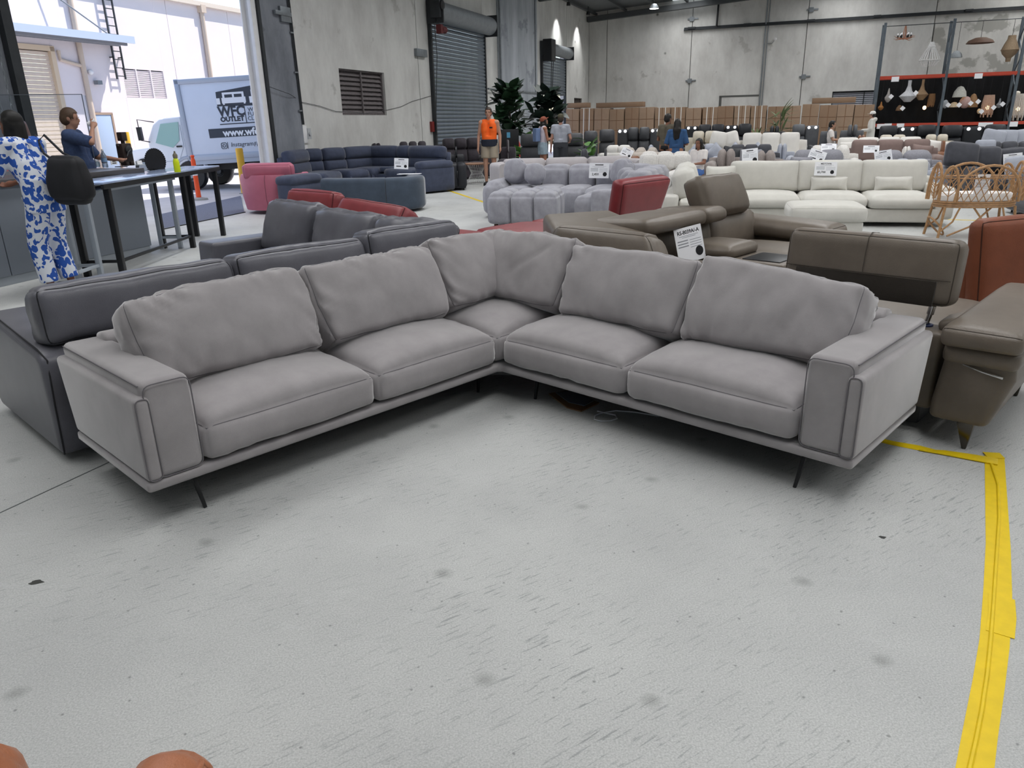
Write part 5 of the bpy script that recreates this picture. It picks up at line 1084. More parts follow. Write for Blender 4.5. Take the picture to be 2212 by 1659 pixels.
q = on_z(845, 374, .62); tag(obj('loose_papers', G().prism([(-.22,-.1),(.2,-.06),(.22,.08),(-.2,.1)], 'z', 0, .006), M_PAPER, loc=(q[0]+.35,q[1]-.1,.602)), 'white paper lying on top of the slate blue curved sofa', 'paper')
q = on_z(640, 432, .42); t = thing('round_stool', 'pale blue round upholstered stool behind the leather cushions', 'stool', (q[0],q[1],0)); obj('seat', G().lathe([(0,.06),(.28,.06),(.3,.12),(.3,.34),(.27,.4),(.15,.425),(0,.43)],26), mat('pale_blue_fabric','#8498ad',.9,var=.1), t); obj('foot_ring', G().lathe([(0,0),(.22,0),(.22,.06),(0,.06)],20), M_BLACK, t)
# ---- navy recliner sectional along the wall
M_NAVY = mat('navy_velour', '#3f465a', .85, var=.16, vscale=8, sheen=.4, bump=.2, bscale=300); M_NAVYS = mat('navy_seam','#222635',.9)
nv = thing('recliner_sectional', 'navy velour curved recliner sectional with split back cushions by the left wall', 'sofa', (-3.0,17.2,0)); nvO = Vector((-3.0,17.2,0))
tops = [(612,327,.987),(655,323,.985),(692,322,.98),(738,320,.975),(800,317,.97),(862,317,.968),(888,317,.967),(962,318,.965)]
NP = [Vector(on_z(x,y,z)) for x,y,z in tops]
def module(parent, p0, p1, O, m_, h, depth, console=False, split=True, seat_h=.46, tall=True):
    d = (p1-p0); w = d.length; ang = math.atan2(d.y, d.x); mid = (p0+p1)/2 - O
    def put(name, wv, dv, hv, lx, ly, lz, rx=0, **k):
        v = Matrix.Rotation(ang,3,'Z') @ Vector((lx, ly, 0)); e = (Matrix.Rotation(ang,3,'Z') @ Matrix.Rotation(rx,3,'X')).to_euler()
        return cushion(name, parent, m_, wv, dv, hv, (mid.x+v.x, mid.y+v.y, lz), tuple(e), **k)
    put('back_panel', w*.98, .16, h*.86, 0, .08, h*.46, rx=R(-6), n=(4,3,4), r=.05)
    hh = h-seat_h
    if console: put('console', w*.95, depth*.8, .12, 0, -depth*.42, seat_h+.02, n=(4,6,3), r=.03)
    put('back_cushion', w*.98, .2, hh*.52, 0, -.06, seat_h+hh*.26, rx=R(-8), n=(8,4,5), r=.06, dome=(.0,.0,.05,0,0,0))
    put('head_cushion', w*.98, .22, hh*.55, 0, -.03, seat_h+hh*.75, rx=R(-8), n=(8,4,5), r=.07, dome=(.0,.0,.05,.03,0,.015))
    if not console: put('seat_cushion', w*.98, depth*.82, .2, 0, -depth*.5, seat_h-.06, n=(8,7,4), r=.07, dome=(0,0,.03,0,0,.03))
    put('base', w*.99, depth*.95, seat_h-.1, 0, -depth*.45, (seat_h-.1)/2+.03, n=(3,3,3), r=.03)
for i in range(len(NP)-1):
    wq = module(nv, NP[i], NP[i+1], nvO, M_NAVY, .975, .95, console=(i == 5))
def armblk(parent, m_, p, ang, O, w=.26, d=.95, h=.62, pad=True):
    v = Vector(p)-O; e = (0,0,ang)
    cushion('armrest', parent, m_, w, d, h-.08, (v.x,v.y,(h-.08)/2+.03), e, n=(5,8,6), r=.06, dome=(.02,.02,.01,0,0,0))
    if pad: dv = Matrix.Rotation(ang,3,'Z') @ Vector((0,-.02,0)); cushion('arm_pad', parent, m_, w*1.15, d*.98, .16, (v.x+dv.x,v.y+dv.y,h-.02), e, n=(6,8,4), r=.07, dome=(.01,.01,.01,0,0,.02))
dR = NP[7]-NP[6]; aR = math.atan2(dR.y,dR.x); off = Matrix.Rotation(aR,3,'Z') @ Vector((.12,-.42,0)); armblk(nv, M_NAVY, NP[7]+off, aR, nvO)
dL = NP[1]-NP[0]; aL = math.atan2(dL.y,dL.x); off = Matrix.Rotation(aL,3,'Z') @ Vector((.0,-.42,0))
q = on_z(655, 398, .55); armblk(nv, M_NAVY, Vector((q[0]-.25,q[1]+.75,0)), R(-25), nvO, .34, .9, .60)
q = on_z(870, 350, .72); card('price_card', 'white price card with black stamp leaning on the navy recliner sectional', (q[0]-.0,q[1]-.25,.70), (R(-10),R(3),R(-5)), .30, .22, 'MOTION', '2,800')
# ---- grey channel tufted sofa, its ottoman and round cushions
M_TUFT = mat('silver_grey_chenille', '#9a9aa2', .9, var=.16, vscale=9, sheen=.5, bump=.25, bscale=220)
tuO = Vector((1.1,12.4,0)); tu = thing('channel_sofa', 'silver grey channel tufted corner sofa with rounded segments', 'sofa', tuple(tuO))
pL = Vector((-.28,13.32,0)); bd = Vector((math.cos(BA),math.sin(BA),0)); bn = Vector((-bd.y,bd.x,0))
def tcu(name, p, w, d, h, z, ang, **k): v = p-tuO; return cushion(name, tu, M_TUFT, w, d, h, (v.x,v.y,z), (0,0,ang), **k)
WCH = .46
for i in range(5):
    p = pL + bd*(.50+WCH*(i+.5)); tcu('back_channel', p, WCH*.99, .34, .66, .42, BA, n=(11,7,11), r=.075, dome=(0,0,.05,.02,0,.045))
    tcu('seat_channel', p-bn*.52, WCH*.99, .86, .42, .24, BA, n=(11,9,9), r=.075, dome=(0,0,.05,0,0,.045))
tcu('armrest', pL+bd*.36-bn*.5, .30, 1.0, .52, .29, BA, n=(7,9,8), r=.13, dome=(.04,.02,.03,0,0,.04))
for i in range(4):
    p = pL + bd*(.50+WCH*5.0+.1)-bn*(.25+WCH*(i+.2)); tcu('back_channel', p, .34, WCH*.99, .66, .42, BA, n=(7,11,11), r=.075, dome=(.05,.02,0,0,0,.045))
    if i: tcu('seat_channel', p-bd*.5, .8, WCH*.99, .40, .23, BA, n=(8,11,9), r=.075, dome=(0,0,0,.0,0,.045))
tcu('armrest', pL+bd*2.50-bn*1.95, .46, .26, .52, .29, BA, n=(8,5,7), r=.07)
for x_ in (.3, 2.8): v = pL+bd*x_-bn*.8-tuO; obj('foot', G().cyl((v.x,v.y,0),(v.x,v.y,.06),.04), M_BLACK, tu)
q = pL+bd*.60-bn*.42; tag(cushion('round_cushion', None, M_TUFT, .42,.18,.42, (q.x,q.y,.70), (R(-14),0,BA+R(-6)), n=(12,6,12), r=.088, dome=(.0,.0,.04,.04,0,0), taper=lambda Q,U: Q*np.stack([np.sqrt(1-.42*U[:,2]**2)*.99+.0, 1+0*U[:,0], np.sqrt(1-.42*U[:,0]**2)],1)), 'larger round silver grey cushion at the left end of the channel sofa', 'cushion', 'round cushions')
q = pL+bd*.98-bn*.55; tag(cushion('round_cushion', None, M_TUFT, .36,.16,.36, (q.x,q.y,.66), (R(-22),0,BA+R(8)), n=(12,6,12), r=.078, dome=(0,0,.04,.04,0,0), taper=lambda Q,U: Q*np.stack([np.sqrt(1-.42*U[:,2]**2), 1+0*U[:,0], np.sqrt(1-.42*U[:,0]**2)],1)), 'smaller round silver grey cushion beside the larger round one on channel sofa', 'cushion', 'round cushions')
for i, (u, v_, s_, lb) in enumerate(((2.40,.48,.42,'against the corner of the channel sofa'),(2.52,.75,.30,'leaning on the right wing of the channel sofa'),(2.62,1.05,.28,'nearest the red backrest on channel sofa'))):
    q = pL+bd*u-bn*v_; tag(cushion('round_cushion', None, M_TUFT, s_,.17,s_, (q.x,q.y,.48+s_/2), (R(-15),0,BA+R(-35+20*i)), n=(12,6,12), r=.084, dome=(0,0,.04,.04,0,0), taper=lambda Q,U: Q*np.stack([np.sqrt(1-.42*U[:,2]**2), 1+0*U[:,0], np.sqrt(1-.42*U[:,0]**2)],1)), 'round silver grey cushion '+lb, 'cushion', 'round cushions')
q = pL+bd*1.98-bn*.30; card('price_card', 'white price card pinned to the middle back of the channel tufted sofa', (q.x,q.y,.70), (R(-8),R(1),BA+R(4)), .32, .235, 'CLOUD', '2,450')
M_TUFT2 = MATS['silver_grey_chenille']; oO = Vector((.28,11.22,0)); ot = thing('tufted_ottoman', 'square silver grey tufted ottoman in front of the channel sofa', 'ottoman', tuple(oO), R(-12))
for i in range(3):
    for j in range(2): cushion('segment', ot, M_TUFT2, .335,.43,.40, ((i-1)*.332,(j-.5)*.42,.27), n=(11,11,10), r=.06, dome=(.02 if i==0 else 0,.02 if i==2 else 0,.03 if j==0 else 0,.03 if j==1 else 0,0,.06))
for x_ in (-.4,.4):
    for y_ in (-.32,.32): obj('leg', G().cyl((x_,y_,0),(x_,y_,.09),.03), mat('walnut','#4a3322',.5), ot)
# ---- beige curved sofa behind the channel sofa
M_BEI = fabric('oatmeal_fabric', '#b3aeb0', .05); bO = Vector((1.1,15.6,0)); bs = thing('curved_sofa', 'oatmeal curved three seat sofa behind the channel tufted sofa', 'sofa', tuple(bO))
e0 = Vector(on_z(1062,352,.68)); e1 = Vector(on_z(1378,343,.68)); dd = (e1-e0); Lb = Vector((dd.x,dd.y,0)).length; ab = math.atan2(dd.y,dd.x)
def bpt(u, v): w_ = Matrix.Rotation(ab,3,'Z') @ Vector((u,v,0)); return ((e0+w_-bO).x, (e0+w_-bO).y)
pth = [bpt(.15,-.95),bpt(.02,-.6),bpt(.03,-.25),bpt(.2,-.02),bpt(.55,.06)]+[bpt(u,.08) for u in np.linspace(.8,Lb-.8,8)]+[bpt(Lb-.55,.06),bpt(Lb-.2,-.02),bpt(Lb-.03,-.25),bpt(Lb-.02,-.6),bpt(Lb-.15,-.95)]
obj('back_shell', sweep(pth, rprof(-.16,.10,.08,.70,.09)), M_BEI, bs, ang=60)
for i in range(3):
    u0 = .22+(Lb-.44)*i/3; u1 = .22+(Lb-.44)*(i+1)/3; c_ = bpt((u0+u1)/2,-.52); cushion('seat_cushion', bs, M_BEI, (u1-u0)*.99,.84,.26,(c_[0],c_[1],.36),(0,0,ab), r=.08, dome=(0,0,.03,0,0,.03)); c_ = bpt((u0+u1)/2,-.12); cushion('back_cushion', bs, M_BEI, (u1-u0)*.985,.16,.40,(c_[0],c_[1],.55),(R(-6),0,ab), r=.07, dome=(0,0,.04,.0,0,.01))
obj('plinth', G().prism([bpt(.15,-.05),bpt(Lb-.15,-.05),bpt(Lb-.15,-.85),bpt(.15,-.85)], 'z', 0,.2), M_BLACK, bs)
# ---- cream sofa with chaise and its ottoman
M_CRM = fabric('cream_linen', '#cdcbc4', .04, bump=.3, bscale=260)
cO = np.array([2.66,11.93]); CRA = R(-15)
cs = Th('cream_sofa', 'long cream linen chaise sofa with loose back cushions in the middle of the showroom', 'sofa', 1.7, -.4, O=cO, A=CRA)
cs.box('base', M_CRM, .78,3.55,-1.0,.05,.06,.24, .02); cs.box('base', M_CRM, -.10,.80,-1.95,.05,.06,.36, .02)
cs.box('arm_face_panel', M_CRM, -.02,.62,-1.975,-1.945,.10,.36, .01); cs.cu('armrest', M_CRM, -.12,.10,-1.95,.05,.2,.50, r=.05); cs.cu('armrest', M_CRM, 3.42,3.66,-1.0,.05,.10,.52, r=.05)
for x0, x1 in ((.80,1.72),(1.74,2.58),(2.60,3.42)): cs.cu('seat_cushion', M_CRM, x0,x1,-1.04,-.12,.24,.40, n=(10,9,5), r=.06, dome=(.01,.01,.03,0,0,.05)); cs.cu('back_cushion', M_CRM, x0-.02,x1+.02,-.30,-.08,.40,.84, rot=(R(-9),0,0), n=(12,5,9), r=.05, dome=(.01,.01,.06,.02,0,.0), wr=.008, pk=.004, seed=int(x0*9))
cs.cu('seat_cushion', M_CRM, .10,.78,-1.9,-.12,.32,.44, r=.06, dome=(0,0,.02,0,0,.03)); cs.cu('back_cushion', M_CRM, .02,.26,-1.75,-.9,.42,.80, rot=(0,R(-14),0), r=.07, dome=(.03,.06,.02,.02,0,.02), wr=.01, seed=5, n=(6,10,8)); cs.cu('back_cushion', M_CRM, .02,.26,-.88,-.1,.42,.82, rot=(0,R(-14),0), r=.07, dome=(.03,.06,.02,.02,0,.02), wr=.01, seed=6, n=(6,10,8)); cs.cu('back_board', M_CRM, -.10,3.55,-.10,.06,.1,.62, r=.04)
def looseC(name, label, T, x, y, z, w, h, rot, m_, th=.13, grp='scatter cushions', seed=1, n=(11,5,9)):
    A = T.o.rotation_euler.z; c, s = math.cos(A), math.sin(A); lx, ly = x-T.c[0], y-T.c[1]
    loc = (T.o.location.x+lx*c-ly*s, T.o.location.y+lx*s+ly*c, z); e = (Matrix.Rotation(A,3,'Z') @ Matrix.Rotation(rot[2],3,'Z') @ Matrix.Rotation(rot[1],3,'Y') @ Matrix.Rotation(rot[0],3,'X')).to_euler()
    def pinch(Q,U): Q = Q.copy(); f = 1-.08*(1-U[:,2]**2)*np.abs(U[:,0])**2; Q[:,0] *= f; Q[:,2] *= 1-.08*(1-U[:,0]**2)*np.abs(U[:,2])**2; Q[:,1] *= np.clip(1.15-np.maximum(np.abs(U[:,0]),np.abs(U[:,2]))**3,.2,1); return Q
    return tag(cushion(name, None, m_, w, th, h, loc, tuple(e), n=n, r=min(th,.1)*.48, dome=(0,0,.04,.04,0,0), wr=.008, seed=seed, taper=pinch), label, 'cushion', grp)
looseC('lumbar_cushion', 'cream lumbar cushion under the price card on the cream sofa', cs, 2.15,-.40,.52, .52,.22, (R(-14),0,0), M_CRM, seed=2)
looseC('lumbar_cushion', 'cream lumbar cushion at the right end of the cream sofa', cs, 3.0,-.40,.52, .52,.22, (R(-14),0,0), M_CRM, seed=3)
looseC('scatter_cushion', 'cream square cushion in the chaise corner of the cream sofa', cs, .62,-.42,.60, .44,.40, (R(-18),0,R(-10)), M_CRM, seed=4)
A_ = CRA; q = np.array(cO)+np.array([math.cos(A_)*2.08+math.sin(A_)*.41, math.sin(A_)*2.08-math.cos(A_)*.41]); card('price_card', 'white price card reading 2,700 dollars on the cream sofa backrest', (q[0],q[1],.735), (R(-9),R(1),A_+R(1)), .30, .19, 'MIDTOWN', '$2,700')
co = Th('cream_ottoman', 'rectangular cream ottoman in front of the cream sofa', 'ottoman', 0, 0, O=(3.88,9.25), A=R(-14)); co.box('base', M_CRM, -.40,.40,-.33,.33,.05,.26, .02); co.cu('seat_cushion', M_CRM, -.43,.43,-.36,.36,.25,.43, n=(12,10,5), r=.05, dome=(.01,.01,.01,.01,0,.035), piping=[(2,1)], pmat=M_CRM); co.legs(M_BLACK, ((-.3,-.25),(.3,-.25),(-.3,.25),(.3,.25)), .06, .02, .02)
# ---- rattan bassinet
M_RAT = mat('rattan_cane', '#ab845c', .55, var=.2, vscale=30); bn_ = thing('rattan_bassinet', 'honey rattan bassinet with leaf shaped ends and white mattress', 'bassinet', (5.72,9.28,0), R(-6))
def oval(a, b, z, n=28): return [(a*math.cos(2*math.pi*i/n), b*math.sin(2*math.pi*i/n), z) for i in range(n)]
for z, k in ((.375,1.0),(.40,1.01),(.425,1.0)): obj('base_rail', G().tube(oval(.46*k,.24*k,z),.013,6,closed=True), M_RAT, bn_)
obj('slat_base', G().prism([(x,y) for x,y,z in oval(.45,.23,0,20)], 'z', .40,.415), M_RAT, bn_); obj('mattress', G().lathe([(0,.42),(.9,.42),(1,.44),(1,.50),(.92,.53),(0,.54)],28,sx=.44,sy=.23), mat('white_mattress','#e6e4e2',.9,var=.05), bn_)
obj('upper_rail', G().tube(oval(.475,.25,.71),.010,6,closed=True), M_RAT, bn_)
def petal(cx, cy, dx, dy, w, z0, z1, rn=.016, name='hoop', n=14, lean=.0):
    pts = []
    for i in range(n+1): a = math.pi*i/n; u = -math.cos(a)*w; v = math.sin(a)**.8; pts.append((cx+dx*u+dy*lean*v, cy+dy*u-dx*lean*v, z0+(z1-z0)*v))
    return pts
for sgn in (-1,1):
    P_ = petal(0.02, sgn*.25, 1, 0, .36, .44, .86, lean=-sgn*.04); hp = obj('side_hoop', G().tube(P_,.016,7), M_RAT, bn_)
    gl = G()
    for i in range(-7,8):
        for dr in (-1,1):
            x0 = i*.085; seg = []
            for k in range(12):
                z = .44+.42*k/11; x = x0+dr*(z-.44)*.55
                u = x/.36; zm = .44+.42*(max(0,1-u*u))**.5 if abs(u) < 1 else 0
                if z < zm-.01: seg.append((x+.02, sgn*(.25+.04*(z-.44)/.42), z))
            if len(seg) > 1: gl.tube([seg[0],seg[-1]],.0055,5)
    stuff(obj('lattice', gl, M_RAT, hp))
    for k, (cx, w) in enumerate(((-.40,.10),(.42,.10))):
        P_ = petal(cx+.06*(-1 if cx<0 else 1)*0, sgn*.20, .92, -sgn*.35*(1 if cx>0 else -1), w, .44, .85); lp = obj('leaf_hoop', G().tube(P_,.015,7), M_RAT, bn_); gv = G().tube([(cx,sgn*.2,.44),(cx,sgn*.2,.83)],.006,5)
        for j in range(4):
            z = .5+.08*j
            for s2_ in (-1,1): gv.tube([(cx,sgn*.2,z),(cx+s2_*w*.75*.92,sgn*.2-s2_*sgn*.35*(1 if cx>0 else -1)*w*.75,z+.07)],.005,5)
        obj('leaf_veins', gv, M_RAT, lp)
for sx_ in (-1,1):
    P_ = petal(sx_*.475, 0, 0, 1, .15, .44, .88); lp = obj('end_hoop', G().tube(P_,.016,7), M_RAT, bn_); gv = G().tube([(sx_*.475,0,.44),(sx_*.475,0,.86)],.006,5)
    for j in range(5):
        for s2_ in (-1,1): gv.tube([(sx_*.475,0,.46+.07*j),(sx_*.475,s2_*.11,.54+.06*j)],.005,5)
    obj('leaf_veins', gv, M_RAT, lp)
    for sy_ in (-1,1):
        obj('leg', G().tube([(sx_*.40,sy_*.17,.38),(sx_*.44,sy_*.20,0)],.016,7), M_RAT, bn_); obj('brace', G().tube([(sx_*.24,sy_*.21,.38),(sx_*.30,sy_*.2,.2),(sx_*.43,sy_*.2,.08)],.011,6), M_RAT, bn_)
    obj('rocker_loop', G().tube([(sx_*.40+.09*math.cos(a)*sx_, -.0+.13*math.sin(a)*1.0, .13+.11*math.cos(a)) for a in np.linspace(0,2*math.pi,17)[:-1]],.012,6,closed=True), M_RAT, bn_)
obj('cross_brace', G().tube([(-.1,-.22,.38),(.1,-.21,.14),(.34,-.2,.03)],.011,6).tube([(.12,-.22,.38),(-.1,-.21,.14),(-.34,-.2,.03)],.011,6), M_RAT, bn_)
card('price_card', 'white information sheet hanging inside the rattan bassinet', (5.66,9.08,.62), (R(-4),0,R(-4)), .17, .27, 'BASSINET', None, stamp=False)
# ================================================================== rows of sofas towards the back wall
DIRV = np.array([math.cos(BA), math.sin(BA)])
def along(p0, px, py, d=DIRV):
    v = ray(px, py)[:2]; M_ = np.array([[v[0], -d[0]], [v[1], -d[1]]]); k = np.linalg.solve(M_, np.array(p0[:2])); return k[1]
def rowsofa(name, label, x0, x1, yt, Y, m_, n=3, d=.95, arms=True, style='box', yaw=BA, seat_h=.43, rear=False, cat='sofa', group=None, head=None, cons=(), seed=1):
    p0 = on_y(x0, yt, Y); w = along(p0, x1, yt, np.array([math.cos(yaw), math.sin(yaw)])); h = max(.55, float(p0[2]))
    s = 1
    T = Th(name, label, cat, w/2, -d/2 if not rear else d/2, O=p0[:2], A=yaw, group=group)
    yb, yf = (0, -d) if not rear else (0, d); lo, hi = min(yb,yf), max(yb,yf)
    rr = dict(box=.05, round=.11, recl=.06)[style]
    T.box('base', m_, .02, w-.02, lo+.03, hi-.03, .05, seat_h-.14, .02)
    aw = .22 if arms else 0.0
    if arms:
        for xa in (0, w-aw): T.cu('armrest', m_, xa, xa+aw, lo, hi, .06, .60, n=(4,6,5), r=min(rr,.1), dome=(.01,.01,.01,.01,0,.01))
    cw = (w-2*aw)/n; sg = -1 if not rear else 1
    for i in range(n):
        a, b = aw+cw*i, aw+cw*(i+1)
        y0, y1 = sorted((sg*.18, sg*d)); isc = i in cons
        if isc: T.cu('console', m_, a, b, y0, y1, .2, seat_h+.12, n=(4,5,4), r=.03); T.cu('console_back', m_, a, b, *sorted((0,sg*.16)), seat_h, h-.04, n=(4,3,4), r=.03); continue
        T.cu('seat_cushion', m_, a, b, y0, y1, seat_h-.16, seat_h, n=(7,6,4), r=rr, dome=(.005,.005,.02,.02,0,.03))
        yb0, yb1 = sorted((sg*.02, sg*.24))
        if style == 'recl':
            z1 = seat_h+(h-seat_h)*.56; T.cu('back_cushion', m_, a, b, yb0, yb1, seat_h-.02, z1, rot=(R(8*sg),0,0), n=(6,4,4), r=.07, dome=(0,0,.03,.03,0,0)); T.cu('head_cushion', m_, a+.01, b-.01, yb0, yb1, z1-.01, h, rot=(R(8*sg),0,0), n=(6,4,4), r=.07, dome=(0,0,.04,.03,0,.01))
        else: T.cu('back_cushion', m_, a, b, yb0, yb1, seat_h-.03, h, rot=(R(9*sg),0,0), n=(8,4,6), r=rr, dome=(.01,.01,.04,.03,0,.02), wr=.008, seed=seed+i)
    T.cu('back_board', m_, .02, w-.02, *sorted((-sg*.06,sg*.06)), .1, h-.16, n=(6,3,4), r=.05)
    T.w, T.h, T.d = w, h, d
    T.legs(M_BLACK, ((.08,lo+.1),(w-.08,lo+.1),(.08,hi-.1),(w-.08,hi-.1)), .07, .02, .025)
    return T
M_BOG = boucle('grey_boucle', '#8e8e95'); M_BOT = boucle('taupe_boucle', '#9a918d'); M_BOB = boucle('beige_boucle', '#bdb4ab'); M_BOW = boucle('white_boucle', '#dad7d3'); M_WHT = fabric('white_linen','#dcd9d4',.03); M_LGR = fabric('pale_grey_fabric','#a9adb8',.06)
M_CHAR = leather('charcoal_recliner','#45464a',.5); M_BLK = leather('black_recliner','#26282d',.5); M_BRN = leather('cognac_leather','#7d5238',.45); M_MAU = fabric('mauve_brown_fabric','#85736e',.06); M_DBR = fabric('dark_brown_suede','#454146',.15); M_DGR = fabric('dark_grey_velour','#4d4e54',.12,sheen=.4); M_GRY = leather('mid_grey_recliner','#5d5f63',.55); M_CRL = leather('ivory_leather','#c9c1b2',.5)
T = rowsofa('boucle_sofa', 'grey boucle sofa with rounded cushions behind the cream sofa, right one', 1862, 2042, 326, 14.2, M_BOG, 2, style='round')
for i, (x, lb) in enumerate(((.55,'left'),(.95,'middle'),(1.5,'right'))): looseC('scatter_cushion', 'round grey boucle cushion on right grey boucle sofa, %s of three' % lb, T, x,-.36,.56, .34,.30, (R(-20),0,R(5*i)), M_BOG, .14, 'grey boucle cushions', i)
T = rowsofa('boucle_sofa', 'grey boucle sofa with rounded cushions behind the cream sofa, left one', 1690, 1850, 325, 14.9, M_BOG, 2, style='round')
looseC('scatter_cushion', 'round grey boucle cushion at the left end of the left grey boucle sofa', T, .35,-.4,.58, .40,.34, (R(-20),0,R(-10)), M_BOG, .15, 'grey boucle cushions', 7)
looseC('scatter_cushion', 'small grey boucle cushion at the right end of the left grey boucle sofa', T, 1.25,-.4,.55, .30,.30, (R(-20),0,R(12)), M_BOG, .14, 'grey boucle cushions', 8)
q = on_y(1765, 337, 14.4); card('price_card', 'white price card on the left grey boucle sofa', tuple(q), (R(-20),R(18),BA), .30, .22, 'ORLA', '1,900')
q = on_y(1908, 338, 13.7); card('price_card', 'white price card with round stamp on the right grey boucle sofa', tuple(q), (R(-14),R(-12),BA), .28, .20, 'ORLA', '1,700')
rowsofa('low_sofa', 'pale grey low backed curved sofa directly behind the cream sofa', 1860, 2046, 346, 12.9, M_LGR, 3, style='round', rear=True, d=.45)
T = rowsofa('boucle_sofa', 'taupe boucle sofa with rounded back in the middle rows', 1610, 1700, 326, 16.0, M_BOT, 2, style='round')
T = rowsofa('boucle_sofa', 'taupe boucle sofa behind the seated child', 1530, 1612, 323, 16.6, M_BOT, 2, style='round')
q = on_y(1620, 338, 15.2); card('price_card', 'white price card on the taupe boucle sofa', tuple(q), (R(-14),R(-6),BA), .30, .30, 'ORLA', None)
looseC('scatter_cushion', 'round grey cushion left of the price card on taupe boucle sofa', T, .9,-.5,.66, .45,.38, (R(-15),0,0), M_BOG, .16, 'taupe sofa cushions', 3)
rowsofa('round_back_sofa', 'white boucle sofa with bubble shaped back behind the channel sofa', 1385, 1478, 352, 14.2, M_BOW, 3, style='round')
for i, (px, py) in enumerate(((1402,350),(1437,350),(1471,350))): q = on_y(px, py, 13.9); tag(cushion('bubble_cushion', None, M_BOW, .32,.2,.32, (q[0],q[1],q[2]), (R(-10),0,BA), n=(9,5,9), r=.098, dome=(.02,.02,.04,.04,0,.03)), 'white boucle bubble cushion, %s of three behind the channel sofa' % ('left','middle','right')[i], 'cushion', 'bubble cushions')
T = rowsofa('boucle_sofa', 'beige boucle sofa with price card behind the oatmeal sofa', 1330, 1445, 320, 17.8, M_BOB, 3, style='round')
for i, x in enumerate((.55,1.1,1.5)): looseC('scatter_cushion', 'beige boucle cushion on sofa behind the oatmeal one, %s of three' % ('left','middle','right')[i], T, x,-.4,.62, .42,.36, (R(-18),0,R(-8+8*i)), M_BOB, .15, 'beige boucle cushions', i)
q = on_y(1354, 330, 17.2); card('price_card', 'white price card tilted on the beige boucle sofa', tuple(q), (R(-25),R(22),BA), .26, .20, 'NOVA', '2,100')
rowsofa('leather_sofa', 'dark brown leather sofa end beside the beige boucle sofa', 1366, 1384, 338, 17.2, M_BRN, 1, arms=False, d=.8)
rowsofa('low_sofa', 'charcoal low sofa behind the oatmeal curved sofa, left one', 1240, 1290, 322, 19.5, M_DGR, 1, style='round'); rowsofa('low_sofa', 'charcoal low sofa behind the oatmeal curved sofa, right one', 1291, 1330, 322, 19.2, M_DGR, 1, style='round')
rowsofa('white_sofa', 'white linen low sofa in front of the charcoal recliners', 1292, 1378, 316, 20.0, M_WHT, 2, rear=True)
rowsofa('white_sofa', 'pale grey linen sofa beside the couple', 1385, 1432, 314, 19.5, M_LGR, 1); T = rowsofa('fabric_sofa', 'pale grey sofa with pointed scatter cushions in the middle rows', 1482, 1566, 312, 19.0, M_LGR, 2)
for i, x in enumerate((.3,.75,1.2,1.7)): looseC('scatter_cushion', 'pale grey pointed cushion on middle row sofa, %s from the left' % ORD[i], T, x,-.36,.66, .40,.40, (R(-18),R(42),0), M_LGR, .12, 'pointed grey cushions', i)
rowsofa('leather_sofa', 'ivory leather two seat sofa with padded headrests in the back rows', 1480, 1568, 284, 21.5, M_CRL, 2, style='recl')
for i, x in enumerate((1552,1578)): q = on_y(x, 302, 20.2); tag(cushion('scatter_cushion', None, M_WHT, .42,.18,.42, tuple(q), (R(-20),R(10-25*i),BA), r=.085, dome=(0,0,.05,.05,0,0), n=(9,5,9)), 'plump white cushion on the ivory leather sofa, %s one' % ('left','right')[i], 'cushion', 'plump white cushions')
T = rowsofa('white_sofa', 'large white sofa with three tall square back cushions', 1588, 1748, 289, 20.3, M_WHT, 3, d=1.0)
T = rowsofa('dark_sofa', 'dark grey sofa with black scatter cushions in the middle rows', 1560, 1690, 314, 17.6, M_DGR, 3)
for i, x in enumerate((.25,2.0)): looseC('scatter_cushion', 'black scatter cushion on the dark grey middle row sofa, %s one' % ('left','right')[i], T, x,-.36,.66, .44,.40, (R(-18),R(8),0), M_BLK, .13, 'black cushions', i)
rowsofa('white_sofa', 'pale blue grey sofa at the centre of the rows', 1660, 1722, 312, 18.3, M_LGR, 2, style='round')
T = rowsofa('boucle_sofa', 'ivory boucle sofa with lobed cushions in the middle rows', 1728, 1860, 315, 16.8, M_BOW, 3, style='round')
rowsofa('boucle_sofa', 'ivory boucle sofa with lobed cushions, right one', 1925, 1990, 318, 16.3, M_BOW, 2, style='round'); q = on_y(1790, 319, 16.3); card('price_card', 'white price card lying on the ivory boucle sofa', tuple(q), (R(-40),0,BA), .30, .2, 'LUNA', None); q = on_y(1882, 322, 15.9); card('price_card', 'small white price card between the boucle sofas', tuple(q), (R(-30),0,BA), .3, .16, 'LUNA', None)
T = rowsofa('fabric_sofa', 'mauve brown sofa with three wide back cushions in the rows', 1818, 2032, 304, 17.8, M_MAU, 3)
looseC('scatter_cushion', 'mauve brown cushion at the right end of the mauve sofa', T, T.w-.4,-.36,.62, .44,.40, (R(-15),R(6),R(-15)), M_MAU, .14)
rowsofa('leather_sofa', 'cognac leather sofa in the back rows behind the mauve sofa', 2016, 2056, 306, 18.3, M_BRN, 1, d=.7); rowsofa('leather_sofa', 'cognac leather armchair sofa among the white sofas', 1835, 1890, 294, 20.5, M_BRN, 2, rear=True)
T = rowsofa('white_sofa', 'white sofa with a row of white scatter cushions in the back rows', 1790, 2010, 299, 19.4, M_WHT, 4)
for i in range(4): looseC('scatter_cushion', 'white scatter cushion on the long white sofa, %s from the left' % ORD[i], T, .5+.62*i,-.34,.68, .50,.36, (R(-18),R(-4+4*i),0), M_WHT, .13, 'white scatter cushions', i)
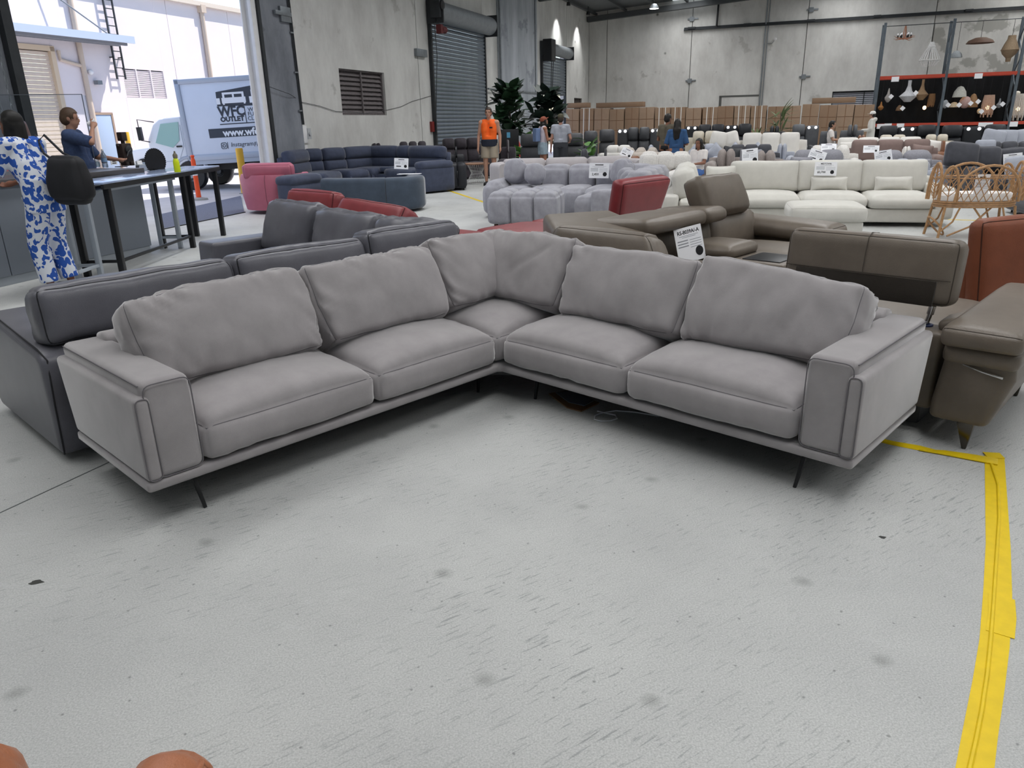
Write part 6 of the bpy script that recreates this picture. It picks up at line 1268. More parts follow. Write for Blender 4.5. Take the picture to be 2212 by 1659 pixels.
rowsofa('white_sofa', 'low white leather sofa with raised headrests, left one', 1880, 1976, 292, 21.0, M_CRL, 2, style='recl'); rowsofa('white_sofa', 'low white leather sofa with raised headrests, right one', 1978, 2068, 291, 20.6, M_CRL, 2, style='recl')
# dark grey sectional at right with its cushions
T = rowsofa('grey_sectional', 'dark grey velour sectional with square cushions at the right', 2052, 2260, 338, 13.6, M_DGR, 3, d=1.15, yaw=R(-14))
for i, (px, py, s_, lb) in enumerate(((2077,335,.50,'left'),(2128,342,.46,'middle'),(2184,345,.46,'right'))): q = on_y(px, py, 12.9); tag(cushion('square_cushion', None, M_DGR, s_,.18,s_*.80, tuple(q), (R(-16),R(6-6*i),R(-14)), n=(11,5,10), r=.07, dome=(.01,.01,.06,.05,0,.01), wr=.01, seed=i), 'big dark grey square cushion on the velour sectional, %s one' % lb, 'cushion', 'big dark grey cushions')
q = on_y(2188, 344, 12.7); card('price_card', 'white price card reading 1,600 dollars on the dark grey sectional', tuple(q), (R(-14),R(-6),R(-14)), .28, .19, 'MERIDIAN', '$1,600'); q = on_y(2128, 321, 13.3); tag(cushion('scatter_cushion', None, M_LGR, .32,.12,.30, tuple(q), (R(-16),0,R(-14)), r=.055, dome=(0,0,.04,.04,0,0), n=(8,4,8)), 'pale grey cushion behind the dark grey square cushions', 'cushion', 'scatter cushions')
q = on_y(2195, 362, 11.6); tag(cushion('scatter_cushion', None, M_LGR, .30,.14,.34, tuple(q), (R(-16),R(-10),R(-30)), r=.06, dome=(0,0,.04,.04,0,0), n=(8,4,8)), 'pale grey cushion at the right edge of the sectional', 'cushion', 'scatter cushions')
T = Th('grey_chaise', 'dark grey velour chaise end at the right edge behind the bassinet', 'sofa', .5, .5, O=(7.15,9.75), A=R(-14)); T.cu('base', M_DGR, 0,1.2,0,1.9,.05,.42, r=.05); T.cu('armrest', M_DGR, -.02,.22,0,1.9,.08,.60, r=.07); T.cu('seat_cushion', M_DGR, .22,1.2,.02,1.85,.36,.50, r=.06, dome=(0,0,.02,0,0,.03)); T.legs(M_BLACK, ((.1,.1),(1.1,.1),(.1,1.8),(1.1,1.8)), .07)
T = rowsofa('fabric_sofa', 'pale grey sofa with grey cushions at the right back', 2128, 2270, 296, 17.6, M_LGR, 3)
for i, (px, s_) in enumerate(((2146,.46),(2172,.46),(2200,.46))): q = on_y(px, 301, 17.0); tag(cushion('scatter_cushion', None, M_LGR, s_,.15,s_*.9, tuple(q), (R(-16),R(12-10*i),BA), r=.07, dome=(0,0,.05,.04,0,0), n=(9,4,8)), 'pale grey scatter cushion at the right back, %s of three' % ('left','middle','right')[i], 'cushion', 'right back cushions')
rowsofa('dark_sofa', 'charcoal fabric sofa in front of the pale grey sofa at right', 2098, 2260, 308, 15.8, M_DGR, 3)
# black recliners with speaker headrests, front row of the rack
def theatre(label, x0, x1, yt, Y, m_, n, cons, grp):
    T = rowsofa('theatre_recliner', label, x0, x1, yt, Y, m_, n, style='recl', cons=cons, group=grp, arms=False)
    aw = 0.0; cw = (T.w-2*aw)/n
    for i in cons:
        xa = aw+cw*(i+.5); z = T.h-.10
        for s_ in (-.25,.25): T.geo('speaker_light', G().lathe([(0,0),(.045,0),(.045,.01),(0,.01)],14).move((0,0,0)) if False else G().cyl((xa+s_*cw,-.17,z),(xa+s_*cw,-.185,z),.045,seg=14), mat('white_lens','#f4f4f6',.3,emit=1.0))
    return T
theatre('black leather theatre recliner pair with lit console in front of the rack, left', 1899, 2022, 272, 22.8, M_BLK, 3, (1,), 'black theatre recliners'); theatre('black leather theatre recliner pair with lit console in front of the rack, right', 2034, 2172, 271, 21.6, M_BLK, 3, (1,), 'black theatre recliners')
theatre('charcoal theatre recliner row left of the couple with two lit consoles', 1336, 1430, 276, 23.5, M_CHAR, 4, (0,3), 'charcoal theatre recliners')
theatre('charcoal recliner row right of the couple by the cartons', 1712, 1770, 269, 25.5, M_GRY, 2, (1,), 'charcoal theatre recliners')
rowsofa('recliner_sofa', 'mid grey recliner sofa with the seated child', 1772, 1812, 272, 25.0, M_GRY, 1, style='recl'); rowsofa('recliner_sofa', 'mid grey recliner with tall headrest beside the seated child', 1815, 1870, 270, 24.8, M_GRY, 2, style='recl')
theatre('black theatre recliner row behind the ivory leather sofa', 1482, 1625, 270, 26.5, M_BLK, 5, (0,3), 'black theatre recliners back row')
rowsofa('recliner_sofa', 'black leather recliner by the potted palm', 1648, 1700, 273, 25.5, M_BLK, 2, style='recl')
theatre('charcoal recliner sofa behind the woman in the rust cap', 1128, 1180, 290, 21.5, M_CHAR, 1, (), 'charcoal recliners'); theatre('charcoal recliner sofa right of the man in grey shirt', 1222, 1262, 288, 21.5, M_CHAR, 1, (), 'charcoal recliners'); theatre('charcoal recliner chair with lit console behind the green plant', 1264, 1293, 283, 22.5, M_CHAR, 1, (), 'charcoal recliners'); theatre('charcoal recliner armchair right of the green plant', 1297, 1330, 280, 23.2, M_CHAR, 1, (), 'charcoal recliners')
T = Th('white_pedestal', 'white bedside cabinet among the charcoal recliners', 'cabinet', 0, 0, O=on_y(1340, 320, 21.0)[:2], A=BA); T.box('body', M_WHITE, -.22,.22,-.2,.2,.04,.72); T.box('drawer', M_WHITE, -.20,.20,-.215,-.2,.4,.68); T.legs(M_BLACK, ((-.18,-.16),(.18,-.16)), .05)
# dark suede recliners along the left wall
rowsofa('recliner_sofa', 'dark brown suede recliner sofa in front of the large roller door', 936, 1046, 300, 22.0, M_DBR, 3, style='recl', yaw=R(18)); rowsofa('recliner_sofa', 'dark brown suede recliner beside the man in orange', 1080, 1116, 303, 19.9, M_DBR, 1, style='recl', yaw=R(-5))
rowsofa('recliner_sofa', 'dark brown recliner row behind the navy sectional, left', 782, 834, 311, 19.8, M_DBR, 2, style='recl', yaw=R(30), d=.45); rowsofa('recliner_sofa', 'dark brown recliner row behind the navy sectional, right', 842, 938, 307, 20.2, M_DBR, 3, style='recl', yaw=R(12), d=.5)
rowsofa('recliner_chair', 'black leather recliner chair beside the wire side table', 966, 1004, 318, 18.6, M_BLK, 1, style='recl', yaw=R(4), d=.9)
# wire side table
q = on_z(1030, 397); t = thing('wire_side_table', 'round side table with timber top on a white wire base', 'side table', (q[0],q[1]+.2,0)); obj('table_top', G().lathe([(0,.47),(.34,.47),(.34,.50),(0,.50)],28), mat('pale_timber','#a8836a',.5,var=.15,vscale=14), t); gw = G()
for k in range(28):
    a = 2*math.pi*k/28; gw.tube([(.27*math.cos(a),.27*math.sin(a),.01),(.14*math.cos(a+.25),.14*math.sin(a+.25),.26),(.24*math.cos(a+.5),.24*math.sin(a+.5),.47)],.006,4)
stuff(obj('wire_base', gw, M_WHITE, t)); obj('ring', G().tube([(.27*math.cos(a),.27*math.sin(a),.01) for a in np.linspace(0,6.283,25)[:-1]],.008,5,closed=True), M_WHITE, t)
# far floor tape lines
a_, b_ = on_z(958,408), on_z(1058,441); tag(obj('floor_tape', strip(a_, b_, .07, .0, .002), M_TAPE), 'yellow tape line on the floor beside the navy sectional', 'floor tape')
a_, b_ = on_z(2076,588), on_z(2094,602); tag(obj('floor_tape', strip(a_, b_, .06, .0, .002), M_TAPE), 'short yellow tape piece on the floor behind the taupe headrest', 'floor tape')
a_, b_ = on_z(2040,474), on_z(2160,478); tag(obj('floor_tape', strip(a_, b_, .05, .0, .002), M_TAPE), 'yellow tape line on the floor under the bassinet', 'floor tape')
# ================================================================== cartons, rack of pendant lamps, plants, lamps
def bk(px, py, off):                                     # pixel -> back wall frame coordinates (x along, z) at distance off in front of the wall
    d = np.array([math.cos(R(WALL_A-90)), math.sin(R(WALL_A-90))]); P0 = CORNER - WD*off; n = np.array([-d[1], d[0]])
    v = ray(px, py); t = (P0 @ n)/(v[:2] @ n); q = np.array([0,0,CAM_H])+v*t; return float((q[:2]-P0) @ d), float(q[2])
def bw(x, off, z=0.0):
    d = np.array([math.cos(R(WALL_A-90)), math.sin(R(WALL_A-90))]); p = CORNER - WD*off + d*x; return (float(p[0]), float(p[1]), z)
BRZ = R(WALL_A-90)
M_CARD = [mat('carton_%d' % i, c, .85, var=.06, vscale=3) for i, c in enumerate(('#8f7762','#89705b','#957e6a'))]
M_STRAP = mat('white_strap', '#d8d5cf', .5); M_TAPEB = mat('carton_tape', '#7a5940', .5); M_PRT = mat('carton_print','#6b4d38',.9)
rc = random.Random(5); x = -.62; i = 0
bx0 = [1222,1252,1283,1317,1350,1382,1416,1450,1483,1518,1552,1588,1624,1659,1695,1733,1771,1810,1847,1890]
for i in range(19):
    xa, zt = bk(bx0[i], 236-.0175*(bx0[i]-1222), 4.7); xb, _ = bk(bx0[i+1], 236, 4.7); w = xb-xa-.045; h = zt+rc.uniform(-.04,.03)
    t = thing('carton', 'tall brown cardboard carton, %s from the left in the row along the back wall' % ORD[i], 'carton', bw(xa+w/2, 4.25), BRZ, 'cartons along the back wall')
    t.rotation_euler = (0, R(rc.uniform(-.8,.8)), BRZ)
    obj('box', G().bx(-w/2, w/2, -.45, .45, 0, h), M_CARD[i % 3], t, bevel=.012)
    obj('top_flap_seam', G().bx(-w/2+.01, w/2-.01, -.453, -.449, h*.74, h*.75), M_PRT, t); obj('fold_line', G().bx(-.012, .012, -.454, -.449, 0, h), M_TAPEB, t)
    obj('printed_mark', G().bx(-w*.32, w*.32, -.4535, -.449, h*.52, h*.53).bx(w*.12,w*.28,-.4535,-.449,.35,.6), M_PRT, t)
    if i in (1,6,7,9,11,12): 
        for s_ in (-.22,.2): obj('strap', G().bx(w*s_-.02, w*s_+.02, -.458, .458, -.0, h+.008), M_STRAP, t)
for px, py, w in ((1250,234,1.0),(1340,233,2.2),(1800,224,1.7)):
    xx, zz = bk(px, py, 4.2); t = thing('carton', 'flat brown carton lying on top of the carton row near %s' % {1250:'the corner',1340:'the second panel joint',1800:'the silver louvre'}[px], 'carton', bw(xx, 4.15, zz+.02), BRZ, 'cartons on top'); obj('box', G().bx(-w/2,w/2,-.3,.3,0,.22), M_CARD[0], t, bevel=.01); obj('tape', G().bx(-w/2-.002,w/2+.002,-.03,.03,.0,.222), M_TAPEB, t)
# ---- rack
M_RACKP = mat('rack_blue_grey','#5d666e',.5,.3,var=.15); M_RED = mat('rack_orange_red','#b5432f',.5,var=.08); M_CURTN = mat('black_curtain','#101114',.9,var=.3,vscale=4)
rk = thing('pallet_rack', 'blue grey pallet rack with orange red beams hung with pendant lamps', 'rack', bw(17, 4.0), BRZ)
def rkx(x): return x-17
XP = [13.46, 15.93, 18.42, 20.9]
for x in XP:
    for y in (0, .85): obj('post', G().bx(rkx(x)-.05, rkx(x)+.05, y-.04, y+.04, 0, 4.95), M_RACKP, rk)
    gz = G()
    for j in range(7): z0 = .3+.65*j; gz.tube([(rkx(x),.03 if j % 2 else .82,z0),(rkx(x),.82 if j % 2 else .03,z0+.6)],.022,5)
    obj('brace', gz, M_RACKP, rk)
for i in range(3):
    for z in (1.03, 2.88):
        for y in (-.05, .88): obj('beam', G().bx(rkx(XP[i])+.05, rkx(XP[i+1])-.05, y-.025, y+.025, z-.06, z+.06), M_RED, rk)
    obj('shelf_board', G().bx(rkx(XP[i])+.05, rkx(XP[i+1])-.05, 0, .83, .98, 1.0), M_PLASTIC, rk)
obj('top_wire', G().cyl((rkx(13.4),.4,4.85),(rkx(21),.4,4.85),.015,seg=6), M_DARKSTEEL, rk)
cw_ = G(); pts = [(rkx(13.5)+.09*k, .80+.03*math.sin(k*1.3)) for k in range(83)]
obj('curtain', sweep(pts, [(0,.0),(.01,.0),(.01,2.82),(0,2.82)]), M_CURTN, rk, ang=80)
for px, py in ((1934,171),(2114,164),(1902,273),(1918,272),(1945,272),(2122,270),(2136,270),(2190,268)):
    xx, zz = bk(px, py, 4.1); obj('sign', G().box((rkx(xx),-.085,zz),(.28,.006,.19)), M_PAPER, rk)
# ---- pendants
def pend(name, label, px, py, kind, w, h, colr, top='beam', lit=0.0, tagc=True, off=3.6, grp='pendant lamps'):
    xx, zz = bk(px, py, off); ztop = 4.85 if top == 'wire' else 2.82
    t = thing(name, label, 'pendant lamp', bw(xx, off, zz), BRZ, grp); m_ = mat('pendant_'+colr[1:], colr, .7, var=.2, vscale=30)
    obj('cord', G().cyl((0,0,h/2),(0,0,ztop-zz),.008,seg=5), M_PLASTIC, t)
    if kind == 'dome': obj('shade', G().lathe([(.02,h/2),(w*.2,h*.42),(w*.42,0),(w*.5,-h/2),(w*.48,-h/2),(w*.38,0),(.02,h*.4)],24,close=False), m_, t)
    elif kind == 'flare':
        obj('shade', G().lathe([(w*.10,h*.5),(w*.10,h*.25),(w*.2,.0),(w*.5,-h*.22),(w*.5,-h*.25),(w*.18,-h*.5)],20,close=False), m_, t); obj('ring', G().tube([(w*.5*math.cos(a),w*.5*math.sin(a),-h*.23) for a in np.linspace(0,6.283,21)[:-1]],.012,5,closed=True), m_, t)
    elif kind == 'lantern': obj('shade', G().lathe([(w*.22,h*.5),(w*.24,h*.36),(w*.36,h*.2),(w*.5,-.05*h),(w*.4,-h*.2),(w*.16,-h*.36),(w*.14,-h*.5)],20,close=False), m_, t); obj('ring', G().tube([(w*.5*math.cos(a),w*.5*math.sin(a),-.05*h) for a in np.linspace(0,6.283,21)[:-1]],.012,5,closed=True), m_, t)
    elif kind == 'beads':
        g = G(); 
        for k in range(22):
            a = 2*math.pi*k/22; c, s = math.cos(a), math.sin(a); g.tube([(w*.08*c,w*.08*s,h*.5),(w*.16*c,w*.16*s,h*.3),(w*.5*c,w*.5*s,-h*.25),(w*.3*c,w*.3*s,-h*.5)],.014,5)
        stuff(obj('bead_strands', g, m_, t)); 
        for zz_, r_ in ((h*.32,.17),(-h*.25,.5)): obj('ring', G().tube([(w*r_*math.cos(a),w*r_*math.sin(a),zz_) for a in np.linspace(0,6.283,21)[:-1]],.014,5,closed=True), m_, t)
    elif kind == 'fringe':
        g = G(); 
        for k in range(26):
            a = 2*math.pi*k/26; c, s = math.cos(a), math.sin(a); dz = .12*h*math.sin(k*2.1); g.tube([(w*.36*c,w*.36*s,h*.5),(w*.48*c,w*.48*s,.0),(w*.44*c,w*.44*s,-h*.45+dz)],.02,5)
        stuff(obj('fringe', g, m_, t)); obj('ring', G().tube([(w*.37*math.cos(a),w*.37*math.sin(a),h*.48) for a in np.linspace(0,6.283,17)[:-1]],.015,5,closed=True), m_, t)
    elif kind == 'branch':
        g = G(); rb = random.Random(2)
        for k in range(14):
            a = 2*math.pi*k/14; g.tube([(0,0,-h*.35),(w*.25*math.cos(a),w*.25*math.sin(a),-h*.38+rb.uniform(-.05,.05)),(w*.5*math.cos(a+.15),w*.5*math.sin(a+.15),-h*.3+rb.uniform(-.08,.08))],[.02,.015,.006],5)
        for k in range(5): a = 2*math.pi*k/5; g.tube([(0.03*math.cos(a),.03*math.sin(a),-h*.35),(.06*math.cos(a),.06*math.sin(a),0),(.02*math.cos(a),.02*math.sin(a),h*.5)],.014,5)
        stuff(obj('branches', g, m_, t))
        for k in range(6): a = 2*math.pi*k/6; b_ = obj('candle_bulb', G().cyl((w*.3*math.cos(a),w*.3*math.sin(a),-h*.33),(w*.3*math.cos(a),w*.3*math.sin(a),-h*.12),.03,seg=8), M_PLASTIC, t); obj('flame_tip', G().ell((w*.3*math.cos(a),w*.3*math.sin(a),-h*.06),(.03,.03,.05),8,6), M_PAPER, b_)
    elif kind == 'globe': obj('shade', G().ell((0,0,0),(w*.5,w*.5,h*.5),16,10), m_, t)
    elif kind == 'drop': obj('shade', G().lathe([(.02,h*.5),(w*.2,h*.1),(w*.5,-h*.15),(w*.46,-h*.3),(w*.15,-h*.5)],16,close=False), m_, t)
    if lit: obj('bulb', G().ell((0,0,-h*.1),(.07,.07,.08),10,7), mat('warm_bulb','#ffd6a0',.4,emit=lit), t)
    if tagc: obj('tag', G().box((w*.35,-.12-w*.4,-h*.1),(.15,.004,.15), M=Matrix.Rotation(R(38),3,'Y')), M_PAPER, t)
    return t
pend('branch_chandelier','rose gold branch chandelier with candle bulbs hung above the rack',1954.6,72,'branch',.8,.55,'#a8765e','wire',tagc=False)
pend('bead_chandelier','white beaded bell chandelier hung above the rack',2010,117,'beads',.78,.9,'#dcdcdc','wire',tagc=False)
pend('dome_pendant','brushed silver dome pendant hung above the rack',2066,117,'dome',.46,.26,'#9aa0a4','wire',tagc=False)
pend('dome_pendant','wide dark brown dome pendant hung above the rack',2118,87,'dome',1.0,.22,'#5c4538','wire',tagc=False)
pend('rattan_pendant','natural rattan lantern pendant hung at the right of the rack top',2182,105,'lantern',.62,.95,'#8c7860','wire',tagc=False)
pend('drop_pendant','small silver teardrop pendant at the left of the rack',1919,206,'drop',.26,.55,'#aaa6a2',lit=0)
pend('bulb_pendant','small glowing amber pendant low at the left rack post',1903,229,'drop',.22,.34,'#a5713c',lit=4,tagc=False)
pend('flared_pendant','large pale grey flared lantern in the left rack bay',1963,197,'flare',.66,.84,'#c3c5ca')
pend('flared_pendant','wicker flared lantern in the left rack bay',1992,194,'flare',.50,.80,'#8c7256',tagc=False)
pend('fringe_pendant','brown fringed pendant by the middle rack post',2012,216,'fringe',.26,.48,'#7d5a38',lit=3,tagc=False)
pend('cone_pendant','small brown cone pendant with white tag in left bay',1943,233,'dome',.28,.22,'#6b5138',lit=3)
pend('bulb_pendant','small bare glowing bulb in the left rack bay',1997,232,'globe',.09,.12,'#d9b48a',lit=5,tagc=False)
pend('glass_pendant','clear ribbed glass pendant right of the middle post',2042,225,'globe',.22,.34,'#aab0b6')
pend('wire_pendant','white wire dome pendant in the middle rack bay',2074,198,'dome',.52,.42,'#b9b9b2',lit=3,tagc=False)
pend('cone_pendant','small white cone pendant glowing in the middle bay',2061,226,'dome',.40,.2,'#c9b89c',lit=5)
pend('mesh_pendant','pink mesh globe pendant in the middle rack bay',2085,221,'globe',.44,.46,'#b99a94',lit=0)
pend('rattan_pendant','brown rattan shell pendant beside the pink mesh pendant',2102,217,'dome',.40,.52,'#8c6a48',lit=5)
pend('tassel_pendant','blush beaded tassel pendant in the middle rack bay',2134,228,'fringe',.46,.80,'#c0a08c',lit=2)
pend('bulb_pendant','cluster bulb glowing low in the middle bay',2115,240,'globe',.16,.2,'#f0d2a8',lit=5)
pend('glass_pendant','small clear glass pendant with tag by the right post',2159,223,'drop',.22,.36,'#8d9196')
pend('tassel_pendant','white beaded tassel pendant in the right rack bay',2200,230,'fringe',.5,.95,'#cfc9c2',lit=1,tagc=False)
pend('globe_pendant','cluster of opal globes in the right rack bay',2198,201,'globe',.20,.16,'#efe6d8',lit=2,tagc=False)
# ---- ceiling lamps
q = on_y(1413, 15, 33.0); t = thing('highbay_lamp', 'round white high bay lamp hanging under the roof', 'ceiling lamp', tuple(q)); obj('reflector', G().lathe([(.04,.12),(.10,.1),(.19,-.04),(.19,-.06)],22), M_STEEL, t); obj('lens', G().lathe([(0,-.055),(.175,-.055),(.175,-.065),(0,-.07)],22), mat('lamp_lens','#ffffff',.4,emit=6.0), t); obj('rod', G().cyl((0,0,.1),(0,0,roofz(float((q[:2]-WP0) @ WN_IN))-q[2]-.02),.01,seg=5), M_DARKSTEEL, t)
for i, s_ in enumerate((22.6, 25.9)):
    P_ = bld(s_, .55, 6.30); t = thing('wall_spotlight', 'small spotlight under the roof washing the left wall, %s one' % ('nearer','farther')[i], 'spotlight', P_); obj('housing', G().lathe([(0,.1),(.07,.1),(.09,-.02),(.085,-.04)],16), M_BLACK, t); obj('lens', G().lathe([(0,-.03),(.08,-.03),(.08,-.036),(0,-.038)],16), MATS['lamp_lens'], t); obj('stem', G().cyl((0,0,.1),(0,0,.32),.012,seg=6), M_BLACK, t)
    l_ = bpy.data.lights.new('wall_spot','SPOT'); l_.energy = 260; l_.spot_size = R(75); l_.spot_blend = .8; l_.shadow_soft_size = .08; lo = bpy.data.objects.new('wall_spot', l_); COL.objects.link(lo); lo.location = (P_[0],P_[1],P_[2]-.06); tgt = Vector(bld(s_, 0.0, 4.2))-Vector(lo.location); lo.rotation_euler = tgt.to_track_quat('-Z','Y').to_euler()
# ---- plants
M_LEAF = mat('fig_leaf', '#2f4a33', .4, var=.25, vscale=5); M_LEAF2 = mat('bright_leaf','#4f7d36',.45,var=.2,vscale=6); M_POT = mat('dark_pot','#2b2c2e',.6); M_BARK = mat('grey_bark','#5b5148',.9)
def leafmesh(L, W, curl=.15):
    g = G(); vs = []; n = 6
    for i in range(n+1):
        u = i/n; w = W*math.sin(math.pi*min(.97,u**.8))*.5+.004; z = -curl*u*u*L
        vs += [(-w, L*u, z+.06*w), (0, L*u, z-.02*W), (w, L*u, z+.06*w)]
    fs = []
    for i in range(n): fs += [(3*i,3*i+1,3*i+4,3*i+3),(3*i+1,3*i+2,3*i+5,3*i+4)]
    return to_mesh('leaf', g.add(vs, fs), ang=80)
def plant(name, label, p, h, n, L, W, spread, m_, seed, lo=.45, trunk=True, pot=.22):
    t = thing(name, label, 'plant', tuple(p)); rp_ = random.Random(seed); me = leafmesh(L, W)
    obj('pot', G().lathe([(0,0),(pot*.8,0),(pot,.36),(pot*.92,.36),(pot*.85,.3),(0,.3)],20), M_POT, t)
    if trunk: 
        obj('trunk', G().tube([(0,0,.28),(.03,0,h*.5),(-.02,.02,h*.92)],[.04,.03,.015],7), M_BARK, t); obj('branch', G().tube([(.02,0,h*.45),(spread*.5,.05,h*.66),(spread*.7,.05,h*.78)],[.025,.018,.01],6), M_BARK, t)
    for k in range(n):
        u = rp_.random(); z = h*(lo+(1-lo)*u)*.97; a = rp_.uniform(0,6.283); r_ = spread*rp_.uniform(.1,1)*math.sin(math.pi*min(.95,.15+u*.75))
        link('leaf', me, m_, t, (r_*math.cos(a)*.8, r_*math.sin(a)*.8, z), (R(rp_.uniform(-25,65)), R(rp_.uniform(-20,20)), a-math.pi/2))
    return t
q = on_y(1092, 300, 24.0); plant('fiddle_leaf_fig', 'tall fiddle leaf fig in a dark pot behind the man in orange', (q[0]+.15,25.3,0), 2.62, 120, .44, .36, .55, M_LEAF, 1, .42)
q = on_y(1181, 300, 24.5); plant('fiddle_leaf_fig', 'dark fiddle leaf fig behind the woman in the rust cap', (q[0],24.5,0), 2.38, 120, .44, .36, .55, mat('dark_fig_leaf','#22322a',.4,var=.3), 2, .36)
q = on_y(1268, 310, 20.5); plant('leafy_plant', 'bright green broad leaf plant among the charcoal recliners', (q[0],20.5,0), 1.02, 16, .34, .20, .2, M_LEAF2, 3, .45, False, .16)
q = on_y(1133, 310, 22.4); plant('leafy_plant', 'small green plant beside the fire extinguisher', (q[0],22.4,0), 1.1, 14, .34, .18, .2, MATS['bright_leaf'], 4, .4, False, .16)
q = on_y(1684, 290, 30.0); plant('palm_plant', 'potted palm with narrow leaves in front of the cartons', (q[0],30.0,0), 1.75, 46, .55, .07, .35, mat('palm_leaf','#52633a',.5,var=.3), 5, .5, True, .2)
q = on_y(1636, 290, 27.5); plant('palm_plant', 'small palm behind the white sofa', (q[0],27.5,0), 1.0, 24, .45, .06, .3, MATS['palm_leaf'], 6, .5, False, .2)
q = on_y(1118, 320, 22.9); t = thing('fire_extinguisher', 'red fire extinguisher standing behind the dark recliners', 'extinguisher', (q[0],22.9,0)); obj('cylinder', G().lathe([(0,.0),(.08,.0),(.085,.1),(.085,.85),(.05,.95),(.03,.98)],16), mat('fire_red','#c03a2c',.35), t); obj('label_band', G().lathe([(.0865,.15),(.0865,.5)],16,close=False), M_PAPER, t); obj('valve', G().bx(-.03,.03,-.05,.08,.98,1.05), M_BLACK, t)
q = on_y(1100, 300, 23.2); t = thing('black_speaker', 'black boxy speaker behind the man in orange', 'speaker', (q[0]-.02,22.9,0)); obj('cabinet', G().bx(-.3,.3,-.2,.2,0,1.28), M_PLASTIC, t, bevel=.01); obj('badge', G().bx(-.05,.05,-.205,-.2,1.05,1.2), mat('blue_badge','#5fa3c9',.5), t)
# ================================================================== customers across the floor
HB = mat('dark_hair','#191512',.5,var=.2,vscale=50); HBR = mat('brown_short_hair','#33271f',.6)
q = on_z(1060, 400); 
t, J, HM = person('person', 'man in bright orange singlet and beige shorts standing by the roller door', (q[0],q[1],0), R(172), SKIN('pale','#b98d77'), dict(wrR=(.26,.06,.87),elR=(.25,-.02,1.13),wrL=(-.26,.05,.87),elL=(-.25,-.02,1.13)), 1.83)
M_HIV = mat('hi_vis_orange','#ff6a1c',.7); M_NVY = mat('navy_cloth','#1f2433',.8); g = shirt_g(J, 0, 1.02, .93); garment(t,'singlet',g,M_HIV); garment(t,'navy_panel',(lambda g_: (cone(g_,(0,0,1.04),(0,0,.88),.198,.205,1,.68), g_)[1])(G()),M_NVY); garment(t,'shorts',shorts_g(J,.72,1.05,.105),mat('beige_shorts','#a39786',.9)); hair(t,HM,HBR); shoes(t,J,M_BLACK)
lp = obj('chest_logo', G().bx(-.10,-.03,.118,.124,1.285,1.315), M_INK, t)
def stand(label, px, py, Y, rz, skin, pose=None, fem=False, **k):
    p = on_y(px, py, Y); h = max(1.3, float(p[2])); return (*person('person', label, (p[0],Y,0), rz, skin, pose, h/1.0, .014, fem, **k), h)
t, J, HM, h = stand('woman in rust cap, pale singlet and denim shorts looking at her phone', 1172, 250, 20.5, R(-70), SKIN('tan','#a87862'), dict(wrR=(.12,.34,1.16),elR=(.24,.05,1.10),wrL=(-.10,.34,1.14),elL=(-.24,.05,1.10),hed=(0,.05,1.60)), True, head_pitch=R(-28), slim=.92)
garment(t,'singlet',shirt_g(J,0,.95,.92),mat('lilac_singlet','#cfc6cf',.8)); garment(t,'denim_shorts',shorts_g(J,.5,1.0,.11),mat('light_denim','#9db0bd',.9,var=.15,vscale=20)); garment(t,'backpack',(lambda g_: (g_.box((0,-.19,1.24),(.26,.14,.36)), g_)[1])(G()),mat('blue_cloth','#7086ad',.8),.02,6); hair(t,HM,HB,.16); cap_hat(t,HM,mat('rust_cap','#8a4a36',.8)); shoes(t,J,M_WHITE)
pv = Matrix.Rotation(R(-70),3,'Z') @ Vector((0,.44,1.17)); tag(obj('smartphone', G().box((0,0,0),(.075,.012,.15), M=Matrix.Rotation(R(-50),3,'X')), M_PLASTIC, loc=(t.location.x+pv.x*h/1.75,t.location.y+pv.y*h/1.75,pv.z*h/1.75), rot=(0,0,R(-70))), 'black smartphone in the hands of the woman in rust cap', 'phone')
t, J, HM, h = stand('man in light grey T-shirt and olive cap seen from behind', 1211, 246, 19.6, R(-12), SKIN('pink','#b78a78'), dict(wrR=(.22,.22,1.05),elR=(.27,-.02,1.13),wrL=(-.27,.05,.88)))
garment(t,'t_shirt',shirt_g(J,.62,.90,1.04),mat('heather_grey','#a3a6b0',.9,var=.05,vscale=40)); garment(t,'shorts',shorts_g(J,.85,1.05,.10),mat('dark_grey_shorts','#3a3b41',.9)); hair(t,HM,HBR); cap_hat(t,HM,mat('olive_cap','#4e4a38',.8)); shoes(t,J,M_BLACK)
t, J, HM, h = stand('man in olive T-shirt standing behind the woman in denim dress', 1443, 245, 17.9, R(-40), SKIN('brown2','#8a6350'), dict(wrR=(.10,.24,1.15),elR=(.26,.02,1.12),wrL=(-.08,.24,1.12),elL=(-.26,.02,1.12)), head_yaw=R(-15))
garment(t,'t_shirt',shirt_g(J,.7,.90,1.04),mat('olive_shirt','#5f594c',.9)); garment(t,'trousers',shorts_g(J,1.92,1.0,.09),mat('black_trousers','#1f2126',.9)); hair(t,HM,HB); shoes(t,J,M_BLACK)
t, J, HM, h = stand('woman with long dark hair in a blue denim dress seen from behind', 1464, 256, 17.0, R(-18), SKIN('tan2','#a0725c'), dict(wrR=(.16,.24,1.10),elR=(.27,-.02,1.12),wrL=(-.16,.24,1.10),elL=(-.27,-.02,1.12)), True)
M_DEN = mat('denim_blue','#34557e',.9,var=.12,vscale=14); g = shirt_g(J,.98,.95,1.0); cone(g,(0,0,1.04),(0,-.0,.55),.165,.29,1,.72); garment(t,'dress',g,M_DEN); garment(t,'belt',(lambda g_: (cone(g_,(0,0,1.06),(0,0,1.02),.182,.184,1,.7), g_)[1])(G()),mat('denim_belt','#2a4568',.9)); hair(t,HM,HB,.36); shoes(t,J,M_BLACK)
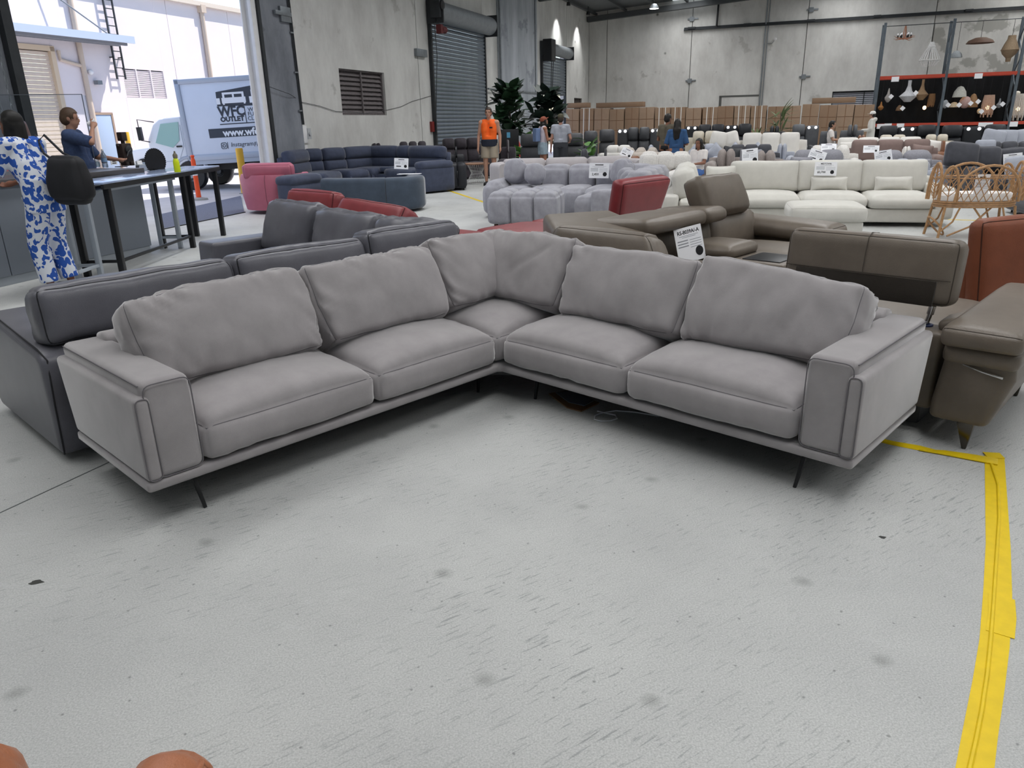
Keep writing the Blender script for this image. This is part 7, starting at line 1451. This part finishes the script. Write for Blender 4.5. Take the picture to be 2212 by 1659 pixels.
t, J, HM, h = stand('person in white cap and white hooded jacket standing by the rack', 1887, 240, 26.0, R(60), SKIN('fair2','#b78f7c'), dict(wrR=(.16,.28,1.08),elR=(.27,0,1.10),wrL=(-.16,.28,1.08),elL=(-.27,0,1.10)))
M_JKT = mat('white_jacket','#d2d0ca',.8); g = shirt_g(J,.98,.82,1.12); cap(g,J['elR'],J['wrR'],.055,.05); cap(g,J['elL'],J['wrL'],.055,.05); cap(g,(-.07,-.09,1.46),(.07,-.09,1.46),.075,.075); garment(t,'jacket',g,M_JKT); garment(t,'trousers',shorts_g(J,1.92,1.0,.09),mat('black_trousers','#1f2126',.9)); hair(t,HM,HB); cap_hat(t,HM,mat('white_cap','#e4e2de',.8)); shoes(t,J,M_WHITE)
# seated: small child on grey recliner and girl looking over the sofa
def sit(label, px, py, Y, rz, skin, h, fem, hairlen, top):
    p = on_y(px, py, Y)
    pose = dict(pel=(0,0,.52), che=(0,-.04,.80), nek=(0,-.05,1.02), hed=(0,-.02,1.18), shL=(-.18,-.05,.98), shR=(.18,-.05,.98), elL=(-.23,.04,.74), elR=(.23,.04,.74), wrL=(-.10,.26,.72), wrR=(.10,.26,.72), hiL=(-.09,.02,.5), hiR=(.09,.02,.5), knL=(-.1,.44,.52), knR=(.1,.44,.52), anL=(-.1,.48,.1), anR=(.1,.48,.1), toL=(-.1,.62,.05), toR=(.1,.62,.05))
    k = h; t, J, HM = person('person', label, (p[0],Y,0), rz, skin, pose, k, .014, fem); garment(t,'shirt',shirt_g(J,.7,.5,1.0),top); garment(t,'trousers',shorts_g(J,1.9),mat('blue_trousers','#4b6fae',.9)); hair(t,HM,HB,hairlen); shoes(t,J,M_WHITE); return t
sit('child in white shirt seated on the mid grey recliner', 1800, 271, 24.4, R(-115), SKIN('tan3','#b28a74'), 1.75, True, 0, mat('white_shirt','#e2dcd8',.8))
sit('girl with dark hair looking back over the white boucle sofa', 1508, 322, 15.6, R(130), SKIN('brown3','#8d6350'), 1.45, True, .25, mat('white_shirt','#e2dcd8',.8))
